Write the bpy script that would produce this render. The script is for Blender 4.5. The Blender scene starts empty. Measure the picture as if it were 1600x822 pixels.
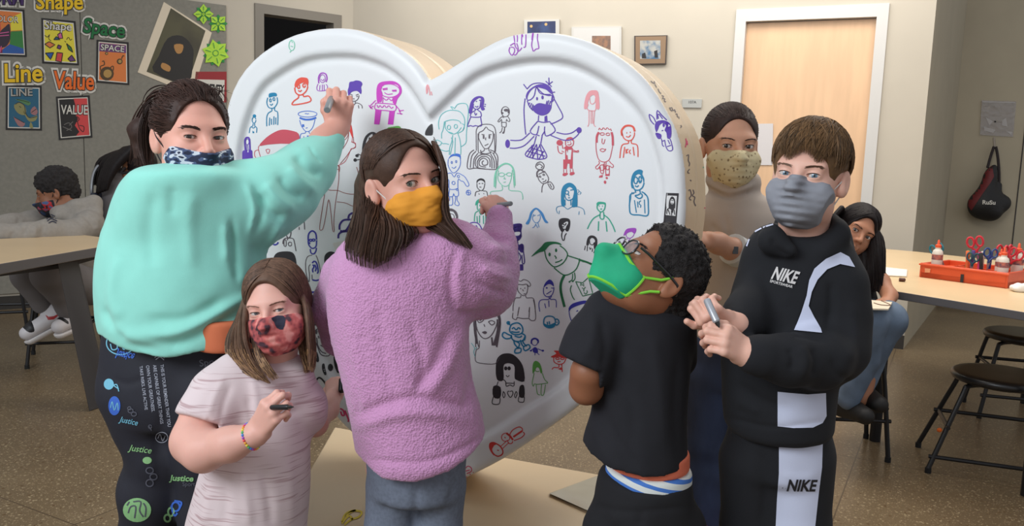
import bpy, bmesh, math, random
import numpy as np
from mathutils import Vector, Matrix
from mathutils.bvhtree import BVHTree
from mathutils.geometry import tessellate_polygon
random.seed(7); np.random.seed(7)
SC = bpy.context.scene
COL = SC.collection
# ---------------------------------------------------------------- camera
FPX = 1300.0; CH = 1.28
PITCH = math.radians(7.28); ROLL = math.radians(2.0)
_fw = np.array([0, math.cos(PITCH), -math.sin(PITCH)])
_r0 = np.array([1.0, 0, 0]); _u0 = np.array([0, math.sin(PITCH), math.cos(PITCH)])
_rc = math.cos(ROLL)*_r0 + math.sin(ROLL)*_u0
_uc = -math.sin(ROLL)*_r0 + math.cos(ROLL)*_u0
CAM = np.array([0, 0, CH])
cd = bpy.data.cameras.new('camera'); cam = bpy.data.objects.new('camera', cd); COL.objects.link(cam)
cd.sensor_width = 36.0; cd.lens = FPX*36.0/1600.0; cd.clip_start = 0.05
M = Matrix(((_rc[0], _uc[0], -_fw[0]), (_rc[1], _uc[1], -_fw[1]), (_rc[2], _uc[2], -_fw[2])))
cam.matrix_world = Matrix.Translation(CAM) @ M.to_4x4()
SC.camera = cam
SC.view_settings.view_transform = 'Standard'; SC.view_settings.look = 'None'
SC.view_settings.gamma = 1.0; SC.view_settings.use_curve_mapping = False
SC.view_settings.exposure = 0.35
# ---------------------------------------------------------------- world and lights
w = bpy.data.worlds.new('world'); SC.world = w; w.use_nodes = True
w.node_tree.nodes['Background'].inputs[0].default_value = (0.93, 0.95, 1.0, 1)
w.node_tree.nodes['Background'].inputs[1].default_value = 0.40
def area(name, loc, target, sx, sy, power, color):
    l = bpy.data.lights.new(name, 'AREA'); l.shape = 'RECTANGLE'; l.size = sx; l.size_y = sy
    l.energy = power; l.color = color
    o = bpy.data.objects.new(name, l); COL.objects.link(o); o.location = loc
    o.rotation_euler = (Vector(target)-Vector(loc)).to_track_quat('-Z', 'Y').to_euler()
    return o
area('window_light', (-2.7, -0.7, 3.0), (0.2, 2.3, 1.3), 2.4, 1.6, 112, (0.87, 0.94, 1.0))
area('ceiling_light', (1.5, 3.7, 3.1), (1.5, 3.9, 0), 3.0, 1.6, 58, (1.0, 0.93, 0.83))
area('ceiling_light', (0.5, 6.0, 3.1), (0.9, 7.0, 1.4), 4.6, 0.6, 44, (1.0, 0.96, 0.91))
# ---------------------------------------------------------------- pixel rays
def ray(x, y):
    d = _fw + ((x-800.0)/FPX)*_rc - ((y-411.0)/FPX)*_uc
    return d
def P(x, y, Y):
    d = ray(x, y); return CAM + d*(Y/d[1])
def GZ(x, y, z):
    d = ray(x, y); return CAM + d*((z-CH)/d[2])
def px2m(n, Y): return n*Y/FPX
def proj(p):
    q = np.asarray(p) - CAM
    f = q@_fw
    return 800+FPX*(q@_rc)/f, 411-FPX*(q@_uc)/f
class Plane:
    def __init__(s, p0, ang):   # vertical plane, ang = turn in degrees; tangent (cos, -sin)
        a = math.radians(ang); s.p0 = np.array(p0, float)
        s.t = np.array([math.cos(a), -math.sin(a), 0]); s.n = np.array([-math.sin(a), -math.cos(a), 0.0])
        s.up = np.array([0, 0, 1.0])
    def pt(s, x, y, off=0.0):
        d = ray(x, y); k = ((s.p0 + s.n*off - CAM)@s.n)/(d@s.n); return CAM + d*k
class HPlane:
    def __init__(s, z): s.z = z; s.n = np.array([0, 0, 1.0])
    def pt(s, x, y, off=0.0): return GZ(x, y, s.z+off)
# ---------------------------------------------------------------- materials
def lin(c):
    return tuple(((v/255.0)/12.92 if v/255.0 <= 0.04045 else ((v/255.0+0.055)/1.055)**2.4) for v in c)
_mats = {}
def mat(name, col, rough=0.6, var=0.0, vscale=8.0, bump=0.0, bscale=200.0, metal=0.0, col2=None, sheen=0.0, coat=0.0, spec=0.5, sss=0.0, alpha=1.0, trans=0.0, stretch=None, bdist=0.002):
    if name in _mats: return _mats[name]
    m = bpy.data.materials.new(name); m.use_nodes = True; nt = m.node_tree; b = nt.nodes['Principled BSDF']
    c = lin(col); b.inputs['Base Color'].default_value = (*c, 1); b.inputs['Roughness'].default_value = rough
    b.inputs['Metallic'].default_value = metal; b.inputs['Specular IOR Level'].default_value = spec
    if sheen: b.inputs['Sheen Weight'].default_value = sheen; b.inputs['Sheen Roughness'].default_value = 0.6
    if coat: b.inputs['Coat Weight'].default_value = coat; b.inputs['Coat Roughness'].default_value = 0.12
    if sss:
        b.inputs['Subsurface Weight'].default_value = sss; b.inputs['Subsurface Radius'].default_value = (1.0, 0.35, 0.2)
        b.inputs['Subsurface Scale'].default_value = 0.006
    if alpha < 1: b.inputs['Alpha'].default_value = alpha
    if trans: b.inputs['Transmission Weight'].default_value = trans
    tc = nt.nodes.new('ShaderNodeTexCoord'); mp = nt.nodes.new('ShaderNodeMapping')
    nt.links.new(tc.outputs['Object'], mp.inputs[0])
    if stretch: mp.inputs['Scale'].default_value = stretch
    n = nt.nodes.new('ShaderNodeTexNoise'); n.inputs['Scale'].default_value = vscale; n.inputs['Detail'].default_value = 4
    nt.links.new(mp.outputs[0], n.inputs['Vector'])
    if var or col2:
        r = nt.nodes.new('ShaderNodeValToRGB'); r.color_ramp.elements[0].position = 0.35; r.color_ramp.elements[1].position = 0.65
        ca = lin(col2) if col2 else tuple(max(0, v*(1-var)) for v in c)
        cb = c if col2 else tuple(min(1, v*(1+var)) for v in c)
        r.color_ramp.elements[0].color = (*ca, 1); r.color_ramp.elements[1].color = (*cb, 1)
        nt.links.new(n.outputs[0], r.inputs[0]); nt.links.new(r.outputs[0], b.inputs['Base Color'])
    if bump:
        n2 = nt.nodes.new('ShaderNodeTexNoise'); n2.inputs['Scale'].default_value = bscale; n2.inputs['Detail'].default_value = 3
        nt.links.new(mp.outputs[0], n2.inputs['Vector'])
        bp = nt.nodes.new('ShaderNodeBump'); bp.inputs['Strength'].default_value = bump; bp.inputs['Distance'].default_value = bdist
        nt.links.new(n2.outputs[0], bp.inputs['Height']); nt.links.new(bp.outputs[0], b.inputs['Normal'])
    _mats[name] = m
    return m
# ---------------------------------------------------------------- object helpers
def link(name, me, m=None, parent=None, smooth=True, auto=None):
    o = bpy.data.objects.new(name, me); COL.objects.link(o)
    if m is not None:
        for mm in (m if isinstance(m, (list, tuple)) else [m]): me.materials.append(mm)
    if smooth and len(me.polygons):
        me.polygons.foreach_set('use_smooth', np.ones(len(me.polygons), bool))
    if auto:
        me.set_sharp_from_angle(angle=math.radians(auto))
    if parent is not None:
        o.parent = parent; o.matrix_parent_inverse = parent.matrix_world.inverted() if parent.type != 'EMPTY' else Matrix.Translation(-Vector(parent.location))
    return o
def mesh_np(name, V, Fq, tri=False):
    me = bpy.data.meshes.new(name); V = np.asarray(V, np.float32); Fq = np.asarray(Fq, np.int32)
    me.vertices.add(len(V)); me.vertices.foreach_set('co', V.ravel())
    k = Fq.shape[1]; me.loops.add(Fq.size); me.loops.foreach_set('vertex_index', Fq.ravel())
    me.polygons.add(len(Fq)); me.polygons.foreach_set('loop_start', np.arange(0, Fq.size, k, dtype=np.int32))
    me.polygons.foreach_set('loop_total', np.full(len(Fq), k, np.int32))
    me.update(calc_edges=True); me.validate(); return me
def mesh_py(name, V, F):
    me = bpy.data.meshes.new(name); me.from_pydata([tuple(map(float, v)) for v in V], [], F); me.update(); return me
def thing(name, label, cat, loc=(0, 0, 0), group=None):
    o = bpy.data.objects.new(name, None); o.empty_display_size = 0.05; COL.objects.link(o); o.location = tuple(map(float, loc))
    o['label'] = label; o['category'] = cat
    if group: o['group'] = group
    return o
def tag(o, label, cat, group=None):
    o['label'] = label; o['category'] = cat
    if group: o['group'] = group
    return o
def struct(o): o['kind'] = 'structure'; return o
class MB:
    def __init__(s): s.V = []; s.F = []; s.mi = []
    def add(s, V, F, mi=0):
        b = len(s.V); s.V += [np.asarray(v, float) for v in V]; s.F += [tuple(b+i for i in f) for f in F]; s.mi += [mi]*len(F)
    def box(s, c, size, rz=0.0, mi=0, R=None):
        c = np.asarray(c, float); h = np.asarray(size, float)/2
        if R is None:
            R = np.array([[math.cos(rz), -math.sin(rz), 0], [math.sin(rz), math.cos(rz), 0], [0, 0, 1]])
        V = [c + R@(h*np.array(k)) for k in ((-1,-1,-1),(1,-1,-1),(1,1,-1),(-1,1,-1),(-1,-1,1),(1,-1,1),(1,1,1),(-1,1,1))]
        s.add(V, [(0,3,2,1),(4,5,6,7),(0,1,5,4),(1,2,6,5),(2,3,7,6),(3,0,4,7)], mi)
    def prism(s, A, B, mi=0):   # two matching loops
        n = len(A); F = [tuple(range(n))[::-1], tuple(range(n, 2*n))] + [(i, (i+1) % n, n+(i+1) % n, n+i) for i in range(n)]
        s.add(list(A)+list(B), F, mi)
    def tube(s, pts, r, n=8, closed=False, mi=0, cap=True):
        pts = [np.asarray(p, float) for p in pts]; m = len(pts)
        rr = r if hasattr(r, '__len__') else [r]*m
        rings = []; T0 = None
        for i in range(m):
            if closed: t = pts[(i+1) % m]-pts[i-1]
            else: t = pts[min(i+1, m-1)]-pts[max(i-1, 0)]
            t = t/(np.linalg.norm(t)+1e-12)
            if T0 is None:
                a = np.array([0, 0, 1.0]) if abs(t[2]) < 0.9 else np.array([1.0, 0, 0])
                u = np.cross(t, a); u /= np.linalg.norm(u)
            else:
                u = u - t*(u@t); u /= (np.linalg.norm(u)+1e-12)
            T0 = t; v = np.cross(t, u)
            rings.append([pts[i] + rr[i]*(math.cos(q)*u + math.sin(q)*v) for q in np.arange(n)*2*math.pi/n])
        V = [p for g in rings for p in g]; F = []
        for i in range(m if closed else m-1):
            j = (i+1) % m
            for k in range(n): F.append((i*n+k, i*n+(k+1) % n, j*n+(k+1) % n, j*n+k))
        if cap and not closed: F += [tuple(range(n))[::-1], tuple((m-1)*n+k for k in range(n))]
        s.add(V, F, mi)
    def lathe(s, c, prof, n=24, axis=None, mi=0):
        c = np.asarray(c, float); ax = np.array([0, 0, 1.0]) if axis is None else np.asarray(axis, float)/np.linalg.norm(axis)
        a = np.array([1.0, 0, 0]) if abs(ax[0]) < 0.9 else np.array([0, 1.0, 0])
        u = np.cross(ax, a); u /= np.linalg.norm(u); v = np.cross(ax, u)
        V = [c + ax*h + r*(math.cos(q)*u+math.sin(q)*v) for (r, h) in prof for q in np.arange(n)*2*math.pi/n]
        m = len(prof); F = [(i*n+k, i*n+(k+1) % n, (i+1)*n+(k+1) % n, (i+1)*n+k) for i in range(m-1) for k in range(n)]
        F += [tuple(range(n))[::-1], tuple((m-1)*n+k for k in range(n))]
        s.add(V, F, mi)
    def ball(s, c, r, n=10, mi=0, R=None):
        c = np.asarray(c, float); r = np.asarray(r if hasattr(r, '__len__') else (r, r, r), float)
        V = []; F = []; m = n//2+1
        for i in range(1, m):
            th = math.pi*i/m
            for k in range(n):
                q = 2*math.pi*k/n; p = np.array([math.sin(th)*math.cos(q), math.sin(th)*math.sin(q), math.cos(th)])*r
                V.append(c+(R@p if R is not None else p))
        for i in range(m-2):
            for k in range(n): F.append((i*n+k, (i+1)*n+k, (i+1)*n+(k+1) % n, i*n+(k+1) % n))
        top = len(V); V.append(c+(R@np.array([0, 0, r[2]]) if R is not None else np.array([0, 0, r[2]]))); bot = len(V)
        V.append(c-(R@np.array([0, 0, r[2]]) if R is not None else np.array([0, 0, r[2]])))
        for k in range(n): F.append((top, k, (k+1) % n)); F.append((bot, (m-2)*n+(k+1) % n, (m-2)*n+k))
        s.add(V, F, mi)
    def build(s, name, m, parent=None, smooth=True, auto=35, bevel=0.0):
        me = mesh_py(name, s.V, s.F); me.polygons.foreach_set('material_index', s.mi)
        o = link(name, me, m, parent, smooth, auto if smooth else None)
        if bevel:
            md = o.modifiers.new('bevel', 'BEVEL'); md.width = bevel; md.segments = 2; md.limit_method = 'ANGLE'
        return o
def cr(pts, n=6, closed=False):   # catmull-rom through points
    pts = [np.asarray(p, float) for p in pts]; m = len(pts)
    if m < 3: return [pts[0] + (pts[-1]-pts[0])*t for t in np.linspace(0, 1, n+1)]
    out = []
    for i in range(m if closed else m-1):
        if closed: a, b, c, d = pts[i-1], pts[i], pts[(i+1) % m], pts[(i+2) % m]
        else: a, b, c, d = pts[max(i-1, 0)], pts[i], pts[i+1], pts[min(i+2, m-1)]
        for t in np.arange(n)/n:
            out.append(0.5*((2*b)+(c-a)*t+(2*a-5*b+4*c-d)*t*t+(3*b-a-3*c+d)*t**3))
    if not closed: out.append(pts[-1])
    return out
def pxprism(plane, poly, o0, o1, name, m, parent=None, bevel=0.0):
    mb = MB(); mb.prism([plane.pt(x, y, o0) for x, y in poly], [plane.pt(x, y, o1) for x, y in poly])
    o = mb.build(name, m, parent, True, 30, bevel); fixn(o.data); return o
def fixn(me):
    bm = bmesh.new(); bm.from_mesh(me); bmesh.ops.recalc_face_normals(bm, faces=bm.faces); bm.to_mesh(me); bm.free()
# ---------------------------------------------------------------- implicit surfaces
def fr(v): return np.asarray(v, np.float32)
_rng = np.random.RandomState(3); _NL = _rng.rand(32, 32, 32).astype(np.float32)
def vnoise(p):   # smooth value noise, p (N,3) -> -1..1
    i = np.floor(p).astype(np.int64); f = (p-i).astype(np.float32); f = f*f*(3-2*f)
    x0, y0, z0 = (i[:, k] & 31 for k in range(3)); x1, y1, z1 = (x0+1) & 31, (y0+1) & 31, (z0+1) & 31
    fx, fy, fz = f[:, 0], f[:, 1], f[:, 2]; L = _NL
    a = L[x0, y0, z0]*(1-fx)+L[x1, y0, z0]*fx; b = L[x0, y1, z0]*(1-fx)+L[x1, y1, z0]*fx
    c = L[x0, y0, z1]*(1-fx)+L[x1, y0, z1]*fx; d = L[x0, y1, z1]*(1-fx)+L[x1, y1, z1]*fx
    return ((a*(1-fy)+b*fy)*(1-fz)+(c*(1-fy)+d*fy)*fz)*2-1
def rot(yaw=0, pitch=0, roll=0):   # degrees. yaw>0 turns the face (-y) to the viewer's right; pitch>0 looks up; roll>0 tips the crown to the viewer's right
    a, b, c = (math.radians(v) for v in (yaw, pitch, roll))
    Rz = np.array([[math.cos(a), -math.sin(a), 0], [math.sin(a), math.cos(a), 0], [0, 0, 1]])
    Rx = np.array([[1, 0, 0], [0, math.cos(-b), -math.sin(-b)], [0, math.sin(-b), math.cos(-b)]])
    Ry = np.array([[math.cos(c), 0, math.sin(c)], [0, 1, 0], [-math.sin(c), 0, math.cos(c)]])
    return Ry@Rz@Rx
class Sdf:
    def __init__(s): s.ops = []
    def _bb(s, pts, r): pts = np.asarray(pts, float); return pts.min(0)-r, pts.max(0)+r
    def cone(s, a, b, ra, rb, k=0.01, op='u', flat=None):
        a = np.asarray(a, float); b = np.asarray(b, float)
        R = max(ra, rb)
        def f(X):
            ba = fr(b-a); l2 = float(ba@ba); pa = X-fr(a)
            if l2 < 1e-10: return np.linalg.norm(pa, axis=1)-R
            h = np.clip((pa@ba)/l2, 0, 1); d = pa-h[:, None]*ba
            return np.sqrt((d*d).sum(1))-(ra+(rb-ra)*h)
        s.ops.append((op, k, f, s._bb([a, b], R+k+0.015))); return s
    def chain(s, pts, rs, k=0.01, n=1):
        if n > 1 and len(pts) > 2:
            pts = cr(pts, n); rs = np.interp(np.linspace(0, len(rs)-1, len(pts)), range(len(rs)), rs)
        for i in range(len(pts)-1): s.cone(pts[i], pts[i+1], rs[i], rs[i+1], k)
        return s
    def ell(s, c, r, R=None, k=0.01, op='u'):
        c = np.asarray(c, float); r = np.asarray(r, float); Rm = np.eye(3) if R is None else R
        def f(X):
            q = (X-fr(c))@fr(Rm); k0 = np.sqrt(((q/fr(r))**2).sum(1)); k1 = np.sqrt(((q/fr(r*r))**2).sum(1))
            return k0*(k0-1)/(k1+1e-9)
        s.ops.append((op, k, f, s._bb([c], r.max()+k+0.015))); return s
    def fn(s, f, lo, hi, k=0.0, op='u'):
        s.ops.append((op, k, f, (np.asarray(lo, float), np.asarray(hi, float)))); return s
    def loft(s, secs, k=0.01, yaw=0.0, round_=0.01, op='u', e=2.0):
        # secs: (px, py, Y, halfwidth_px, halfdepth_m) top to bottom
        C = np.array([P(a, b, c) for a, b, c, _, _ in secs]); A = np.array([px2m(w_, Y) for _, _, Y, w_, _ in secs]); B = np.array([q[4] for q in secs], float)
        return s.loftw(C, A, B, k, yaw, round_, op, e)
    def loftw(s, C, A, B, k=0.01, yaw=0.0, round_=0.01, op='u', e=2.0):
        C = np.asarray(C, float); A = np.asarray(A, float); B = np.asarray(B, float)
        D = np.array(cr([np.r_[c, a, b] for c, a, b in zip(C, A, B)], 5)); o = np.argsort(D[:, 2]); D = D[o]
        ca, sa = math.cos(math.radians(yaw)), math.sin(math.radians(yaw))
        def f(X):
            z = X[:, 2]; zz = D[:, 2]
            cx, cy, a, b = (np.interp(z, zz, D[:, i]) for i in (0, 1, 3, 4))
            a = np.maximum(a-round_, 0.003); b = np.maximum(b-round_, 0.003)
            dx = X[:, 0]-cx; dy = X[:, 1]-cy; u = ca*dx+sa*dy; v = -sa*dx+ca*dy
            if e == 2.0: k0 = np.sqrt((u/a)**2+(v/b)**2)
            else: k0 = (np.abs(u/a)**e+np.abs(v/b)**e)**(1/e)
            k1 = np.sqrt((u/(a*a))**2+(v/(b*b))**2)
            ds = k0*(k0-1)/(k1+1e-6)
            dz = np.maximum(z-(zz[-1]-round_), (zz[0]+round_)-z)
            return np.sqrt(np.maximum(ds, 0)**2+np.maximum(dz, 0)**2)+np.minimum(np.maximum(ds, dz), 0)-round_
        R = max(A.max(), B.max())+0.02
        s.ops.append((op, k, f, (C.min(0)-R, C.max(0)+R))); return s
    def bounds(s):
        lo = np.min([o[3][0] for o in s.ops if o[0] == 'u'], axis=0); hi = np.max([o[3][1] for o in s.ops if o[0] == 'u'], axis=0); return lo, hi
    def mesh(s, h, lo=None, hi=None, frame=None, disp=None):
        l, u = s.bounds()
        if lo is not None: l = np.maximum(l, lo)
        if hi is not None: u = np.minimum(u, hi)
        l = l-2*h; n = np.ceil((u-l)/h).astype(int)+3
        D = np.full(tuple(n), 1.0, np.float32)
        ax = [(l[i]+np.arange(n[i])*h).astype(np.float32) for i in range(3)]
        for op, k, f, (bl, bh) in s.ops:
            i0 = np.clip(np.floor((bl-l)/h).astype(int), 0, n); i1 = np.clip(np.ceil((bh-l)/h).astype(int)+1, 0, n)
            if np.any(i1 <= i0): continue
            sl = tuple(slice(i0[i], i1[i]) for i in range(3))
            G = np.stack(np.meshgrid(ax[0][sl[0]], ax[1][sl[1]], ax[2][sl[2]], indexing='ij'), -1).reshape(-1, 3)
            d = f(G).astype(np.float32).reshape([i1[i]-i0[i] for i in range(3)]); C = D[sl]
            if op == 'u':
                if k > 0:
                    hh = np.maximum(k-np.abs(C-d), 0)/k; D[sl] = np.minimum(C, d)-hh*hh*k*0.25
                else: D[sl] = np.minimum(C, d)
            elif op == 's':
                if k > 0:
                    d = -d; hh = np.maximum(k-np.abs(C-d), 0)/k; D[sl] = np.maximum(C, d)+hh*hh*k*0.25
                else: D[sl] = np.maximum(C, -d)
            elif op == 'i': D[sl] = np.maximum(C, d)
            elif op == 'a': D[sl] = C+d*(np.abs(C) < 0.05)
        D[0] = D[-1] = 1; D[:, 0] = D[:, -1] = 1; D[:, :, 0] = D[:, :, -1] = 1
        return snet(D, l, h)
def snet(D, org, h):
    S = D < 0; nx, ny, nz = D.shape
    cnt = np.zeros((nx-1, ny-1, nz-1), np.int8)
    offs = [(i, j, k) for i in (0, 1) for j in (0, 1) for k in (0, 1)]
    for i, j, k in offs: cnt += S[i:nx-1+i, j:ny-1+j, k:nz-1+k]
    act = (cnt > 0) & (cnt < 8); I = np.argwhere(act)
    idx = np.full(act.shape, -1, np.int32); idx[act] = np.arange(len(I))
    vals = {o: D[I[:, 0]+o[0], I[:, 1]+o[1], I[:, 2]+o[2]] for o in offs}
    acc = np.zeros((len(I), 3)); c = np.zeros(len(I))
    for o in offs:
        for a in range(3):
            if o[a] == 0:
                q = list(o); q[a] = 1; q = tuple(q); d0 = vals[o]; d1 = vals[q]; m = (d0 < 0) != (d1 < 0)
                t = np.where(m, d0/np.where(m, d0-d1, 1), 0); pt = np.tile(np.array(o, float), (len(I), 1)); pt[:, a] += t
                acc += pt*m[:, None]; c += m
    V = org + (I + acc/np.maximum(c, 1)[:, None])*h
    Fs = []
    for a in range(3):
        b, e = (a+1) % 3, (a+2) % 3
        sl0 = [slice(1, -1)]*3; sl0[a] = slice(0, -1); sl1 = list(sl0); sl1[a] = slice(1, None)
        A = S[tuple(sl0)]; B = S[tuple(sl1)]
        E = np.argwhere(A != B); 
        if not len(E): continue
        ins = A[tuple(E.T)]; E = E.copy(); E[:, b] += 1; E[:, e] += 1
        def g(db, de):
            q = E.copy(); q[:, b] += db; q[:, e] += de; return idx[tuple(q.T)]
        Q = np.stack([g(-1, -1), g(0, -1), g(0, 0), g(-1, 0)], 1)
        Q[~ins] = Q[~ins][:, ::-1]; Fs.append(Q)
    return V, np.concatenate(Fs)
def vnormals(V, F):
    e1 = V[F[:, 2]]-V[F[:, 0]]; e2 = V[F[:, 3]]-V[F[:, 1]]; n = np.cross(e1, e2); N = np.zeros_like(V)
    for k in range(4): np.add.at(N, F[:, k], n)
    return N/(np.linalg.norm(N, axis=1)[:, None]+1e-12)
def lapl(V, F, it=1, lam=0.5):
    for _ in range(it):
        A = np.zeros_like(V); c = np.zeros(len(V))
        for k in range(4):
            np.add.at(A, F[:, k], V[F[:, (k+1) % 4]]); np.add.at(A, F[:, (k+1) % 4], V[F[:, k]])
            np.add.at(c, F[:, k], 1); np.add.at(c, F[:, (k+1) % 4], 1)
        V = V+lam*(A/np.maximum(c, 1)[:, None]-V)
    return V
def folds(V, F, specs, front=True):
    """specs: (amp_mm, width_px, [(x,y)...]): a ridge (or valley) of cloth along a line; real displacement of the cloth"""
    N = vnormals(V, F); q = V-CAM; f = q@_fw; X = 800+FPX*(q@_rc)/f; Y = 411-FPX*(q@_uc)/f
    vis = np.clip(-(N*q).sum(1)/np.linalg.norm(q, axis=1)*3+0.3, 0, 1) if front else 1.0
    D = np.zeros(len(V))
    for amp, wd, pl in specs:
        pl = np.array(cr(pl, 4)) if len(pl) > 2 else np.array(pl, float); best = np.full(len(V), 1e9); tt = np.zeros(len(V)); L = len(pl)-1
        for i in range(L):
            a = pl[i]; b = pl[i+1]; ab = b-a; l2 = ab@ab+1e-9
            t = np.clip(((X-a[0])*ab[0]+(Y-a[1])*ab[1])/l2, 0, 1); d = np.hypot(X-a[0]-t*ab[0], Y-a[1]-t*ab[1])
            m = d < best; best = np.where(m, d, best); tt = np.where(m, (i+t)/L, tt)
        fade = np.clip(np.minimum(tt, 1-tt)*4+0.25, 0, 1)
        u = best/wd; D += amp*0.001*fade*np.exp(-u*u)
    return V+N*(D*vis)[:, None]
def noise_disp(V, F, specs):
    """specs: (amp_m, freq xyz, warp)"""
    N = vnormals(V, F); D = np.zeros(len(V))
    for amp, fx, seed in specs: D += amp*vnoise(V*np.asarray(fx)+seed)
    return V+N*D[:, None]
def obj_sdf(name, V, F, m, parent=None):
    return link(name, mesh_np(name, V, F), m, parent)
def bvh_of(objs):
    V = []; T = []
    for o in (objs if isinstance(objs, (list, tuple)) else [objs]):
        b = len(V); V += [o.matrix_world @ v.co if False else v.co.copy() for v in o.data.vertices]; T += [tuple(b+i for i in p.vertices) for p in o.data.polygons]
    return BVHTree.FromPolygons(V, T)
def cast(bvh, x, y, off=0.001):
    d = Vector(ray(x, y)).normalized(); h = bvh.ray_cast(Vector(CAM), d)
    if h[0] is None: return None
    n = h[1]
    if n.dot(d) > 0: n = -n
    return np.array(h[0]+n*off*0.6-d*off*0.4)
def cut_grid(bm, step):
    xs = [v.co.x for v in bm.verts]; ys = [v.co.y for v in bm.verts]
    for ax, vals in ((0, xs), (1, ys)):
        a = math.floor(min(vals)/step)*step+step
        while a < max(vals):
            no = Vector((1, 0, 0)) if ax == 0 else Vector((0, 1, 0)); co = Vector((a, 0, 0)) if ax == 0 else Vector((0, a, 0))
            bmesh.ops.bisect_plane(bm, geom=bm.verts[:]+bm.edges[:]+bm.faces[:], plane_co=co, plane_no=no, dist=1e-4); a += step
def place2d(bm, surf, off, mb, mi=0, maxe=None):
    bm.verts.ensure_lookup_table(); pts = []
    for v in bm.verts:
        pts.append(surf(v.co.x, v.co.y, off))
    idm = {}; V = []; F = []
    for f in bm.faces:
        vs = [v.index for v in f.verts]
        if any(pts[i] is None for i in vs): continue
        if maxe:
            c = [pts[i] for i in vs]
            if max(np.linalg.norm(c[i]-c[i-1]) for i in range(len(c))) > maxe: continue
        for i in vs:
            if i not in idm: idm[i] = len(V); V.append(pts[i])
        F.append(tuple(idm[i] for i in vs))
    if F:
        # orient toward camera
        FF = []
        for f in F:
            a, b, c = (V[f[k]] for k in range(3)); n = np.cross(b-a, c-a)
            FF.append(f if n@(CAM-a) > 0 else f[::-1])
        mb.add(V, FF, mi)
def fill_poly(mb, surf, poly, off=0.001, step=6, mi=0, smooth=0, maxe=None):
    if smooth: poly = cr([np.array(p, float) for p in poly], smooth, closed=True)
    poly = [Vector((float(p[0]), float(p[1]), 0)) for p in poly]
    bm = bmesh.new(); vs = [bm.verts.new(p) for p in poly]
    for t in tessellate_polygon([poly]):
        try: bm.faces.new([vs[i] for i in t])
        except ValueError: pass
    if step: cut_grid(bm, step)
    bm.verts.index_update(); place2d(bm, surf, off, mb, mi, maxe); bm.free()
def stroke(mb, surf, pts, wpx=1.0, off=0.001, step=4.0, mi=0, smooth=4, closed=False, maxe=0.05):
    pts = [np.array(p, float) for p in pts]
    if len(pts) > 2 and smooth: pts = cr(pts, smooth, closed)
    if closed: pts = pts+[pts[0]]
    # resample
    out = [pts[0]]
    for p in pts[1:]:
        d = np.linalg.norm(p-out[-1])
        if d < step*0.35: continue
        n = max(1, int(d/step+0.5)); a = out[-1]
        for i in range(1, n+1): out.append(a+(p-a)*i/n)
    if len(out) < 2: return
    pr = []
    for i, p in enumerate(out):
        t = out[min(i+1, len(out)-1)]-out[max(i-1, 0)]; t = t/(np.linalg.norm(t)+1e-9); nn = np.array([-t[1], t[0]])*wpx/2
        a, b = p+nn, p-nn; pr.append((surf(a[0], a[1], off), surf(b[0], b[1], off)))
    V = []; F = []
    for i in range(len(pr)-1):
        q = (*pr[i], *pr[i+1])
        if any(v is None for v in q): continue
        if maxe and np.linalg.norm(q[0]-q[2]) > maxe: continue
        k = len(V); V += list(q); f = (k, k+1, k+3, k+2); n = np.cross(q[1]-q[0], q[3]-q[0])
        F.append(f if n@(CAM-q[0]) > 0 else f[::-1])
    if F: mb.add(V, F, mi)
_txt = {}
def text2d(s, offset=0.0):
    key = (s, offset)
    if key not in _txt:
        cu = bpy.data.curves.new('t', 'FONT'); cu.body = s; cu.offset = offset; cu.resolution_u = 3; o = bpy.data.objects.new('t', cu); COL.objects.link(o)
        bpy.context.view_layer.update(); dg = bpy.context.evaluated_depsgraph_get(); me = bpy.data.meshes.new_from_object(o.evaluated_get(dg))
        V = [(v.co.x, v.co.y) for v in me.vertices]; F = [tuple(p.vertices) for p in me.polygons]
        bpy.data.objects.remove(o); bpy.data.curves.remove(cu); bpy.data.meshes.remove(me); _txt[key] = (V, F)
    return _txt[key]
def text_on(mb, surf, s, x, y, w, h, ang=0.0, off=0.001, step=8, mi=0, bold=0.0, shear=0.0, maxe=None, wfit=True):
    """text with its baseline-left corner at pixel (x,y), w wide and h tall (cap height)"""
    V, F = text2d(s, bold)
    if not V: return
    xs = [v[0] for v in V]; x0, x1 = min(xs), max(xs); sx = w/(x1-x0); sy = h/0.69
    a = math.radians(ang); c, d = math.cos(a), math.sin(a); bm = bmesh.new(); vs = []
    for u, v in V:
        v2 = v*sy; u2 = (u-x0)*sx+shear*v2; vs.append(bm.verts.new((x+u2*c-(-v2)*d, y+u2*d+(-v2)*c, 0)))
    for f in F:
        try: bm.faces.new([vs[i] for i in f])
        except ValueError: pass
    if step: cut_grid(bm, step)
    bm.verts.index_update(); place2d(bm, surf, off, mb, mi, maxe); bm.free()
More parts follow.
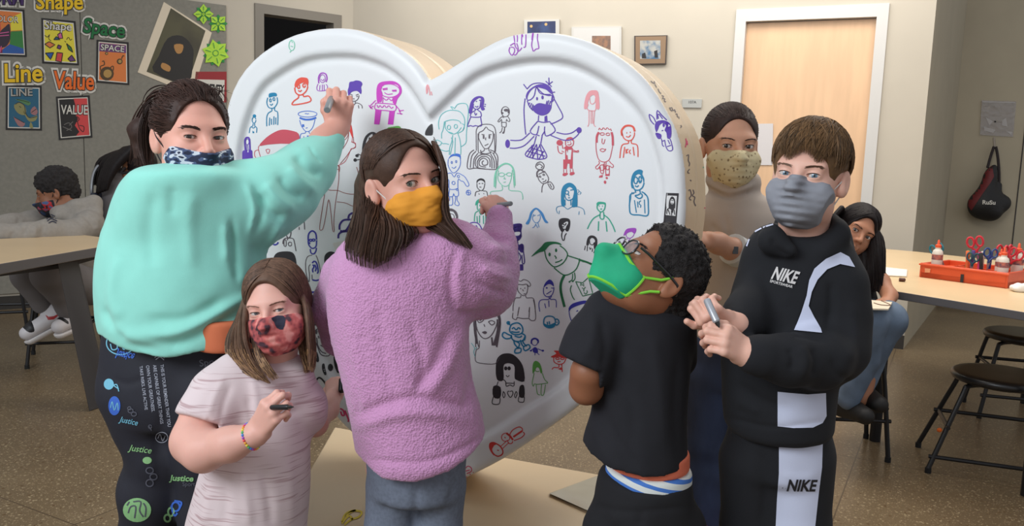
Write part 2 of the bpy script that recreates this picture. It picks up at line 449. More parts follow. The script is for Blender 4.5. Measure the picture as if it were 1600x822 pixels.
# ================================================================ the room
WL0 = np.array([-3.82, 6.2, 0]); WC = np.array([-1.56, 7.97, 0]); WD = np.array([2.19, 6.2, 0])
LW = Plane(WL0, -math.degrees(math.atan2(WC[1]-WL0[1], WC[0]-WL0[0])))
BW = Plane(WC, -math.degrees(math.atan2(WD[1]-WC[1], WD[0]-WC[0])))
def floor_mat():
    m = bpy.data.materials.new('polished_terrazzo'); m.use_nodes = True; nt = m.node_tree; b = nt.nodes['Principled BSDF']
    tc = nt.nodes.new('ShaderNodeTexCoord'); O = tc.outputs['Object']
    def N(t, **k):
        n = nt.nodes.new(t)
        for a, v in k.items(): n.inputs[a].default_value = v
        return n
    n1 = N('ShaderNodeTexNoise', Scale=1.3, Detail=5.0); nt.links.new(O, n1.inputs['Vector'])
    r1 = nt.nodes.new('ShaderNodeValToRGB'); e = r1.color_ramp.elements; e[0].position = 0.3; e[1].position = 0.7
    e[0].color = (*lin((98, 82, 62)), 1); e[1].color = (*lin((126, 108, 82)), 1); nt.links.new(n1.outputs[0], r1.inputs[0])
    cur = r1.outputs[0]
    for sc, th, col, rnd in ((55, 0.22, (176, 158, 126), 0.9), (38, 0.20, (92, 70, 46), 0.9), (120, 0.30, (162, 142, 112), 1.0), (150, 0.24, (88, 72, 54), 1.0)):
        v = N('ShaderNodeTexVoronoi', Scale=float(sc), Randomness=float(rnd)); nt.links.new(O, v.inputs['Vector'])
        r = nt.nodes.new('ShaderNodeValToRGB'); ee = r.color_ramp.elements; ee[0].position = th; ee[1].position = th+0.06; ee[0].color = (1, 1, 1, 1); ee[1].color = (0, 0, 0, 1)
        nt.links.new(v.outputs['Distance'], r.inputs[0])
        sp = nt.nodes.new('ShaderNodeSeparateColor'); nt.links.new(v.outputs['Color'], sp.inputs[0])
        mm = nt.nodes.new('ShaderNodeMath'); mm.operation = 'MULTIPLY'; gt = nt.nodes.new('ShaderNodeMath'); gt.operation = 'GREATER_THAN'; gt.inputs[1].default_value = 0.5
        nt.links.new(sp.outputs[0], gt.inputs[0]); nt.links.new(r.outputs[0], mm.inputs[0]); nt.links.new(gt.outputs[0], mm.inputs[1])
        m2 = nt.nodes.new('ShaderNodeMath'); m2.operation = 'MULTIPLY'; m2.inputs[1].default_value = 0.75; nt.links.new(mm.outputs[0], m2.inputs[0])
        mx = nt.nodes.new('ShaderNodeMix'); mx.data_type = 'RGBA'; nt.links.new(m2.outputs[0], mx.inputs[0]); nt.links.new(cur, mx.inputs[6]); mx.inputs[7].default_value = (*lin(col), 1); cur = mx.outputs[2]
    # saw-cut control joints
    mp = nt.nodes.new('ShaderNodeMapping'); mp.inputs['Rotation'].default_value = (0, 0, math.radians(28)); mp.inputs['Location'].default_value = (0.3, 0.55, 0); nt.links.new(O, mp.inputs[0])
    br = nt.nodes.new('ShaderNodeTexBrick'); br.offset = 0; br.inputs['Scale'].default_value = 0.45; br.inputs['Mortar Size'].default_value = 0.0012; br.inputs['Brick Width'].default_value = 1.0; br.inputs['Row Height'].default_value = 1.0
    nt.links.new(mp.outputs[0], br.inputs['Vector'])
    mx = nt.nodes.new('ShaderNodeMix'); mx.data_type = 'RGBA'; nt.links.new(br.outputs['Fac'], mx.inputs[0]); nt.links.new(cur, mx.inputs[6]); mx.inputs[7].default_value = (*lin((84, 70, 54)), 1)
    nt.links.new(mx.outputs[2], b.inputs['Base Color'])
    b.inputs['Roughness'].default_value = 0.28; b.inputs['Specular IOR Level'].default_value = 0.45
    return m
M_wall = mat('painted_wall_warm_grey', (186, 178, 163), 0.85, var=0.02, vscale=3, bump=0.05, bscale=300)
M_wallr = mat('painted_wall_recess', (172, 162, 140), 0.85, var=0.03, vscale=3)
M_board = mat('grey_tackboard', (134, 131, 121), 0.9, var=0.06, vscale=40, bump=0.15, bscale=600)
M_base = mat('baseboard_charcoal', (52, 49, 46), 0.5)
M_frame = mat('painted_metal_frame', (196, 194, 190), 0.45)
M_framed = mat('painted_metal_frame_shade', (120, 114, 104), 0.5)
M_wood = mat('maple_door_veneer', (214, 176, 138), 0.45, var=0.05, vscale=6, stretch=(3, 3, 0.4))
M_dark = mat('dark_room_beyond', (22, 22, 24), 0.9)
M_black = mat('black_metal', (38, 37, 38), 0.4, metal=0.4)
M_white = mat('white_paper', (228, 224, 216), 0.8)
M_cream = mat('cream_paper', (222, 208, 184), 0.85)
M_tabl = mat('cream_laminate', (214, 192, 158), 0.35, var=0.03, vscale=3)
# floor
mb = MB(); mb.add([(-9, -3, 0), (9, -3, 0), (9, 11, 0), (-9, 11, 0)], [(0, 1, 2, 3)])
struct(mb.build('floor', floor_mat(), smooth=False))
def wallbox(name, a, b, z0, z1, m, th=0.12, side=1):
    a = np.array(a, float)[:2]; b = np.array(b, float)[:2]; t = (b-a)/np.linalg.norm(b-a); n = np.array([-t[1], t[0]])*th*side
    mb = MB(); mb.prism([(*a, z0), (*b, z0), (*(b+n), z0), (*(a+n), z0)], [(*a, z1), (*b, z1), (*(b+n), z1), (*(a+n), z1)])
    o = mb.build(name, m, smooth=False); fixn(o.data); return struct(o)
HT = 3.2
# left wall with a dark doorway
def onL(x): p = LW.pt(x, 60); return p[:2]
def onB(x): p = BW.pt(x, 60); return p[:2]
dl0, dl1 = onL(403), onL(528)
dtop = LW.pt(465, 18)[2]
wallbox('wall_left', WL0[:2]-4.5*LW.t[:2], dl0, 0, HT, M_wall)
wallbox('wall_left', dl1, WC, 0, HT, M_wall)
wallbox('wall_left', dl0, dl1, dtop, HT, M_wall)
tt = (dl1-dl0)/np.linalg.norm(dl1-dl0)
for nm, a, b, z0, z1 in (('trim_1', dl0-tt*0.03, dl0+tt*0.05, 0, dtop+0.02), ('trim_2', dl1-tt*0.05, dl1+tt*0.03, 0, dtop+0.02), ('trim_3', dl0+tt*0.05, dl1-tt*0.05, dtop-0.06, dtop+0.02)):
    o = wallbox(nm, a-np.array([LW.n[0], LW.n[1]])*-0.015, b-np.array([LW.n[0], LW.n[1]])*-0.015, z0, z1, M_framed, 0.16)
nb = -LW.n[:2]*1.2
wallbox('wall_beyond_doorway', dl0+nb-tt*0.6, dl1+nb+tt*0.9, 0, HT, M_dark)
# back wall with a wood door
db0, db1 = onB(1158), onB(1372)
zt = BW.pt(1262, 24)[2]
wallbox('wall_back', WC, db0, 0, HT, M_wall)
we = onB(1458)
wallbox('wall_back', db1, we, 0, HT, M_wall)
wallbox('wall_back', db0, db1, zt, HT, M_wall)
tb = (db1-db0)/np.linalg.norm(db1-db0); nB = BW.n[:2]
for nm, a, b, z0, z1 in (('trim_4', db0-tb*0.045, db0+tb*0.03, 0, zt+0.06), ('trim_5', db1-tb*0.02, db1+tb*0.055, 0, zt+0.06), ('trim_6', db0+tb*0.03, db1-tb*0.02, zt-0.03, zt+0.06)):
    wallbox(nm, a+nB*0.02, b+nB*0.02, z0, z1, M_frame, 0.16)
mb = MB(); a = db0+tb*0.03-nB*0.04; b = db1-tb*0.02-nB*0.04; c = a-nB*0.045; d = b-nB*0.045
mb.prism([(*a, 0.01), (*b, 0.01), (*d, 0.01), (*c, 0.01)], [(*a, zt-0.035), (*b, zt-0.035), (*d, zt-0.035), (*c, zt-0.035)])
o = mb.build('door_1', M_wood, smooth=False); fixn(o.data); struct(o)
# recess to the right: a return wall and the wall behind it
rt = np.array([1.30, 2.1]); rt = rt/np.linalg.norm(rt)
re_ = we + rt*2.45
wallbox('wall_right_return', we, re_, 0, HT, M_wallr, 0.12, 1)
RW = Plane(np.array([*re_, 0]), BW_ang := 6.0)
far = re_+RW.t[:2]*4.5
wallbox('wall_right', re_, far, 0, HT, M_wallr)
wallbox('baseboard_left', WL0[:2]-4.5*LW.t[:2]+LW.n[:2]*0.012, dl0+LW.n[:2]*0.012-tt*0.03, 0, 0.10, M_base, 0.012)
wallbox('baseboard_back', WC[:2]+nB*0.012, db0+nB*0.012-tb*0.05, 0, 0.10, M_base, 0.012)
wallbox('baseboard_back', db1+nB*0.012+tb*0.06, we+nB*0.012, 0, 0.10, M_base, 0.012)
wallbox('baseboard_right', we+np.array([-0.010, -0.010])+rt*.02, re_+np.array([-0.010, -0.012]), 0, 0.10, M_base, 0.012)
wallbox('baseboard_right', re_+RW.n[:2]*0.012, far+RW.n[:2]*0.012, 0, 0.10, M_base, 0.012)
# seam strips on the dark walls
mb = MB(); p = RW.pt(1596, 250, 0.003); mb.box((p[0], p[1], 1.5), (0.008, 0.008, 3.0)); struct(mb.build('trim_7', M_base))
# grey tackboard panels on the left wall
def board(x0, x1):
    a = LW.pt(x0, 100)[:2]; b = LW.pt(x1, 100)[:2]; n = LW.n[:2]
    top = LW.pt(353, 9)[2]
    mb = MB(); mb.prism([(*a, 0.12), (*b, 0.12), (*(b+n*0.02), 0.12), (*(a+n*0.02), 0.12)], [(*a, top), (*b, top), (*(b+n*0.02), top), (*(a+n*0.02), top)])
    o = mb.build('wall_panel', M_board, smooth=False, bevel=0.002); fixn(o.data); return struct(o)
board(-330, 126); board(127, 353)
# ================================================================ the heart
HP = Plane(P(700, 400, 2.3), 24.0)
HD = 0.27
edge = [(668,124),(655,104),(638,86),(612,68),(578,52),(540,43),(490,45),(440,60),(392,93),(360,140),(346,205),(352,290),(374,375),(410,460),(460,560),(519,649),(553,684),(600,728),(640,764),(664,775),(690,768),(726,749),(784,719),(840,682),(900,637),(950,588),(1000,524),(1040,450),(1062,395),(1070,340),(1070,295),(1067,251),(1057,207),(1035,164),(1020,140),(997,113),(966,88),(934,70),(903,58),(862,50),(810,51),(770,64),(722,92),(690,112)]
def uv(p): q = p-HP.p0; return np.array([q@HP.t, q[2]])
EU = [uv(HP.pt(x, y)) for x, y in edge]
cusp = EU[0]; rest = EU[1:]
loop = cr([cusp]+rest+[cusp], 3)[:-1]; loop = np.array(loop)
inr = [(668,181),(640,135),(612,108),(580,92),(540,84),(475,90),(422,119),(399,143),(383,178),(372,217),(368,265),(380,335),(420,430),(470,520),(530,610),(590,675),(640,712),(680,718),(720,703),(778,672),(817,645),(867,612),(920,562),(965,505),(1003,445),(1028,385),(1036,325),(1034,270),(1022,223),(1013,197),(997,168),(966,137),(927,111),(888,95),(840,90),(790,97),(740,115),(700,150)]
inner = np.array(cr([uv(HP.pt(x, y)) for x, y in inr]+[uv(HP.pt(*inr[0]))], 3)[:-1])
def d2poly(Q, L):
    best = np.full(len(Q), 1e9); ins = np.zeros(len(Q), bool)
    for i in range(len(L)):
        a = L[i]; b = L[(i+1) % len(L)]; ab = b-a; t = np.clip(((Q-a)@ab)/(ab@ab+1e-12), 0, 1)
        best = np.minimum(best, ((Q-a-t[:, None]*ab)**2).sum(1))
        c = (a[1] > Q[:, 1]) != (b[1] > Q[:, 1])
        with np.errstate(divide='ignore', invalid='ignore'): xx = (b[0]-a[0])*(Q[:, 1]-a[1])/(b[1]-a[1])+a[0]
        ins ^= c & (Q[:, 0] < xx)
    return np.sqrt(best)*np.where(ins, -1, 1)
def heart_mesh():
    h = 0.0065; lo = loop.min(0)-0.05; hi = loop.max(0)+0.05
    us = np.arange(lo[0], hi[0], h); vs = np.arange(lo[1], hi[1], h); ws = np.arange(-0.03, HD+0.03, h)+0.0021
    U, Vv = np.meshgrid(us, vs, indexing='ij'); d2 = d2poly(np.stack([U.ravel(), Vv.ravel()], 1), loop).reshape(U.shape)
    r = 0.022; D2 = d2[:, :, None]+r
    di = d2poly(np.stack([U.ravel(), Vv.ravel()], 1), inner).reshape(U.shape); t = np.clip((-di+0.008)/0.020, 0, 1); rec = (t*t*(3-2*t))*0.020
    groove = 0.003*np.exp(-((-di-0.012)/0.009)**2)
    W = ws[None, None, :]; front = (rec+groove)[:, :, None]-W + r; back = W-HD+r
    dz = np.maximum(front, back)
    # small shadow line where the two moulded halves meet
    F = np.sqrt(np.maximum(D2, 0)**2+np.maximum(dz, 0)**2)+np.minimum(np.maximum(D2, dz), 0)-r
    D2b = d2[:, :, None]; F = F+0.003*np.exp(-((W-HD*0.52)/0.006)**2)*(D2b > -0.05)
    V, Q = snet(F.astype(np.float32), np.array([lo[0], lo[1], ws[0]]), h)
    X = HP.p0+V[:, :1]*HP.t+V[:, 2:]*(-HP.n); X[:, 2] = V[:, 1]+HP.p0[2]
    # the frame (t, up, -n) is right handed?
    if np.dot(np.cross(HP.t, HP.up), -HP.n) < 0: Q = Q[:, ::-1]
    return X, Q
HV, HQ = heart_mesh()
tipz = HV[:, 2].min()
def heart_mat():
    m = bpy.data.materials.new('white_fibreglass'); m.use_nodes = True; nt = m.node_tree; b = nt.nodes['Principled BSDF']
    tc = nt.nodes.new('ShaderNodeTexCoord'); mp = nt.nodes.new('ShaderNodeMapping'); mp.vector_type = 'TEXTURE'
    b.inputs['Roughness'].default_value = 0.38; b.inputs['Specular IOR Level'].default_value = 0.4
    n = nt.nodes.new('ShaderNodeTexNoise'); n.inputs['Scale'].default_value = 2.5; nt.links.new(tc.outputs['Object'], n.inputs['Vector'])
    r = nt.nodes.new('ShaderNodeValToRGB'); r.color_ramp.elements[0].color = (*lin((226, 226, 225)), 1); r.color_ramp.elements[1].color = (*lin((236, 237, 238)), 1)
    nt.links.new(n.outputs[0], r.inputs[0]); nt.links.new(r.outputs[0], b.inputs['Base Color']); return m
M_heart = heart_mat()
M_gel = mat('cream_gelcoat', (226, 202, 168), 0.35, var=0.05, vscale=5)
HC = HP.p0+(-HP.n)*HD/2
heart = thing('heart_sculpture', 'giant white heart sculpture covered with marker drawings of people', 'sculpture', (HV[:, 0].mean(), HV[:, 1].mean(), tipz))
me = mesh_np('heart_body', HV, HQ)
ho = link('shell', me, [M_heart, M_gel], heart)
cen = HV[HQ].mean(1); wdep = ((cen-HP.p0)@(-HP.n)); uvc = np.stack([(cen-HP.p0)@HP.t, cen[:, 2]-HP.p0[2]], 1)
nn = vnormals(HV, HQ)[HQ].mean(1); side = (nn@HP.n < 0.35) & (wdep > 0.008)
me.polygons.foreach_set('material_index', side.astype(np.int32))
bh = bvh_of(ho)
def hs(x, y, off=0.001): return cast(bh, x, y, off)
# low table under the heart
TZ = tipz
mb = MB()
top = [GZ(523, 667, TZ), GZ(784, 719, TZ), GZ(1075, 768, TZ)]
bl = GZ(523, 667, TZ)[:2]; br_ = GZ(1000, 753, TZ)[:2]; e1 = (br_-bl)/np.linalg.norm(br_-bl)
fl = GZ(440, 728, TZ)[:2]; e2 = (fl-bl)/np.linalg.norm(fl-bl)
A = bl; B = bl+e1*((br_-bl)@e1+0.0); 
B = GZ(1036, 759, TZ)[:2]; D_ = GZ(425, 838, TZ)[:2]; C_ = GZ(1000, 834, TZ)[:2]
lowt = thing('low_table', 'low table with cream laminate top carrying the giant heart', 'table', (*(A+B+C_+D_)/4, 0))
mb.prism([(*q, TZ-0.03) for q in (A, B, C_, D_)], [(*q, TZ-0.0005) for q in (A, B, C_, D_)])
o = mb.build('tabletop', M_tabl, lowt, bevel=0.004); fixn(o.data)
cc = (A+B+C_+D_)/4
for q in (A, B, C_, D_):
    g = q+(cc-q)*0.15; mb = MB(); mb.tube([(*g, 0), (*g, TZ-0.03)], 0.02, 12); mb.build('leg', M_black, lowt)
# clear acrylic sheet lying on it
M_acr = mat('acrylic_sheet', (176, 172, 156), 0.12, var=0.05, vscale=12, spec=0.6)
pl = HPlane(TZ); aw = [(858, 771), (948, 738), (1010, 752), (950, 812)]
o = pxprism(pl, aw, 0.002, 0.008, 'clipboard_sheet', M_acr, None, 0.001); tag(o, 'thin grey acrylic sheet lying on the low table by the boy in black', 'sheet')
# yellow marker scribble on the low table is part of its top
mb = MB(); M_yel = mat('yellow_marker_ink', (222, 196, 60), 0.6)
for s_ in ([(534,815),(540,803),(552,798),(565,800),(560,808),(548,812),(538,820)], [(540,806),(548,800),(556,797)], [(534,818),(545,806),(551,812)]): stroke(mb, pl.pt, s_, 3.0, 0.0012)
mb.build('yellow_scribble', M_yel, lowt)
# ================================================================ marker drawings on the heart
CR = dict(A=(360,100,5.14), B=(520,110,5.14), C=(660,120,6.325), D=(660,230,4.833), E=(780,110,5.48), F=(860,120,4.567), G=(800,230,4.837), H=(800,340,5.48), I=(730,430,3.916), J=(390,150,3.738), K=(410,320,5.14), L=(460,440,3.427), M=(780,30,11.74), N=(1040,60,2.94), O=(850,440,4.567), Q=(700,600,5.14))
INK = dict(teal=(20,128,170), blue=(60,110,205), lblue=(110,150,215), sky=(70,140,200), aqua=(95,190,190), mint=(130,205,175), green=(30,115,70), lgreen=(95,170,75), gteal=(50,170,140), purple=(92,58,170), dpurple=(62,40,130), navy=(50,50,160), magenta=(205,60,190), vio=(165,70,190), pink=(240,160,165), red=(215,60,55), orange=(232,84,66), crimson=(205,80,95), brick=(150,60,55), black=(42,38,42), grey=(95,85,92), rose=(215,60,110))
def draw(crop, ink, label, spec, wd=1.4, off=0.0009, name='marker_drawing', parent=None, surf=None):
    x0, y0, s = CR[crop]; mb = MB(); w_ = wd; surf = surf or hs
    for it in spec.split(';'):
        it = it.strip()
        if not it: continue
        c = it[0]; nums = [float(v) for v in it[1:].replace(',', ' ').split()]
        if c == 'w': w_ = nums[0]; continue
        if c in 'eE':
            cx, cy, rx, ry = nums[:4]; n = 14; an = math.radians(nums[4]) if len(nums) > 4 else 0
            pts = [(cx+rx*math.cos(t)*math.cos(an)-ry*math.sin(t)*math.sin(an), cy+rx*math.cos(t)*math.sin(an)+ry*math.sin(t)*math.cos(an)) for t in np.arange(n)*2*math.pi/n]
        else: pts = list(zip(nums[::2], nums[1::2]))
        pts = [(x0+a/s, y0+b/s) for a, b in pts]
        if c == 's': stroke(mb, surf, pts, w_, off, 3.5)
        elif c == 'l': stroke(mb, surf, pts, w_, off, 3.5, smooth=0)
        elif c in 'ce': stroke(mb, surf, pts, w_, off, 3.5, closed=True)
        elif c in 'fE': fill_poly(mb, surf, pts, off*0.9, 8, smooth=3)
        elif c == 'p': fill_poly(mb, surf, pts, off*0.9, 8)
    if not mb.V: return None
    m = mat('marker_ink_'+ink, INK[ink], 0.55)
    o = mb.build(name, m, parent or heart, smooth=False); o['label'] = label; return o
draw('A','teal','small teal drawing of a person in a shirt','E 193,418 14,14;e 190,450 15,25;s 182,478 180,498 160,510 152,555;s 195,478 196,498 212,512 210,552;p 178,535 192,545 190,556 178,555;s 172,508 185,515 198,505',1.3)
draw('A','teal','teal drawing of a boy with a cap of hair','f 308,262 312,238 345,230 370,236 372,258 340,262 315,270;s 300,270 293,310 305,345 330,356 355,348 378,310 375,268;e 322,292 7,14;e 350,282 8,13;s 318,322 330,332 340,318;s 330,356 334,375 305,395 292,430 292,500;s 356,350 356,374 378,385 382,430 380,490;s 312,495 316,430;s 350,420 348,488;s 330,440 330,488;s 365,430 364,485',1.5)
draw('A','purple','purple drawing of a long-haired figure in a solid dress','w2.6;s 120,690 116,620 124,596 140,590 154,606 158,690;w1;e 136,625 14,24;s 130,650 130,690;s 140,650 142,690;f 98,700 130,690 172,692 178,730 180,815 105,812 95,750',1)
draw('A','orange','red drawing of a person with parted hair','f 520,190 516,165 530,130 560,110 590,108 620,116 628,150 618,190 612,165 590,150 560,160 530,185;w2;s 516,190 524,228 550,248 580,244 610,215 622,180;s 548,250 545,272 508,300 504,328 640,302 630,258 590,262 584,244;e 548,182 9,16;e 592,172 10,16;s 545,212 560,222 575,205',1.8)
draw('A','vio','small violet drawing of a girl with her arms folded','w2;s 710,155 708,110 722,80 745,72 768,84 776,120 764,150;w1.1;e 740,118 22,32;s 705,160 695,185 700,212 735,216 770,208 780,180 765,160;s 720,170 716,210;s 738,165 738,214;s 752,165 754,212;s 728,122 742,136 752,120',1.2)
draw('A','blue','blue drawing of an officer in a peaked cap','w1.1;e 620,402 76,24;w3;s 556,432 600,446 650,444 690,430;w1;s 556,450 572,500 605,540 640,535 665,500 680,445;p 575,485 592,484 594,505 577,506;s 605,515 620,512;s 605,540 600,555 565,565 560,630;s 630,540 635,555 650,570;p 615,575 640,575 632,592 615,590;s 590,580 590,625;s 600,395 604,402 610,395 618,404 626,396 632,402',1)
draw('A','crimson','red and white drawing of a big head in a red cap','f 232,655 290,590 360,545 420,527 490,535 548,560 545,635 400,640 300,648;w1;s 232,655 225,680 240,740 260,800;s 228,690 198,700 196,740 222,765;s 548,640 535,660 537,690;s 540,678 570,682;s 285,690 300,684 316,690 302,722 285,690;s 415,682 450,678 435,722 418,700 415,682;s 350,728 372,724 360,742 350,728;s 310,790 330,808 360,800 408,768 405,790 370,808',1)
draw('B','purple','purple drawing of a girl with hair piled in a bun','f 128,135 135,95 165,88 190,80 225,88 238,110 228,135 232,165 225,190 195,165 150,175 128,205 120,165',1.6)
draw('B','grey','ink outline of the face and collar under a purple bun','s 132,200 140,225 160,245 185,245 205,225 212,195;s 140,190 160,200;s 185,200 208,190;s 148,205 160,212;s 190,212 202,206;s 158,225 170,230 180,224;s 118,255 145,262 162,285 185,262 215,268 235,285 236,310;s 160,245 162,262;s 180,246 180,260;s 205,280 210,305',1.2)
draw('B','magenta','magenta drawing of a girl in trousers with long hair','f 355,250 352,150 375,100 440,86 500,90 545,125 553,180 520,230 505,275 488,265 490,215 520,200 538,160 520,120 470,108 410,115 388,150 400,190 392,250 375,255;w1.4;s 395,130 385,165 400,200 450,216 500,208 535,180 530,140 480,112 420,112 395,130;s 415,178 440,192 480,188;l 400,148 440,142;l 402,156 440,152;l 475,160 512,158;l 478,167 512,166;s 345,262 340,310 420,322 498,325 505,280 450,268 345,262;s 345,240 300,285;s 505,280 545,330;s 355,275 365,300 380,280 395,300 415,280 430,300 450,282 470,305 490,290;p 342,315 392,320 375,435 332,432;p 455,325 500,325 485,436 442,434;s 288,280 320,310;s 300,300 328,285;s 295,290 310,308;s 515,345 560,350;s 530,320 550,355;s 540,325 570,320;s 410,225 430,240 450,225 470,245 480,230;s 405,215 400,262;s 482,215 486,262',1.3)
draw('B','lgreen','green scribble peeking above the dark hair','f 435,490 440,462 480,452 530,446 548,465 520,478 470,485',2)
draw('B','black','black drawing of a girl with a wide open smile','f 235,668 240,590 262,530 300,498 335,496 358,520 360,560 340,555 320,510 285,535 262,575 262,630 248,665;w1.3;s 275,545 262,580 275,610 300,625 330,610 345,560 320,515;E 292,600 14,8;e 296,550 5,10;s 200,670 250,690 270,680;s 190,720 230,715 275,725;E 195,685 14,12;E 180,720 14,14;s 235,735 232,780 245,800 262,760;s 215,780 225,805 250,812;s 275,630 262,680 270,740',1.3)
draw('B','brick','thin brown drawing of a tall figure with raised arm','s 115,460 60,560 30,620 8,655;s 105,460 75,540 60,600 66,640 40,668 0,665;s 130,480 120,560 80,630;s 150,575 180,590 180,620 145,632;s 165,535 168,575;s 150,632 110,690 60,750;s 0,770 52,768 52,815',0.9)
draw('B','red','red shock of hair on the tall thin figure','f 112,400 130,398 152,450 164,530 154,535 128,470 112,425',1)
draw('J','brick','body of the tall thin figure with looping arms and long legs','s 450,395 470,410 520,405;s 455,400 448,470 440,560 428,640 410,760 415,785 430,770 445,700 462,605 475,680 485,780 495,790 492,740 500,640 515,540 522,470 520,405;s 485,420 520,430;s 462,460 460,510;s 390,515 420,538 470,550 515,552 560,568 615,572 645,540 640,470 625,415;s 370,545 375,570 400,588 435,578;s 510,618 560,625 610,645 655,635 668,600;s 490,290 480,320 500,338 525,330 535,300;s 495,310 510,318 528,312;s 545,200 580,195 570,240 540,270 520,290 545,200',0.9)
draw('J','crimson','thin red ear outline of the tall figure','s 595,268 618,275 615,300 592,308;s 600,240 598,270;s 592,310 560,380 520,405',0.9)
draw('B','pink','faint pink marks beside the notch of the heart','s 755,190 752,140 762,115 775,150 780,200;s 765,125 760,180;s 790,170 796,200',1.6)
draw('C','aqua','pale aqua outline drawing of a long-haired character','s 165,520 160,450 185,380 240,340 300,330 370,345 412,400 418,470 400,530;s 320,310 350,272 400,262 440,275 455,340 445,450 435,560 430,650 385,690;s 228,440 290,425 360,435 385,470;s 228,440 225,500 262,550 310,565 350,545 385,500;e 262,500 16,22;e 330,490 16,20;s 218,440 205,520 190,560 190,610;s 300,575 290,640 270,700 265,770;s 350,560 370,620 380,700 378,770;s 325,600 320,770;s 285,600 300,640 290,700 275,770;s 125,660 140,625 180,640 200,660 230,660 270,670;s 125,665 175,715 230,735 262,730;s 140,640 150,680 180,672 190,650;s 300,320 275,290 300,300 320,315;s 345,560 400,530 415,480 385,460;s 262,545 300,558',1.1)
draw('C','black','tiny black hooded figure','f 28,575 32,535 60,490 90,466 102,480 102,570 60,580;',1)
draw('C','purple','purple drawing of a girl in a short dress','f 458,350 465,300 480,245 515,205 560,190 600,200 612,235 605,290 618,322 588,332 575,300 585,240 570,210 535,225 505,260 502,300 485,360 465,362;w1.5;s 505,265 503,300 525,320 560,312 572,280 578,225;s 520,290 540,300 552,288;s 528,245 540,240;s 560,232 575,232;s 522,320 520,335 485,355 480,395 575,395 575,350 548,330 548,318;s 480,395 465,430 446,490 475,482 500,490 525,482 550,488 585,480 580,430 575,395;s 515,350 528,385 538,352;s 612,270 628,274;s 610,290 625,292',1.5)
draw('C','grey','small grey drawing of a child in shorts','e 820,345 40,50;E 830,330 26,14;s 790,320 782,345 790,370;s 800,390 778,400 745,440 762,444 785,415 782,450;s 835,390 850,400 866,436 845,440 830,415 830,450;s 782,450 830,450;s 782,450 785,490;s 828,450 825,495 780,490;s 790,500 780,540 762,552 775,555;s 812,500 806,540 790,555 806,556 815,500;s 790,395 800,402 815,400;w2.4;s 795,350 790,365;s 850,330 852,360',1.1)
draw('C','grey','black outline drawing of a long-haired woman in a swirl jumper','s 533,730 532,600 535,520 570,480 630,468 690,478 720,520 728,620 722,740;s 560,550 600,530 630,495 650,520 700,545;s 560,550 555,600 575,650 605,700 630,712 660,695 690,640 700,590 698,545;s 585,570 612,572;s 655,572 682,570;s 615,680 635,672 652,662;s 628,600 622,620 632,625;s 612,712 610,730 580,745 575,760 610,755;s 655,702 660,735 690,745;s 550,560 552,735 570,750;s 710,560 715,740 690,750;w2.4;s 605,578 605,612;s 662,578 662,610',1.2)
draw('D','grey','swirl-patterned jumper of the long-haired woman','s 390,20 360,45 345,90 342,160 400,158 480,165 560,165 568,120 568,70 545,35 510,20;s 405,30 372,70 362,155;s 420,45 390,90 385,158;s 480,165 410,150 400,100 430,62 480,55 520,80 525,160;s 420,150 415,110 440,75 480,70 508,95 510,150;s 480,150 435,140 430,105 460,82 490,100 490,130 460,135 450,112 468,100;s 530,40 555,90 558,160;s 515,50 540,100 542,160;s 440,20 445,42 480,50 520,40',1.4)
draw('D','blue','blue drawing of a soccer player holding a ball','f 195,92 215,60 250,48 285,55 290,90 278,75 245,66 215,74;w1;s 195,92 195,140 220,185 245,192 275,160 288,120 285,80;e 222,115 5,10;e 255,108 5,10;s 222,150 240,160 258,140;s 172,205 215,195 240,225 262,195 300,210 325,230 352,282 335,295 310,260 290,255 270,240 268,315;s 172,205 175,235 200,250 205,315 268,315;s 205,318 200,370 230,370 236,345 245,370 272,365 270,318;s 205,372 205,400 188,415 192,435 228,432 225,372;s 250,370 250,400 245,430 270,442 278,425 262,400 262,370;e 348,343 17,19;s 335,340 362,345;s 345,328 348,360;e 235,270 12,12;e 272,220 9,9;e 262,320 8,8',1.2)
draw('D','black','small black drawing of a boy with short hair','f 410,275 412,250 440,235 468,245 474,275 462,258 440,250 420,258;w1.1;s 412,275 415,305 440,328 462,315 472,275;s 425,275 437,274;s 448,274 460,274;s 430,300 445,302;s 432,325 430,332 405,338 398,370;s 455,322 458,330 485,335 492,368;s 425,350 430,356;s 462,348 466,354',1.2)
draw('D','mint','pale green drawing of a woman with glasses','w2.6;s 545,300 548,220 570,160 620,125 665,135 690,180 698,290;w1.2;s 575,175 570,240 600,285 630,295 655,280 672,230 680,170;e 598,207 22,14;e 655,205 20,13;s 618,205 636,205;s 622,225 615,240 630,238;s 612,265 630,262;s 600,290 600,325 520,335 515,360;s 655,285 658,325 740,335 758,375 755,400;s 560,180 556,260 552,310;s 688,200 690,260 694,305',1.3)
draw('D','gteal','teal drawing of a girl, newly coloured hair','f 400,440 405,410 430,390 455,398 465,440 482,460 478,475 455,480 450,450 438,410 415,430;w1.4;s 415,425 415,465 430,480 448,465 450,430;e 438,440 5,8;s 425,468 440,466;s 422,482 398,500 392,560;s 448,485 475,500 478,580;s 430,485 440,510 450,500;s 412,520 415,570;s 432,515 432,572;s 460,515 462,580',1.5)
draw('D','purple','purple drawing of a girl with a straight fringe','w1.6;s 340,670 336,620 355,580 385,568 420,575 445,610 455,660 452,690;s 350,680 348,625 372,590;s 362,690 360,640 378,600;s 440,690 432,640 405,590;s 428,690 425,640 400,600;s 382,595 380,625;s 395,595 400,630;s 362,690 372,720 395,740 418,718 428,690;e 380,660 9,7;e 415,650 9,7;s 390,700 405,706;s 385,685 392,690;s 395,740 395,760 375,780;s 412,728 415,750 420,778;f 395,770 408,752 420,780 405,782',1.5)
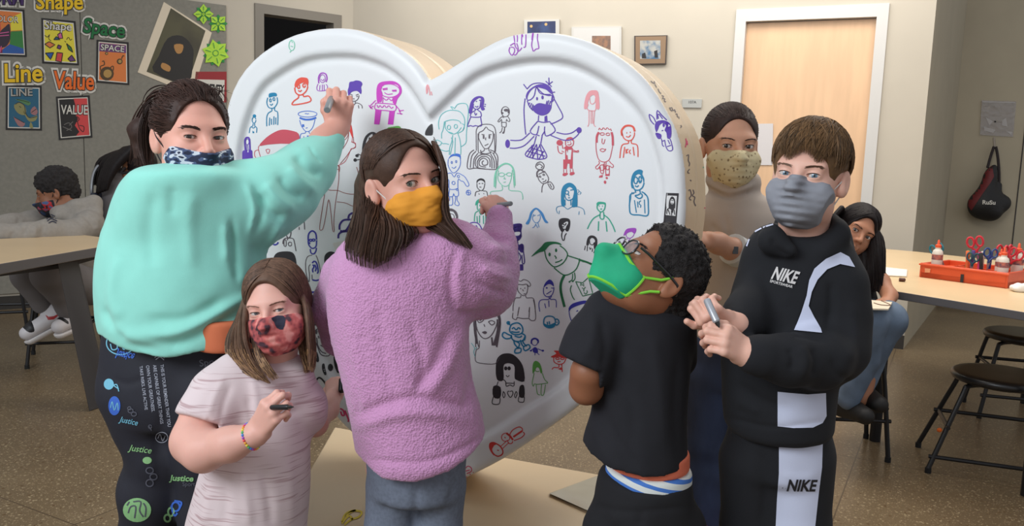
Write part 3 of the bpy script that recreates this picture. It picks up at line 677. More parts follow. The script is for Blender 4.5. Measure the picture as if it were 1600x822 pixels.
draw('D','grey','grey-brown drawing of a round face with curly hair','w3.4;s 180,478 215,470 250,490 262,530 248,570;w1.2;s 200,500 235,510 240,545 225,560;s 195,480 235,485 255,520;s 205,525 215,522',1.5)
draw('D','dpurple','dark purple drawing of a masked figure','f 682,600 690,580 752,580 745,640 750,675 720,710 695,708 682,690 715,680 735,665 738,640 700,640 682,650;w1.6;s 695,705 697,750;s 720,712 718,752 730,735;f 720,760 735,735 760,732 765,790 745,780',1.6)
draw('E','purple','large purple drawing of a girl in a face mask and checked skirt','f 240,255 228,230 238,190 270,155 320,125 375,118 430,140 456,180 455,205 430,190 400,165 350,150 310,145 270,175 245,220;f 295,350 302,305 340,280 400,290 448,302 435,350 400,380 350,385;w1.6;s 238,160 280,120 340,108 400,120 440,150;s 240,255 270,250 300,215 318,145 345,190 380,205 440,205;s 322,145 370,195 420,215 455,210;s 240,260 260,310 290,345;s 455,210 450,250 445,305;E 324,242 8,15;E 371,231 10,17;s 338,385 335,430;p 388,395 410,385 414,435 388,438;s 330,435 380,445 432,438;s 330,435 265,520 318,550 340,475;s 432,438 480,515 405,562 388,520 390,480;s 390,520 365,560;s 318,550 345,560;s 318,560 300,630;s 368,560 355,630;s 300,630 222,720 300,755 360,760 408,735 355,630;l 280,640 290,750;l 320,632 330,758;l 345,632 380,755;l 265,660 385,700;l 240,690 395,735;l 300,635 240,735;l 350,640 280,755;l 380,690 340,760;l 320,632 260,745;s 222,240 212,340 220,480 228,550;s 470,245 500,300 545,395 500,435 440,460;s 490,530 560,545 620,535 665,505;s 440,555 500,580 560,598 620,592 670,555 690,520;E 684,512 22,26;s 95,598 150,600 200,590 262,535;s 90,665 150,665 220,640 300,562;E 72,628 20,36;s 208,118 240,160;s 425,62 428,125;s 398,92 450,140;s 458,95 420,125;s 452,190 478,185;s 410,260 402,290;s 425,255 412,295;s 440,262 425,300;s 262,275 250,300;s 278,280 262,320;s 290,290 275,335;s 298,300 285,345;s 455,200 470,240 450,270 462,215',1.4)
draw('E','crimson','red drawing of a football player wearing 15','f 565,610 580,580 615,570 635,585 632,605 600,588;w1.4;s 568,605 570,640 600,655 632,640 638,600;s 585,610 590,618;s 608,608 612,616;s 585,635 605,638 618,622;s 535,690 555,700;e 518,620 24,20;s 500,645 508,695 530,712 545,705;s 540,640 545,670;s 630,680 660,692 678,685 676,700 632,695',1.4)
draw('F','crimson','solid red jersey, shorts and shoes of the football player','p 92,510 105,515 106,590 125,590 122,560 112,555 112,524 120,530 122,545 126,520 152,520 145,590 160,590 160,510 148,495 130,500 110,495;p 92,590 160,590 158,655 138,655 136,620 122,620 116,658 92,658;s 95,660 95,685;s 115,660 116,685;s 142,658 142,680;s 160,656 162,680;f 88,705 92,688 120,686 124,695 105,708;f 138,700 142,682 168,680 172,692 155,703;E 65,468 20,18',1)
draw('F','pink','pale pink drawing of a girl with long hair','f 240,225 250,150 275,105 310,96 342,112 350,225 325,222 322,150 305,130 280,150 268,190 262,225;w1.3;s 280,150 285,185 300,195 318,180 322,150;s 270,195 262,225 278,240 320,240 325,200;s 275,240 275,330 265,355;s 290,240 290,335;s 300,240 302,335;s 316,240 310,335 322,355',1.4)
draw('F','crimson','red drawing of a long-faced man in shorts','w1.2;s 325,470 328,530 345,590 385,608 420,590 435,540 445,490;w3.4;s 346,395 332,425 330,470;s 436,395 444,430 446,490;w1.2;s 345,380 350,365 365,380 378,362 392,378 405,362 420,378 432,370 434,392;e 370,408 16,9;e 410,410 14,9;s 370,440 368,470 380,478 390,445;s 352,522 370,512 385,518 400,515;s 354,525 375,535 398,518;s 345,600 348,620 322,645 335,660 355,640 358,680 378,690 378,620;s 420,600 430,615 450,632 440,650 420,635 420,690 395,690 398,610;e 368,648 18,20;e 408,648 12,16;s 385,610 390,660;p 350,706 374,700 372,718 346,720;p 392,694 424,694 422,706 392,708;E 402,722 8,8;E 390,752 9,12',1.2)
draw('F','orange','red drawing of a boy in a KC shirt','w3;s 512,420 508,385 530,355 560,348 590,358 602,390;w1.6;s 512,400 522,435 550,455 580,450 598,420 600,390;E 545,400 3,6;E 570,396 3,6;s 540,425 560,430 575,410;s 555,455 555,475 510,490 495,580;s 578,452 580,475 620,490 625,572;s 530,500 520,578;s 590,500 598,562;s 540,515 540,548;s 556,515 542,530 556,548;s 572,520 562,535 572,550',1.6)
draw('F','purple','purple drawing of a character with pointed ears','w1.6;s 740,340 715,310 705,268 735,290 752,325;s 760,305 762,240 790,270 830,310;s 770,300 768,262 800,300;f 745,350 760,318 800,310 835,320 858,345 864,395 858,435 835,440 828,400 815,380 825,350 805,330 780,345 768,375 755,395;f 750,400 790,410 788,440 765,440;w1.4;E 808,345 8,14;s 770,360 760,380;s 795,388 802,380 808,388;s 790,440 800,460 815,450;s 795,450 800,490 812,495;s 815,450 825,500 845,528 872,518 860,460 850,440;s 838,450 852,480;s 832,498 862,488',1.4)
draw('G','teal','blue drawing of a woman with long straight hair','f 388,450 372,430 372,340 390,290 432,268 470,285 492,330 495,440 480,452 452,448 460,380 468,330 435,300 405,330 395,380 398,445;w1.6;s 398,350 405,385 430,402 462,385 472,340;e 415,342 13,14;s 440,325 465,320;s 425,355 432,370;s 425,382 438,382;s 400,395 402,440;s 445,398 445,440;w1;s 345,500 335,470 345,450 388,445 420,468 455,450 500,450 540,470 550,510;s 358,480 355,505;s 508,485 505,510;s 495,320 508,330 500,345;s 512,335 522,345 512,356;s 495,350 505,360',1.6)
draw('G','teal','blue drawing of a boy in a number 15 jersey','f 905,310 898,270 905,220 925,185 960,168 988,178 985,205 1000,240 995,290 990,250 965,205 935,215 915,255 915,305;w2;s 912,285 925,318 955,325 985,305 998,270;e 935,250 14,26;e 968,245 10,24;E 965,262 6,12;s 930,290 945,300 960,285;s 930,322 935,345;s 965,325 970,345;c 930,365 945,380 965,388 985,372 975,350 950,362;s 925,345 895,358 890,400 888,460 900,505 960,512 1025,515 1030,440 1025,380 1000,348 975,335;p 885,370 902,362 900,390 890,440 884,440;w1.5;s 925,400 940,495;s 1000,395 1005,500;s 948,410 952,455;s 975,405 962,412 962,430 974,440 968,460;s 905,340 915,352 925,340;s 1000,345 1008,362',1.6)
draw('G','black','black drawing of a phone showing a girl','p 1166,345 1260,348 1240,588 1145,572;',1)
draw('G','sky','light blue drawing of a girl with flipped hair','f 103,578 125,540 140,490 175,458 205,468 235,500 255,545 275,570 250,570 228,530 205,490 180,470 155,500 140,550 125,582;w1;s 165,505 155,540 175,570 200,565 215,530 205,500;s 165,520 178,512;s 192,518 205,512;s 180,580 170,600 150,612;s 178,580 195,610;s 195,570 205,605',1.2)
draw('G','black','black drawing of a girl with thick wild hair','f 352,580 360,545 395,535 435,545 440,590 425,635 405,630 410,600 425,575 415,560 380,585 385,610 395,630 375,640 358,610;w1.6;s 380,640 375,670 385,705 395,700 400,670 412,650;s 385,580 400,590 412,570;s 378,600 395,602;s 370,620 420,620',1.8)
draw('G','gteal','green drawing of a boy with his arms spread','f 638,430 655,412 705,418 706,438 690,430 660,432 650,445;w1.8;s 645,435 645,465 672,490 698,470 706,430;E 660,445 3,5;E 684,445 3,5;s 668,468 680,466;s 668,490 665,530 680,545 695,535 692,490;s 665,510 620,535 590,575 570,618;s 695,512 730,540 760,590 780,640;s 655,560 652,632;s 710,560 718,638',2)
draw('G','black','black drawing of a long-haired girl in a vest','f 562,740 570,690 592,668 625,672 645,700 640,760 622,770 618,740 628,705 605,685 585,705 580,738;w1.3;s 585,700 590,730 610,738 625,715;s 555,745 548,778;s 570,745 568,785;s 585,755 592,775 598,760;s 610,765 605,790;s 630,765 618,800',1.5)
draw('G','vio','violet-haired drawing of a child','f 842,668 860,625 890,612 935,612 938,635 925,655 905,640 880,645 860,660;w1.1;s 862,650 865,675 890,688 915,672 925,650;s 878,690 850,700 840,725 850,740;s 895,690 880,710 895,730;s 862,705 868,730',1.2)
draw('G','grey','grey drawing of a tilted face with a bun','c 180,150 190,120 220,112 242,135 232,165 200,168;s 190,140 205,125 230,145 215,160;w2.2;s 190,225 190,190 215,170 245,190;w1.3;s 192,210 205,250 235,275 268,262 275,230 245,180;s 200,205 235,188;e 212,222 9,5;e 240,208 9,5;s 225,240 240,240;s 232,262 250,258 258,245;s 268,270 290,262 315,295 310,318 290,310 270,275;s 285,275 300,305;s 240,275 228,300 225,342',1.4)
draw('H','green','large green drawing of a boy in a cap leaning over','f 165,335 205,290 250,250 285,212 350,205 405,215 425,235 370,225 320,240 280,285 230,300;w1.8;s 280,285 295,350 330,400 370,422 430,395 465,350 475,310 450,270 410,240;E 322,316 10,16;E 378,280 10,16;s 365,325 380,345 372,350;s 370,385 410,372 435,355 430,362;s 475,325 570,355;s 360,430 440,490 500,480 550,440 575,380 578,350;w3;s 570,360 650,385 730,430 810,500 890,572;w4;s 450,490 420,560 420,640 450,765;w1.6;s 430,520 410,600 435,700;s 520,480 515,530 490,548;s 535,470 540,520 520,548;E 492,550 8,8;E 520,545 8,8;s 510,580 500,620 520,680 540,708;s 600,375 700,400 800,470;w2.6;s 675,495 750,535 820,605',1.8)
draw('H','green','drawn banner lettered NYU in the green drawing','w1.4;l 545,548 605,558 655,512 692,652 605,672 545,548;l 590,585 588,560 615,590 612,562;l 600,600 615,612 630,595;l 615,612 615,632;s 618,640 628,655 645,640 640,620',1.3)
draw('H','grey','brown outline drawing of a boy with curly hair','w1.1;s 35,560 45,535 75,545 100,530 140,545 160,575 145,590 125,570 90,575 60,572 40,580;s 48,580 52,630 95,668 125,650 135,600 130,575;E 75,608 4,6;E 110,604 4,6;s 90,615 98,630;s 98,655 115,650;s 75,665 72,685 30,690 12,740 8,800;s 118,668 125,688 180,690 195,740 200,810;s 62,770 52,810;s 150,770 145,808',1.3)
draw('I','grey','jumper and hands of the curly-haired boy','w1.2;s 280,230 278,262 300,272 305,258;s 375,262 395,278 418,268 415,200 405,150;s 305,258 340,265 375,264;s 318,195 308,250;s 382,195 378,260',1.2)
draw('H','navy','blue drawing of a boy with a tall fringe','f 270,600 285,560 320,530 350,550 358,590 330,570 300,575;w1.3;s 270,600 272,650 300,678 340,665 358,620 358,590;E 298,602 8,7;s 335,602 355,604;s 295,655 320,640 342,625;s 318,680 315,700 250,705 230,740 238,805;s 340,672 325,700 375,705 380,770;s 280,735 290,775;s 315,710 318,765',1.5)
draw('H','dpurple','dark purple drawing of two stacked masked figures','f 10,65 80,55 80,110 82,165 60,195 30,205 12,190 10,160 50,155 68,145 70,120 15,118;w2;s 20,205 25,250 40,262;s 48,205 50,245 60,230;f 48,260 65,232 98,230 100,290 80,300 60,280;w1.6;s 98,290 108,380 90,392 85,320;s 50,265 55,400;p 25,405 95,398 98,452 28,455;s 60,300 75,340 60,380',1.6)
draw('H','black','black drawing of a girl partly behind the green mask','f 845,340 860,290 900,252 960,248 965,262 930,268 900,300 885,340 865,350;w1.5;s 905,290 905,320 925,330;s 870,345 845,380;s 895,355 850,395 870,405;s 905,365 880,410;s 915,370 905,420;s 860,350 900,350 930,370',1.6)
draw('I','grey','sketch of a face with wide eyes and dark straight hair','w1.4;s 45,235 40,300 50,370 52,440;s 60,240 52,300 62,400 70,438;s 50,270 60,330 85,375 115,388 150,365 178,310 185,270;s 60,265 95,255 100,275 72,290 60,265;s 130,285 150,278 170,290 150,305 130,285;s 102,300 108,315;f 90,350 108,342 122,350 108,360;s 60,235 100,228 150,225 185,232;s 75,280 90,270;w2.6;s 180,230 198,280 190,350 170,430;s 195,240 202,300 180,440;s 185,270 185,340 160,430;s 55,250 45,330 60,420;s 150,380 155,430;w1.1;s 75,400 72,445 55,460 50,520 80,538 170,542 200,500',1.4)
draw('I','aqua','pale teal collar mark on the sketched girl','s 25,415 45,445 40,470 50,500;s 60,440 50,455',1)
draw('I','teal','teal drawing of a bouncy costumed character','w2.2;s 250,290 262,305;e 252,292 8,8;c 262,320 275,300 310,292 335,312 340,345 320,362 285,362 262,345;s 275,330 285,320 300,335 315,320 328,335;s 270,345 300,350 325,345;c 215,370 225,350 250,362 270,372 265,385 235,388;s 270,365 275,390 300,405 340,400 355,370;s 330,355 355,370 350,400;s 285,395 290,420 310,445;s 340,395 345,415 365,435;c 345,440 375,425 384,445 355,462;c 292,475 298,450 328,448 325,472;s 300,405 320,420 310,450;s 325,395 335,425 350,440;s 290,372 320,380 335,370',1.9)
draw('I','navy','tiny blue drawing of a child in shorts','w2;s 392,420 395,395 415,386 435,398 432,420;w1.2;e 413,410 18,20;f 402,450 415,440 430,450 432,475 405,472;E 390,462 7,5;E 463,462 8,6;s 402,450 392,460;s 432,450 460,462;s 415,475 415,490;s 428,475 442,488',1.4)
draw('I','teal','teal drawing of a round cup','w2;c 468,290 475,260 500,250 530,258 540,285 530,315 500,322 475,310;f 470,295 500,305 538,290 530,315 500,322 478,312;s 538,270 555,270 562,290 550,305 538,302;s 490,285 492,302;s 502,282 505,302;E 550,288 4,4',1.8)
draw('I','black','black drawing of a girl with a big solid bob','f 175,580 180,520 205,488 240,478 280,485 320,520 345,570 350,650 300,640 290,620 290,560 270,542 240,540 222,560 222,640 190,645 178,620;f 160,680 204,685 202,750 160,745;f 322,680 348,676 350,745 318,742;w1.3;E 236,570 10,12;E 257,570 10,12;s 238,612 248,622 258,612;s 222,640 235,650 240,680 262,672 285,680 288,650;s 160,745 154,785 195,788 202,752;s 318,742 314,772 345,776 350,745;c 262,712 275,708 280,725 265,748 248,725 250,710;s 222,710 218,735 226,752 232,730 222,710;s 300,710 290,735 296,752 306,725 300,710;s 190,650 180,680;s 235,660 285,662',1.5)
draw('I','lgreen','green drawing of a girl with green hair in a dress','f 400,600 402,545 418,524 445,540 460,590 450,600 440,570 425,565 412,590;w1.1;s 415,575 425,590 445,585;s 410,600 398,660 408,682 410,665 430,668 480,662 495,658 475,640 460,600;s 422,670 430,725 450,732;s 455,668 452,728 468,732 476,690 480,665',1.2)
draw('I','red','red drawing of a spiky-haired child','f 512,498 545,480 530,462 575,462 612,460 605,475 620,482 600,495 612,510 560,500 530,505;w1.5;s 530,505 532,530 560,545 590,538 605,510;e 553,510 12,6;e 583,510 12,6;s 552,530 572,528;s 560,545 560,565 530,565 518,580;s 578,545 580,562;f 530,562 555,572 580,562 578,580 560,575;s 580,565 582,592',1.5)
draw('I','pink','faint pink finger marks','s 255,125 265,145;s 205,175 202,200',1.4)
draw('O','navy','blue drawing of a face with a solid blue hairband','f 176,190 200,160 250,142 300,135 320,150 260,165 200,190 182,210;w1.3;s 178,205 185,250 205,300 225,328;s 232,215 240,205 244,215;s 262,240 272,238',1.4)
draw('O','black','black doodle half hidden by the boy\'s arm','w2.6;s 240,695 215,715 196,740 205,770 225,785 240,815;E 222,752 6,6;E 235,775 5,8;s 225,720 240,735',2)
draw('Q','red','red drawing of a figure lying on the lower rim','f 330,510 335,475 365,465 395,480 370,495 350,520 370,575 345,545;w2;s 365,495 350,525 365,560 400,580 435,565 440,535 420,500 390,480;w1.2;s 425,500 480,450;s 440,518 490,470;c 430,430 440,405 470,395 495,420 490,450 460,460 438,450;w3;s 470,395 500,420 522,450;s 525,425 595,378;w1.5;s 495,408 520,370 570,345 598,360 595,385;s 530,455 590,430 615,400 600,385;s 480,460 490,478 515,475 520,455;s 455,425 462,435;s 395,530 410,535',1.6)
draw('Q','rose','pink doodle at the bottom tip','s 140,680 160,660 185,672 188,700 150,720;s 140,700 175,690;s 175,720 182,738 145,745;s 185,700 205,712',1.4)
draw('J','grey','black outline sketch of two arms below the sleeve','w1.4;s 325,610 300,650 285,680;s 330,640 318,690 322,780;s 245,715 280,712 305,695;s 245,740 290,735 310,710;s 290,765 290,782',1.5)
draw('K','grey','black drawing of a police officer','w2.2;s 182,165 185,148 210,140 232,150 230,168;w1.6;s 182,165 184,215 195,250 212,268 228,240 232,165;s 185,200 230,195;w1.4;E 210,190 12,14;s 205,268 200,285;s 165,315 168,285 190,268 240,270 255,290 270,372;c 175,285 190,285 190,330 175,330;e 222,315 14,16;s 195,235 210,232',1.5)
draw('K','navy','small blue drawing of a chin and hair','f 88,235 100,205 120,215 120,240 104,230;w2.4;s 75,240 72,285 90,318 115,318 128,300;w1;s 85,255 92,252;s 85,285 100,290',1.4)
draw('K','black','black drawing of a head with solid flat hair','f 88,470 92,420 120,385 180,374 240,382 268,430 276,520 258,490 240,460 180,450 120,460;w1.2;s 268,520 280,590;s 145,490 165,482;s 195,485 215,492;s 150,470 175,465 200,475',1.5)
draw('K','navy','blue drawing of a bearded man','w2.4;s 368,280 372,235 400,210 428,230 435,280;w2;s 368,280 372,320 400,350 430,335 436,285;s 385,355 390,385 412,395 430,372 435,340;e 388,285 12,8;e 412,283 12,8;s 378,300 382,315;w2.2;s 400,468 420,452 440,480 448,540 435,550;s 405,480 415,500 402,520 410,548;s 420,480 432,510 422,540;s 400,602 430,608 464,600',1.6)
draw('K','grey','thin outline of the bearded man\'s shoulders','s 400,405 365,415 348,460 350,540 365,605 375,618 378,560 372,500 390,475;s 430,405 448,450 465,530 466,600;s 398,560 400,600',1.1)
draw('K','navy','blue drawing of a plain round face','w3;c 370,730 378,708 410,702 440,710 455,745 452,790 435,825 400,830 378,800;w1.3;s 420,740 425,750;s 405,790 418,800;E 428,785 3,3',2)
draw('L','navy','blue shoulders line under the plain round face','w1.8;s 92,145 88,172;s 122,142 125,170;w2.6;s 68,172 120,175 178,180',2)
draw('K','black','black drawing of a head in a dark hood','f 500,490 498,420 520,385 555,375 595,390 598,410 560,412 535,430 525,460 532,545 515,520;E 550,460 10,14;w1.4;s 535,440 560,430 590,435',1.6)
draw('K','dpurple','purple drawing of overlapping loops','w3;s 690,110 700,80 740,62 771,65;s 685,120 720,118 771,120;s 620,200 622,160 650,125 690,118;s 625,208 660,215 690,180 710,140;s 610,270 615,235 650,215 700,215;s 645,210 690,205 730,170',2)
draw('L','grey','drawing of a girl with long dark hair outlined twice','w2.8;s 98,312 92,270 105,235 135,225 160,240 180,275 185,300;w1.6;s 112,320 108,280 120,255 145,255 165,290 185,330 190,390 165,398 140,388 125,350 112,320;s 120,300 125,340 145,375 170,385;s 128,290 132,305;s 148,290 150,302;E 118,270 6,12;s 140,340 155,350;s 135,260 160,300 170,350',1.8)
draw('L','black','black blots on the heart','f 105,385 118,375 128,395 132,425 120,430 108,410;f 148,445 160,440 165,465 172,495 162,500 150,475;E 193,460 14,20;f 210,405 225,400 235,430 242,480 230,488 215,450',2)
draw('L','black','black drawing of a small tilted face','w2.6;c 110,600 115,540 130,515 150,525 172,560 168,595 140,605;w1.4;s 120,575 130,560;s 145,570 155,575;s 125,590 140,592',2)
draw('L','rose','rose drawing near the lower left edge','w2.6;s 245,680 262,690 268,715 255,715 248,695;s 270,690 290,740 285,752;s 290,690 296,715',2)
draw('M','vio','violet and magenta drawing of shoes across the top rim','w1.6;s 268,270 275,340 285,420;s 325,262 335,340 330,420;s 200,485 245,455 300,430;s 200,510 180,570 200,630 235,662 270,620 285,570 265,520 215,512;s 285,430 295,500 340,560;s 320,440 345,520 350,580;s 415,520 390,560 350,590 330,560;s 270,650 300,655 335,610 350,570;s 400,245 415,300 410,400 418,480;s 400,260 430,300 425,330;s 490,235 490,350 480,500 435,518;s 625,240 612,320 605,395 595,480 615,560 625,590 680,545 725,535 715,440 700,360 705,270 685,185;w2.6;s 622,245 610,330 605,392;E 268,270 10,8;E 325,262 10,8',1.3)
draw('M','grey','tiny handwriting on the top rim','s 785,230 800,236 815,228 830,242 848,230 862,250 880,235 900,262;s 850,245 880,252',1.6)
CR['R'] = (340,20,2.0)
draw('R','mint','tiny green face on the top left rim','e 232,102 9,16;s 230,84 234,94;s 228,104 236,106;s 230,118 226,124',1.2)
# signatures round the cream side
draw('N','grey','black signatures written round the cream side','s 20,322 28,318 34,332 42,328;s 46,350 52,345 54,362 62,358 60,372;s 68,400 74,404 66,412;s 95,540 105,535 104,560 110,575 106,590;s 110,600 100,615 112,620;s 105,700 112,695 118,720 108,735 120,745;s 125,695 130,710 122,722 134,730 130,750 138,770;s 112,650 118,655',1.5)
draw('N','rose','rose signatures on the cream side','s 0,180 10,190 20,200;s 35,225 45,238 50,248;s 92,460 95,480 90,500;s 98,470 100,490;s 184,740 182,765 178,785',1.8)
draw('N','gteal','teal signatures on the cream side','s 100,345 112,355 118,380;s 125,370 135,400 145,430;s 165,480 172,520 178,570;s 172,590 182,620 178,640;s 95,330 100,340',1.4)
CR['S'] = (810,20,5.137)
draw('S','rose','long rose signature at the outer edge of the right lobe','s 912,305 940,318 960,335 972,352;s 950,350 972,355;s 1110,465 1150,500 1175,530 1200,558;s 1120,470 1170,505 1195,545;s 1235,590 1255,615 1272,640',2)
draw('S','grey','black writing running along the side seam','s 1062,548 1075,560 1095,570 1085,545;s 1095,575 1108,600;s 1120,610 1130,635 1145,650;s 1150,665 1165,672 1155,690 1175,690 1170,710 1188,715;s 1212,760 1220,780 1235,790;s 1250,775 1262,800;s 1345,770 1370,800 1360,815',1.6)
# white details on the phone drawing
Mw = mat('unpainted_white', (226, 224, 222), 0.4)
mb = MB(); 
for pts in ([(1180,365),(1247,368),(1236,520),(1162,512)],): fill_poly(mb, hs, [(800+a/4.837, 230+b/4.837) for a, b in pts], 0.0014, 8)
o = mb.build('phone_screen', Mw, heart, smooth=False)
draw('G','black','girl shown on the drawn phone','f 1185,460 1190,400 1210,372 1232,395 1234,455 1222,470 1215,500 1200,470;w1.4;s 1170,505 1175,470 1190,460;s 1180,470 1195,510;s 1205,480 1208,515;s 1225,470 1230,510',1.5, off=0.002)
mb = MB(); fill_poly(mb, hs, [(800+(1212+14*math.cos(t))/4.837, 230+(412+20*math.sin(t))/4.837) for t in np.arange(10)*0.628], 0.0026, 8)
for c, r in (((1212,432),0),): pass
mb.build('face_patch', Mw, heart, smooth=False)
draw('G','black','smile on the phone girl','s 1203,402 1222,402;s 1206,420 1213,426 1220,420',1.0, off=0.0032)
draw('G','black','notch on the phone drawing','s 1205,355 1215,360 1228,352',1.2, off=0.002)
# ================================================================ people
A_ = lambda *v: np.array(v, float)
class Head:
    def __init__(s, R, sc, anchor, px, py, Y):
        s.R = R; s.sc = sc; s.o = P(px, py, Y)-R@(np.array(anchor, float)*sc)
    def L(s, x, y, z): return s.o+s.R@(np.array([x, y, z])*s.sc)
    def loc(s, X): return ((X-fr(s.o))@fr(s.R))/s.sc
def head_ops(S, h, fat=0.0, ears=(1, 1), mouth=True):
    c = h.sc; L = h.L; E = lambda p, r, k, op='u', R2=None: S.ell(L(*p), np.array(r)*c, h.R if R2 is None else h.R@R2, k*c, op)
    E((0, .015, .035), (.072, .088, .080), .02)
    E((0, -.018, -.030), (.060+fat, .066, .082), .035)
    E((0, -.052, -.088), (.024+fat, .026, .024), .03)
    for s_ in (-1, 1):
        E((s_*.034, -.048, -.040), (.026+fat, .026, .030), .02)
        E((s_*.045, -.012, -.070), (.018+fat, .030, .026), .025)
    E((0, -.066, .016), (.050, .018, .014), .02)
    for s_ in (-1, 1): E((s_*.031, -.092, -.004), (.017, .016, .011), .014, 's')
    S.cone(L(0, -.080, .004), L(0, -.101, -.033), .0065*c, .0098*c, .012*c)
    for s_ in (-1, 1): S.cone(L(s_*.010, -.090, -.036), L(s_*.011, -.086, -.038), .0075*c, .007*c, .006*c)
    if mouth:
        S.cone(L(-.017, -.080, -.063), L(.017, -.080, -.063), .005*c, .005*c, .008*c); S.cone(L(0, -.085, -.062), L(0, -.085, -.063), .006*c, .006*c, .006*c)
        S.cone(L(-.013, -.079, -.072), L(.013, -.079, -.072), .0062*c, .0062*c, .007*c)
    for s_ in (-1, 1):
        S.ell(L(s_*.031, -.0665, -.003), np.array([.0150, .0150, .0145])*c, h.R, .006*c)
    for i, s_ in enumerate((-1, 1)):
        if not ears[i]: continue
        Re = rot(s_*-18, 0, 0)
        S.ell(L(s_*.078, .016, -.008), np.array([.0065, .017, .029])*c, h.R@Re, .006*c)
        S.ell(L(s_*.075, .012, -.024), np.array([.008, .012, .016])*c, h.R@Re, .006*c)
        S.ell(L(s_*.087, .014, -.006), np.array([.0055, .010, .018])*c, h.R@Re, .004*c, 's')
def eye_open(S, h, op=0.0052, slant=4, squint=0.0):
    for s_ in (-1, 1):
        R2 = rot(0, 0, -s_*slant)
        S.ell(h.L(s_*.031, -.080, -.0035-squint), np.array([.0142, .013, op])*h.sc, h.R@R2, .0015*h.sc, 's')
M_sclera = mat('eye_white', (205, 196, 190), 0.15, coat=0.5); M_pupil = mat('pupil', (12, 10, 10), 0.1, coat=0.8)
def iris_mat(name, c): return mat('iris_'+name, c, 0.15, coat=0.8)
def eyes(h, par, iris, target=None, lash=(30, 22, 20), only=None):
    tgt = CAM if target is None else np.asarray(target, float)
    for s_ in (-1, 1):
        if only and s_ != only: continue
        c = h.L(s_*.031, -.0660, -.003); g = tgt-c; g /= np.linalg.norm(g); r = .0132*h.sc
        mb = MB(); pr = [(0.0001, r)]
        angs = [0, 6, 11, 16, 22, 27, 40, 60, 80, 100, 130, 160, 180]
        prof = [(r*math.sin(math.radians(a))+1e-5, r*math.cos(math.radians(a))) for a in angs]; mb.lathe(c, prof, 20, g)
        nf = 20; mb.mi = [2 if i//nf < 2 else (1 if i//nf < 5 else 0) for i in range(len(mb.F))]; mb.mi[-2] = 2; mb.mi[-1] = 0
        o = mb.build('eye', [M_sclera, iris, M_pupil], par, auto=None); fixn(o.data)
def head_surf(h, bvh, x, z, off):
    a = h.L(x, -.3, z); d = h.R@np.array([0, 1.0, 0]); r = bvh.ray_cast(Vector(a), Vector(d))
    return None if r[0] is None else np.array(r[0])-d*off
def brows(h, bvh, par, m, z0=.0135, arch=.004, w=.0022, n=60, slant=0.0):
    for s_ in (-1, 1):
        mb = MB()
        for i in range(n):
            t = i/(n-1); x = .013+t*.034; z = z0+arch*math.sin(t*2.2)+slant*t-(.003 if t > .8 else 0)*(t-.8)*5; j = random.uniform(-1, 1)*w*(1-.5*t)
            a = head_surf(h, bvh, s_*x, z+j-.001, .0006); b = head_surf(h, bvh, s_*(x+.007), z+j+.0012, .0012)
            if a is not None and b is not None: mb.tube([a, (a+b)/2, b], [.0005, .0006, .0002], 3)
        if mb.V: mb.build('eyebrow', m, par)
def lashes(h, bvh, par, m, op=.0052, slant=4, squint=0.0, w=.0009):
    for s_ in (-1, 1):
        mb = MB()
        pts = []; low = []
        a = math.radians(slant)
        for t in np.linspace(-1, 1, 9):
            x = t*.0138; z = op*math.sqrt(max(0, 1-t*t*0.97)); xx = .031+x*math.cos(a)-z*math.sin(a)*0; zz = -.0035-squint+z+x*math.tan(a)
            p = head_surf(h, bvh, s_*xx, zz+.0006, .0004); 
            if p is not None: pts.append(p)
            p = head_surf(h, bvh, s_*xx, -.0035-squint-z+x*math.tan(a)-.0004, .0001)
            if p is not None: low.append(p)
        if len(pts) > 2: mb.tube(pts, [w*.5]+[w]*(len(pts)-2)+[w*.6], 5)
        if len(low) > 2: mb.tube(low, w*.35, 4)
        if mb.V: mb.build('eyelashes', m, par)
def meshes(pieces):
    V = []; F = []; n = 0
    for S, hh, *kw in pieces:
        v, f = S.mesh(hh, **(kw[0] if kw else {})); V.append(v); F.append(f+n); n += len(v)
    return np.concatenate(V), np.concatenate(F)
def skin_mat(name, c): return mat('skin_'+name, c, 0.5, var=0.05, vscale=14, bump=0.08, bscale=700, sss=0.12, spec=0.4, bdist=0.0006)
def cloth(name, S, hh, m, par, fl=None, nz=None, sm=1, lo=None, hi=None):
    V, F = S.mesh(hh, lo=lo, hi=hi)
    if nz: V = noise_disp(V, F, nz)
    if fl: V = folds(V, F, fl)
    if sm: V = lapl(V, F, sm)
    return link(name, mesh_np(name, V, F), m, par)
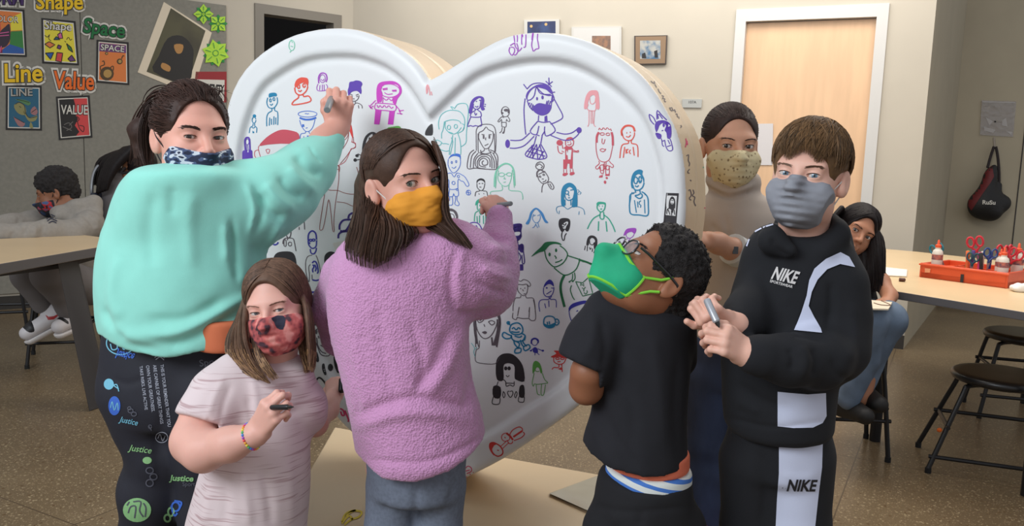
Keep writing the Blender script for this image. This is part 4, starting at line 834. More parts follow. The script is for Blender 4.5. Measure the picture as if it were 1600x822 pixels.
def mask_sdf(h, wide=0.0, top=-.012, drop=.30, yback=-.010, bot=-.124, tent=.008, pleat=0.0, wr=0.0012, taper=0.0):
    S = Sdf(); c = h.sc; L = h.L
    S.ell(L(0, -.022, -.056), A_(.064+wide, .074+tent*.3, .068)*c, h.R, .02*c)
    S.cone(L(0, -.084, -.006), L(0, -.104-tent, -.036), .011*c, .016*c, .03*c)
    S.ell(L(0, -.066-tent, -.078), A_(.034, .030, .034)*c, h.R, .03*c)
    for s_ in (-1, 1): S.ell(L(s_*.036, -.052, -.045), A_(.028+wide, .026, .034)*c, h.R, .02*c)
    def disp(X):
        q = h.loc(X); d = 0
        if pleat: d = d+pleat*np.abs(((q[:, 2]*1.0+.9)*62) % 1.0-.5)*2*np.clip(1-np.abs(q[:, 0])/.055, 0, 1)
        if wr: d = d+wr*vnoise(q*np.array([28, 28, 60])+5)+wr*.7*vnoise(q*np.array([70, 40, 130])+9)
        return d.astype(np.float32)*c
    S.fn(disp, *_bb(h), op='a')
    def reg(X):
        q = h.loc(X); x, y, z = q[:, 0], q[:, 1], q[:, 2]; ax = np.abs(x)
        zt = top-drop*np.maximum(ax-.012, 0)-0.0*ax
        back = yback+.012*np.abs((z+.055)/.05)**2*-1
        bt = bot+.25*np.maximum(ax-.02, 0)**1.0
        d = np.maximum(np.maximum(z-zt, y-back), bt-z)
        if taper: d = np.maximum(d, (ax-(.068+wide+(z+.030)*taper))*.95)
        return (d*c).astype(np.float32)
    S.fn(reg, *_bb(h), op='i')
    return S
def _bb(h): return h.o-.22*h.sc, h.o+.22*h.sc
def ear_loops(h, par, m, r=.0011, zc=(-.028, -.085), sides=(-1, 1), yb=-.014, xw=.062, name='ear_loop', flat=False):
    for s_ in sides:
        mb = MB(); mb.tube(cr([h.L(s_*xw, yb, zc[0]), h.L(s_*(xw+.012), .002, -.004), h.L(s_*.080, .018, .018), h.L(s_*.079, .034, .000), h.L(s_*.074, .030, -.025), h.L(s_*(xw+.008), .008, -.045), h.L(s_*(xw-.004), yb-.004, zc[1])], 5), r*h.sc, 6)
        mb.build(name, m, par)
# ---- hair
def hair_mats(name, c, hl=1.5, dk=0.55):
    out = []
    for i, f in enumerate((1.0, hl, dk)):
        cc = tuple(min(255, v*(f**0.45)) for v in c)
        out.append(mat(f'hair_{name}_{i}', cc, 0.52, spec=0.2, var=0.18, vscale=60, bump=0.35, bscale=260, bdist=0.001))
    return out
class Ell:
    def __init__(s, h, c=(0, .012, .034), r=(.0775, .094, .0865)): s.h = h; s.c = np.array(c); s.r = np.array(r)
    def at(s, d, k=1.0):
        d = np.asarray(d, float); d = d/np.linalg.norm(d); return s.h.L(*(s.c+d*s.r*k))
def arc(E, a, b, n=9, k0=1.0, k1=1.0, bow=0.0):
    a = np.asarray(a, float); b = np.asarray(b, float); a = a/np.linalg.norm(a); b = b/np.linalg.norm(b); th = math.acos(max(-1, min(1, a@b)))+1e-6
    out = []
    for t in np.linspace(0, 1, n):
        d = (math.sin((1-t)*th)*a+math.sin(t*th)*b)/math.sin(th); out.append(E.at(d, k0+(k1-k0)*t+bow*math.sin(math.pi*t)))
    return out
def strand(mb, pts, r, n=4, taper=(.5, 1, .25)):
    m = len(pts); t = np.linspace(0, 1, m); rr = np.interp(t, [0, .3, 1], [r*taper[0], r*taper[1], r*taper[2]])
    mb.tube(pts, list(rr), n, mi=random.choice((0, 0, 0, 1, 2)), cap=False)
def sheet(mb, guides, n, thick, r, jit=.15, ppx=1, lenj=.1, curl=0.0):
    """hair falling along guides (lists of (px,py,Y)); strands fill the sheet between neighbouring guides"""
    G = [cr([P(*q) for q in g], 5) for g in guides]; m = min(len(g) for g in G); G = [[g[int(i*(len(g)-1)/(m-1))] for i in range(m)] for g in G]; G = np.array(G)
    for _ in range(n):
        u = random.random()*(len(G)-1); i = min(int(u), len(G)-2); f = u-i; g = G[i]*(1-f)+G[i+1]*f
        side = G[min(i+1, len(G)-1)]-G[i]; T = np.gradient(g, axis=0); N = np.cross(T, side); N /= (np.linalg.norm(N, axis=1)[:, None]+1e-9)
        w_ = random.uniform(-1, 1); e = np.linspace(0, 1, m); L = 1-random.random()*lenj; k = max(4, int(m*L))
        ph = random.uniform(0, 6.28); wob = curl*np.sin(e*9+ph)[:, None]*N+curl*np.cos(e*8+ph)[:, None]*side/(np.linalg.norm(side, axis=1)[:, None]+1e-9)
        pts = g+N*(w_*thick*(0.35+.65*np.sin(np.pi*np.clip(e*.9+.1, 0, 1))))[:, None]+side*(random.uniform(-1, 1)*jit)+wob
        strand(mb, list(pts[:k]), r*random.uniform(.7, 1.3))
def sheet_core(S, guides, r, k=.006, sub=4, cutk=.86):
    G = [cr([P(*q[:3]) for q in g], 4) for g in guides]; m = 14; G = [[g[int(i*(len(g)-1)/(m-1))] for i in range(m)] for g in G]; G = np.array(G); L = []
    for i in range(len(G)-1): L += [G[i]*(1-f)+G[i+1]*f for f in np.arange(sub)/sub]
    L.append(G[-1])
    for g in L:
        n = max(4, int(len(g)*random.uniform(cutk-.06, cutk+.04))); pts = g[:n]; S.chain(pts, [r*(1.0-.65*(i/(n-1))**2) for i in range(n)], 0)
def cap_sdf(h, E, k=1.0, front=(-.088, -.022, .066, .072, .098), nape=-.055, extra=None, side=None):
    S = Sdf(); S.ell(h.L(*E.c), E.r*h.sc*k, h.R, .01)
    if extra: extra(S)
    y, z, rx, ry, rz = front
    S.ell(h.L(0, y, z), A_(rx, ry, rz)*h.sc, h.R, .006, 's')
    def lowcut(X):
        q = h.loc(X); return ((nape+np.clip(-q[:, 1]*.55, -.02, .06)-q[:, 2])*h.sc).astype(np.float32)
    S.fn(lowcut, *_bb(h), op='i'); return S
# ---- hands
def hand_ops(S, W, K, back, side=1, s=0.85, curls=((20, 30, 20),)*4, thumb=((.045, .030, -.012), (.052, .056, -.016), (.046, .074, -.020)), spread=0.0, k=.0035):
    """W wrist, K middle knuckle (world points), back = direction the back of the hand faces, side=+1 thumb on the +x side"""
    y = K-W; Lp = np.linalg.norm(y); y = y/Lp; z = np.asarray(back, float); z = z-y*(z@y); z /= np.linalg.norm(z); x = np.cross(y, z)*side
    B = np.stack([x, y, z], 1); T = lambda p: W+B@(np.array(p, float)*s)
    kn = [(.027, .080, 0), (.009, .085, .002), (-.010, .081, .001), (-.027, .073, -.002)]; yl = Lp/s/.085
    kn = [(a, b*yl, c) for a, b, c in kn]
    for (a, b, c), r in zip(kn, (.0115, .0118, .0112, .0102)): S.cone(T((a*.55, .004, -.002)), T((a, b, c)), .0150*s, r*s, .010)
    S.cone(T((.022, .02, -.010)), T((-.020, .02, -.010)), .012*s, .012*s, .010)
    Ls = ((.040, .024, .019), (.044, .027, .020), (.041, .026, .020), (.032, .019, .018)); Rs = (.0088, .0090, .0086, .0078)
    tips = []
    for i in range(4):
        p = np.array(kn[i]); ang = 0.0; sp = spread*(1.5-i); cu = curls[i] if i < len(curls) else curls[-1]; r = Rs[i]
        for j in range(3):
            ang += cu[j]; a = math.radians(ang); sa = math.radians(sp); d = np.array([math.sin(sa), math.cos(a)*math.cos(sa), -math.sin(a)]); q = p+d*Ls[i][j]
            S.cone(T(p), T(q), r*s*(1-.05*j), r*s*(1-.05*(j+1)), k if j else .006); p = q
        tips.append(T(p))
    t0 = (.020, .016, -.008); S.cone(T(t0), T(thumb[0]), .0135*s, .0108*s, .010)
    S.cone(T(thumb[0]), T(thumb[1]), .0105*s, .0095*s, .004); S.cone(T(thumb[1]), T(thumb[2]), .0095*s, .0082*s, .004)
    return T, tips
def marker_pen(name, a, b, m_body, m_tip, label, cap=True, r=.006, cap_m=None):
    a = np.asarray(a, float); b = np.asarray(b, float); d = b-a; L = np.linalg.norm(d); d /= L   # a tail, b tip
    t = thing(name, label, 'marker', a)
    mb = MB(); mb.lathe(a, [(r*.8, 0), (r, .003), (r, L*.78), (r*.7, L*.82)], 14, d); o = mb.build('barrel', m_body, t); fixn(o.data)
    mb = MB(); mb.lathe(a+d*L*.82, [(r*.72, 0), (r*.6, L*.08), (r*.25, L*.15), (r*.15, L*.18)], 12, d); o = mb.build('nib', m_tip, t); fixn(o.data)
    return t
TOCAM = lambda r, u, c: r*_rc+u*_uc-c*_fw    # view-space direction: right, up, towards the camera
def shoe(S, heel, toe, r=.04, k=.02):
    heel = np.asarray(heel, float); toe = np.asarray(toe, float); S.cone(heel, toe, r, r*.8, k)
def floorz(x, y, Y): p = P(x, y, Y); return np.array([p[0], p[1], 0.0])
def decal(name, par, surf, m, fn): mb = MB(); fn(mb); return mb.build(name, m, par, smooth=False) if mb.V else None
def planecut(S, p, n, lo, hi):
    p = fr(p); n = np.asarray(n, float); n = fr(n/np.linalg.norm(n)); S.fn(lambda X: ((X-p)@n).astype(np.float32), lo, hi, op='i')
# ---------------------------------------------------------------- girl in the mint sweatshirt
def build_mint():
    t = thing('person', 'girl in mint green sweatshirt and printed leggings reaching up to draw', 'person', floorz(290, 700, 2.08))
    sk = skin_mat('fair_warm', (226, 166, 148)); h = Head(rot(40, 2, 0), 1.08, (0, 0, 0), 301, 214, 2.05)
    S = Sdf(); head_ops(S, h, fat=.006); S.cone(h.L(0, .025, -.05), P(296, 300, 2.08), .056, .062, .03); eye_open(S, h, .0036, 3)
    S2 = Sdf(); S2.chain([P(430, 300, 2.06), P(478, 262, 2.16), P(507, 222, 2.26), P(526, 200, 2.29)], [.05, .042, .038, .033], .02)
    T, tips = hand_ops(S2, P(529, 200, 2.295), P(531, 158, 2.27), TOCAM(.25, .1, 1), -1, 1.02, ((62, 95, 50), (66, 95, 50), (70, 95, 50), (72, 90, 50)), thumb=((.038, .040, -.016), (.040, .062, -.020), (.026, .078, -.024)))
    S3 = Sdf(); S3.loft([(298, 300, 2.08, 50, .07), (285, 400, 2.08, 95, .10), (285, 540, 2.08, 100, .11), (285, 620, 2.08, 90, .10)], .02)
    S3.chain([P(240, 620, 2.08), P(251, 705, 2.07), P(238, 800, 2.1), P(236, 1045, 2.12)], [.08, .055, .055, .035], .01); S3.chain([P(325, 620, 2.08), P(335, 760, 2.06), P(330, 1045, 2.1)], [.08, .065, .04], .01)
    V, F = meshes([(S, .0022), (S2, .0022), (S3, .012)]); b = obj_sdf('body', V, F, sk, t); bv = bvh_of(b)
    hm = hair_mats('mint', (58, 40, 34)); brows(h, bv, t, hm[0], w=.0034, z0=.0145, n=110); lashes(h, bv, t, M_pupil, .0036, 3); eyes(h, t, iris_mat('brown', (70, 48, 34)))
    # mask
    S = mask_sdf(h, wide=.006, top=-.038, drop=-.28)
    mk = bpy.data.materials.new('camouflage_cloth'); mk.use_nodes = True; nt = mk.node_tree; bb = nt.nodes['Principled BSDF']; bb.inputs['Roughness'].default_value = .85
    tc = nt.nodes.new('ShaderNodeTexCoord'); mp = nt.nodes.new('ShaderNodeMapping'); mp.inputs['Scale'].default_value = (1, 1, 2.4); nz = nt.nodes.new('ShaderNodeTexNoise'); nz.inputs['Scale'].default_value = 34; nz.inputs['Detail'].default_value = 1.5
    cr_ = nt.nodes.new('ShaderNodeValToRGB'); cr_.color_ramp.interpolation = 'CONSTANT'; e = cr_.color_ramp.elements; e[0].color = (*lin((30, 36, 62)), 1); e[1].position = .48; e[1].color = (*lin((70, 84, 118)), 1); q = e.new(.55); q.color = (*lin((196, 202, 212)), 1); q = e.new(.66); q.color = (*lin((34, 40, 66)), 1)
    nt.links.new(tc.outputs['Object'], mp.inputs[0]); nt.links.new(mp.outputs[0], nz.inputs['Vector']); nt.links.new(nz.outputs[0], cr_.inputs[0]); nt.links.new(cr_.outputs[0], bb.inputs['Base Color'])
    cloth('face_mask', S, .0024, mk, t, sm=1); ear_loops(h, t, mat('black_elastic', (26, 26, 30), .8), .0014, sides=(-1,), xw=.066)
    # hair
    E = Ell(h, r=(.079, .096, .088))
    bun = h.L(-.01, .105, .055)
    S = cap_sdf(h, E, 1.0, front=(-.090, -.014, .070, .074, .100), nape=-.03, extra=lambda S: (S.ell(bun, (.04, .036, .044), None, .02), S.chain([bun, P(222, 205, 2.14), P(226, 262, 2.13)], [.034, .030, .02], .02)))
    V, F = S.mesh(.003); V = noise_disp(V, F, [(.0022, (60, 60, 60), 1)]); ho_ = link('hair', mesh_np('hair', V, F), hm[0], t)
    mb = MB(); bd = ((bun-E.h.o)@h.R)/h.sc-E.c; bd = bd/E.r
    for i in range(520):
        a = random.uniform(-1.9, 1.9); z = random.uniform(-.35, .78) if abs(a) > .9 else random.uniform(.45, .8)
        d = A_(math.sin(a)*math.sqrt(1-min(.99, z*z)), -math.cos(a)*math.sqrt(1-min(.99, z*z)), z)
        pts = arc(E, d, bd+A_(random.uniform(-.3, .3), 0, random.uniform(-.3, .3)), 9, 1.01, 1.03, .03+random.uniform(0, .05)); strand(mb, pts, .0014)
    for i in range(320):
        s_ = random.choice((-1, 1)); a = s_*random.uniform(.85, 1.75); z = random.uniform(-.1, .75); r_ = math.sqrt(1-z*z); strand(mb, arc(E, A_(math.sin(a)*r_, -math.cos(a)*r_, z), bd+A_(random.uniform(-.4, .4), 0, random.uniform(-.4, .4)), 9, 1.015, 1.03, .02), .0014)
    for i in range(30):   # loose wisps
        a = random.uniform(.2, 1.7); d = A_(math.sin(a)*.7, -math.cos(a)*.7, .62); p = E.at(d, 1.02); pts = [p, p+A_(.01, -.01, .012), p+A_(.022+random.uniform(0, .02), -.02, -.005+random.uniform(-.02, .02))]; strand(mb, cr(pts, 4), .0007)
    sheet(mb, [[(232, 160, 2.17), (218, 195, 2.18), (216, 235, 2.17), (205, 262, 2.15)], [(238, 165, 2.1), (228, 200, 2.09), (229, 240, 2.09), (232, 268, 2.06)]], 130, .02, .0016, .2)
    sheet(mb, [[(262, 140, 2.2), (240, 152, 2.2), (226, 178, 2.18)], [(250, 160, 2.08), (236, 172, 2.08), (232, 195, 2.1)]], 90, .02, .0016, .25)
    mb.build('hair_strands', hm, ho_)
    # leggings
    lg = mat('black_leggings', (30, 31, 42), .7, var=.08, vscale=20, bump=.1, bscale=500)
    S = Sdf(); S.loft([(282, 512, 2.08, 121, .133), (285, 530, 2.08, 124, .135), (286, 570, 2.08, 128, .14), (283, 620, 2.08, 122, .14), (285, 660, 2.08, 106, .12)], .03, round_=.02)
    S.chain([P(226, 610, 2.09), P(238, 660, 2.08), P(251, 705, 2.07), P(243, 765, 2.09), P(236, 840, 2.11), P(236, 1030, 2.12)], [.112, .092, .078, .088, .078, .045], .03)
    S.chain([P(335, 610, 2.05), P(338, 700, 2.04), P(335, 800, 2.05), P(330, 1040, 2.1)], [.115, .10, .085, .048], .03)
    lo_ = cloth('leggings', S, .006, lg, t, [(-4, 9, [(262, 640), (246, 690), (250, 760)]), (-2, 5, [(178, 592), (200, 600), (228, 590)])])
    bl = bvh_of(lo_); sf = lambda x, y, o: cast(bl, x, y, o)
    ori = lambda x, y: (140+x/2.554, 500+y/2.554)
    def pr(col): return mat('print_'+col, dict(white=(168, 172, 186), sky=(120, 190, 215), blue=(60, 105, 200), green=(140, 190, 130), dim=(86, 88, 100))[col], .6)
    def txt(s_, x, y, w_, hh, ang, col, bold=.01, shear=.0, step=6): 
        q = ori(x, y); decal('print', lo_, sf, pr(col), lambda mb: text_on(mb, sf, s_, q[0], q[1], w_/2.554, hh/2.554, ang, .0018, step, 0, bold, shear))
    txt('THIS IS YOUR REMINDER THAT YOU', 283, 178, 250, 13, 83, 'white'); txt('ARE CAPABLE OF GREAT THINGS', 254, 180, 236, 13, 83, 'white'); txt('OWN YOUR GREATNESS.', 226, 182, 186, 13, 83, 'white'); txt('TAKE RISKS. LIVE ACTIVE', 200, 184, 176, 12, 83, 'white')
    txt('Justice', 155, 520, 90, 24, 8, 'green', .01, .25); txt('Justice', 318, 640, 96, 22, 2, 'green', .03, .2); txt('Sport', 440, 186, 90, 26, -8, 'dim', .01); txt('Sport', 372, 662, 50, 16, 0, 'dim', .01); txt('Justice', 110, 122, -75, 30, 190, 'blue', .02, .2)
    txt('Justice', 118, 405, 74, 22, 12, 'sky', .01, .2)
    def strk(items, col, w_=1.4, name='print'):
        mb = MB()
        for kind, pts in items:
            if kind == 'e': cx, cy, rx, ry = pts; pp = [ori(cx+rx*math.cos(a), cy+ry*math.sin(a)) for a in np.arange(16)*math.pi/8]; stroke(mb, sf, pp, w_, .0018, 3, closed=True)
            elif kind == 'E': cx, cy, rx, ry = pts; fill_poly(mb, sf, [ori(cx+rx*math.cos(a), cy+ry*math.sin(a)) for a in np.arange(24)*math.pi/12], .0014, 6)
            else: stroke(mb, sf, [ori(*p) for p in pts], w_, .0020, 3)
        if mb.V: mb.build(name, pr(col), lo_, smooth=False)
    strk([('e', (125, 92, 56, 46)), ('s', [(85, 95), (92, 118), (112, 112), (108, 80), (120, 62)]), ('s', [(110, 60), (128, 100), (140, 118), (150, 90), (140, 62)]), ('s', [(130, 60), (148, 98), (170, 100)])], 'sky', 1.7)
    strk([('E', (190, 758, 56, 48))], 'green'); strk([('s', [(155, 770), (165, 745), (185, 745), (180, 790)]), ('s', [(175, 725), (205, 725), (200, 760), (215, 785)]), ('s', [(150, 740), (160, 725)]), ('s', [(215, 730), (225, 750), (222, 785)])], 'dim', 2.2)
    strk([('e', (288, 468, 25, 21)), ('s', [(272, 472), (282, 455), (292, 482), (302, 462)])], 'white', 1.1)
    strk([('E', (100, 342, 24, 38))], 'blue'); strk([('s', [(85, 350), (92, 325), (100, 360), (112, 330), (116, 360)])], 'sky', 1.3)
    strk([('E', (78, 256, 20, 22))], 'sky'); strk([('s', [(95, 262), (110, 258), (118, 285)]), ('s', [(98, 262), (118, 275)])], 'sky', 1.6)
    strk([('E', (230, 560, 18, 14))], 'green'); strk([('e', (240, 600, 14, 12)), ('e', (255, 625, 14, 12)), ('e', (240, 650, 14, 14))], 'dim', 2)
    strk([('e', (310, 790, 12, 14)), ('e', (325, 765, 12, 16))], 'green', 3); strk([('s', [(325, 740), (340, 780), (352, 770)]), ('e', (345, 745, 16, 18)), ('s', [(340, 722), (368, 728), (360, 752)])], 'blue', 3)
    strk([('e', (165, 362, 10, 8)), ('e', (178, 375, 10, 8)), ('e', (160, 352, 7, 6)), ('e', (242, 425, 6, 7)), ('s', [(236, 420), (248, 440)])], 'dim', 1.6); strk([('s', [(260, 150), (280, 140), (300, 152)]), ('s', [(265, 158), (282, 148), (298, 160)])], 'white', 1.2)
    # orange waistband showing at the hip
    S = Sdf(); S.loft([(362, 490, 2.04, 55, .125), (362, 512, 2.04, 55, .127), (362, 536, 2.04, 54, .127)], .02, round_=.01); cloth('undershirt', S, .006, mat('orange_knit', (205, 110, 72), .85), t)
    # sweatshirt
    S = Sdf(); S.loft([(300, 254, 1.99, 50, .06), (293, 272, 1.995, 86, .10), (290, 318, 2.03, 106, .13), (286, 370, 2.06, 124, .15), (284, 430, 2.06, 133, .165), (285, 490, 2.06, 131, .17), (288, 530, 2.06, 126, .165), (290, 562, 2.06, 118, .155)], .03, round_=.03)
    S.chain([P(372, 318, 2.06), P(412, 312, 2.07), P(448, 294, 2.12), P(480, 262, 2.19), P(505, 236, 2.25)], [.10, .092, .076, .062, .046], .05)
    S.chain([P(232, 318, 2.06), P(214, 372, 2.13), P(222, 430, 2.25)], [.070, .06, .05], .06)
    lo, hi = S.bounds(); a = P(168, 524, 1.95); b_ = P(262, 557, 1.89); c_ = P(408, 512, 1.98)
    n_ = np.cross(b_-a, c_-a); n_ = n_ if n_[2] < 0 else -n_; n_ = n_/np.linalg.norm(n_)
    CP_ = [P(168, 524, 1.97), P(215, 545, 1.93), P(262, 558, 1.905), P(300, 552, 1.905), P(324, 547, 1.92), P(359, 526, 1.95), P(415, 488, 1.99)]
    def cut(X):
        x = X[:, 0]; u = np.interp(x, [v[0] for v in CP_], [v[2] for v in CP_])
        return (u-X[:, 2]).astype(np.float32)*.9
    S.fn(cut, lo, hi, op='i')
    S.cone(P(500, 240, 2.235), P(514, 219, 2.27), .047, .041, .008)
    fl = [(-10.85, 8, [(505, 275), (480, 262), (462, 240)]), (9.3, 7, [(492, 300), (468, 282), (450, 262)]), (-10.85, 7, [(478, 310), (452, 298), (436, 275)]), (9.3, 8, [(460, 330), (430, 308), (415, 285)]), (-12.4, 9, [(446, 345), (420, 330), (408, 300)]),
          (-9.3, 6, [(362, 345), (366, 400), (372, 440)]), (7.75, 7, [(352, 350), (354, 410)]), (-10.85, 10, [(200, 540), (270, 538), (340, 505), (400, 470)]), (10.85, 9, [(210, 520), (280, 520), (350, 485), (405, 450)]), (-7.75, 9, [(230, 500), (290, 498), (350, 468)]), (9.3, 9, [(170, 510), (215, 530), (270, 546)]),
          (-7.75, 7, [(160, 480), (175, 510), (200, 530)]), (7.75, 10, [(185, 400), (175, 460), (190, 500)]), (-6.2, 12, [(240, 300), (232, 360), (238, 420)]), (6.2, 12, [(300, 300), (296, 350), (300, 420)]), (-4.65, 9, [(270, 290), (268, 340)]), (-7.75, 8, [(380, 460), (400, 420), (398, 380)]), (-7.75, 7, [(330, 540), (370, 525), (405, 500)]),
          (-6.2, 6, [(395, 285), (410, 320), (400, 360)]), (6.2, 5, [(385, 290), (398, 325), (390, 365)]), (-4.65, 2.2, [(503, 253), (492, 242), (484, 228)]), (7.75, 6, [(440, 350), (425, 375), (410, 400)])]
    mt = mat('mint_fleece', (146, 220, 205), .9, var=.03, vscale=10, bump=.25, bscale=900, sheen=.15)
    sw = cloth('sweatshirt', S, .0055, mt, t, fl, [(.004, (9, 9, 7), 3), (.0018, (26, 26, 20), 7)], 1)
    # neckband
    # marker
    a = P(512, 168, 2.18); b2 = P(514, 152, 2.33)
    marker_pen('marker', P(511, 172, 2.17), P(519, 150, 2.30), mat('grey_plastic', (128, 132, 134), .35), M_pupil, 'grey marker gripped in the raised fist of the girl in mint', r=.009)
build_mint()
# ---------------------------------------------------------------- girl in the pink fleece
def build_pink():
    t = thing('person', 'girl in a pink fleece top and mustard mask drawing on the middle of the heart', 'person', floorz(640, 700, 1.85))
    sk = skin_mat('fair', (216, 160, 142)); h = Head(rot(41, 0, -11), 1.0, (0, 0, 0), 632, 286, 1.85)
    S = Sdf(); head_ops(S, h); S.cone(h.L(0, .02, -.05), P(625, 372, 1.87), .048, .055, .03); eye_open(S, h, .0062, 4)
    S2 = Sdf(); S2.chain([P(765, 430, 1.95), P(778, 370, 2.02), P(780, 338, 2.06)], [.034, .028, .024], .02)
    T, tips = hand_ops(S2, P(781, 336, 2.065), P(778, 312, 2.10), TOCAM(.5, .3, .9), -1, .80, ((55, 70, 30), (62, 72, 35), (70, 75, 40), (75, 75, 40)), thumb=((.040, .040, -.016), (.044, .064, -.024), (.030, .082, -.030)))
    S3 = Sdf(); S3.loft([(630, 372, 1.87, 60, .06), (635, 450, 1.87, 88, .09), (645, 600, 1.87, 85, .09), (650, 740, 1.87, 75, .085)], .02)
    for x in (612, 688): S3.chain([P(x, 730, 1.87), P(x, 900, 1.87), P(x-4, 1150, 1.9)], [.058, .045, .035], .02)
    V, F = meshes([(S, .0021), (S2, .002), (S3, .012)]); b = obj_sdf('body', V, F, sk, t); bv = bvh_of(b)
    hm = hair_mats('pink', (72, 52, 42)); brows(h, bv, t, hm[0], w=.0016, z0=.0150, arch=.003); lashes(h, bv, t, M_pupil, .0062, 4); eyes(h, t, iris_mat('hazel', (96, 98, 84)))
    ms = mat('mustard_cotton', (222, 148, 44), .85, var=.05, vscale=14, bump=.15, bscale=900)
    mo = cloth('face_mask', mask_sdf(h, wide=.003, top=-.014, drop=.10, wr=.0022, yback=-.004, bot=-.098, tent=.002), .0022, ms, t, sm=1)
    ear_loops(h, t, mat('white_elastic', (214, 210, 204), .8), .0016, sides=(-1,))
    E = Ell(h)
    g_back = [[(590, 225, 1.93), (572, 265, 1.93), (566, 310, 1.92), (552, 350, 1.88), (540, 385, 1.80), (542, 412, 1.77)],
              [(592, 235, 1.88), (578, 275, 1.86), (574, 320, 1.81), (570, 360, 1.77), (560, 395, 1.735), (563, 425, 1.73)],
              [(584, 318, 1.82), (594, 342, 1.80), (592, 370, 1.75), (585, 400, 1.725), (584, 430, 1.72)],
              [(606, 335, 1.80), (616, 350, 1.77), (618, 372, 1.74), (610, 395, 1.725), (606, 415, 1.72)],
              [(620, 345, 1.82), (640, 352, 1.80), (650, 366, 1.79), (640, 376, 1.78)]]
    g_right = [[(682, 228, 1.80), (693, 270, 1.78), (692, 310, 1.77), (697, 342, 1.765), (720, 372, 1.75), (742, 400, 1.74)],
               [(676, 222, 1.84), (694, 262, 1.84), (697, 310, 1.82), (702, 342, 1.80), (724, 366, 1.79), (746, 396, 1.76)],
               [(655, 345, 1.80), (672, 350, 1.79), (690, 350, 1.78), (705, 362, 1.77), (722, 380, 1.76), (735, 392, 1.76)],
               [(640, 345, 1.81), (655, 352, 1.80), (668, 358, 1.79), (690, 368, 1.78), (700, 376, 1.77)]]
    def ex(S):
        sheet_core(S, g_back[:4], .008); sheet_core(S, g_right[:3], .005); S.chain([P(600, 340, 1.86), P(640, 352, 1.84), P(690, 350, 1.86)], [.03, .03, .02], .02)
        S.chain([h.L(-.03, .075, 0), P(585, 320, 1.9), P(570, 355, 1.86)], [.045, .035, .02], .03)
    S = Sdf(); S.ell(h.L(*E.c), E.r*h.sc, h.R, .01); S.ell(h.L(.0, -.088, -.03), A_(.064, .072, .110), h.R, .006, 's')
    ex(S); S.ell(h.L(-.088, .000, -.016), A_(.028, .038, .042), h.R, .004, 's'); V, F = S.mesh(.003); V = noise_disp(V, F, [(.002, (50, 50, 25), 2)]); ho_ = link('hair', mesh_np('hair', V, F), hm[0], t)
    mb = MB()
    for i in range(900):   # from the parting down over the crown
        yv = random.uniform(-.78, .95); s_ = random.choice((-1, -1, 1)); d0 = A_(s_*random.uniform(.02, .08)+.12, yv, 1.0-.35*abs(yv))
        if s_ < 0:
            z1 = random.uniform(-.2, .15) if yv < -.1 else random.uniform(-.8, .1); yy = max(yv, -.62)*.8+.28+ (0.1 if yv < 0 else 0); d1 = A_(-.95, yy, z1)
            if yv < -.1: d1 = A_(-.93, .05+.3*random.random(), .22+.12*random.random())
        else: d1 = A_(.95, max(yv, -.55)*.75, random.uniform(-.7, .0))
        strand(mb, arc(E, d0, d1, 10, 1.012, 1.02+random.uniform(0, .02), .025), .0014)
    for i in range(420):
        yv = random.uniform(-.85, .3); strand(mb, arc(E, A_(.10, yv, 1.0-.35*abs(yv)), A_(-.97, random.uniform(-.25, .5), random.uniform(.05, .35)), 10, 1.014, 1.03, .03), .0014)
    sheet(mb, g_back, 480, .014, .0013, .12, lenj=.15); sheet(mb, g_right, 260, .007, .0012, .1, lenj=.15)
    sheet(mb, [[(572, 250, 1.9), (566, 300, 1.86), (566, 345, 1.80)], [(580, 250, 1.83), (578, 290, 1.82), (586, 330, 1.79)]], 200, .006, .0013, .1)
    for i in range(7): x = 590+i*9; strand(mb, cr([P(x-6, 350, 1.76), P(x-10, 385, 1.725), P(x-4+random.uniform(-8, 8), 425-random.uniform(0, 15), 1.72)], 5), .0008)
    mb.build('hair_strands', hm, ho_)
    # trousers
    S = Sdf(); S.loft([(650, 690, 1.86, 84, .10), (650, 740, 1.86, 80, .105), (650, 775, 1.86, 76, .10)], .03, round_=.02)
    S.chain([P(612, 760, 1.86), P(610, 822, 1.86), P(606, 1130, 1.9)], [.062, .060, .055], .012); S.chain([P(688, 760, 1.86), P(684, 822, 1.86), P(676, 1130, 1.9)], [.060, .056, .052], .012)
    cloth('sweatpants', S, .006, mat('grey_marl_jersey', (112, 120, 136), .9, var=.10, vscale=120, bump=.15, bscale=700), t, [(-5, 7, [(652, 745), (650, 790), (648, 822)]), (-3, 6, [(600, 750), (604, 800)]), (3, 8, [(700, 750), (694, 810)]), (-3, 6, [(712, 745), (700, 780), (690, 800)])], [(.003, (10, 10, 6), 2)])
    # fleece top
    S = Sdf(); S.loft([(628, 356, 1.86, 52, .06), (626, 374, 1.86, 84, .085), (622, 405, 1.86, 103, .11), (622, 450, 1.86, 112, .125), (624, 520, 1.86, 111, .135), (636, 590, 1.86, 105, .14), (650, 650, 1.86, 106, .14), (657, 700, 1.86, 105, .14), (658, 760, 1.86, 100, .13)], .03, round_=.03)
    S.chain([P(700, 400, 1.86), P(730, 425, 1.88), P(757, 448, 1.93)], [.085, .085, .075], .045)
    S.chain([P(757, 446, 1.93), P(768, 420, 1.96), P(776, 385, 2.0), P(780, 355, 2.04)], [.072, .062, .046, .034], .02)
    S.cone(P(780, 352, 2.043), P(781, 340, 2.055), .0335, .033, .006)
    S.chain([P(535, 430, 1.9), P(522, 480, 1.95), P(530, 530, 2.02)], [.05, .048, .045], .03)
    lo, hi = S.bounds(); q = [(560, 728), (600, 745), (650, 747), (700, 735), (740, 716), (768, 698)]; qq = [P(x, y, 1.74) for x, y in q]
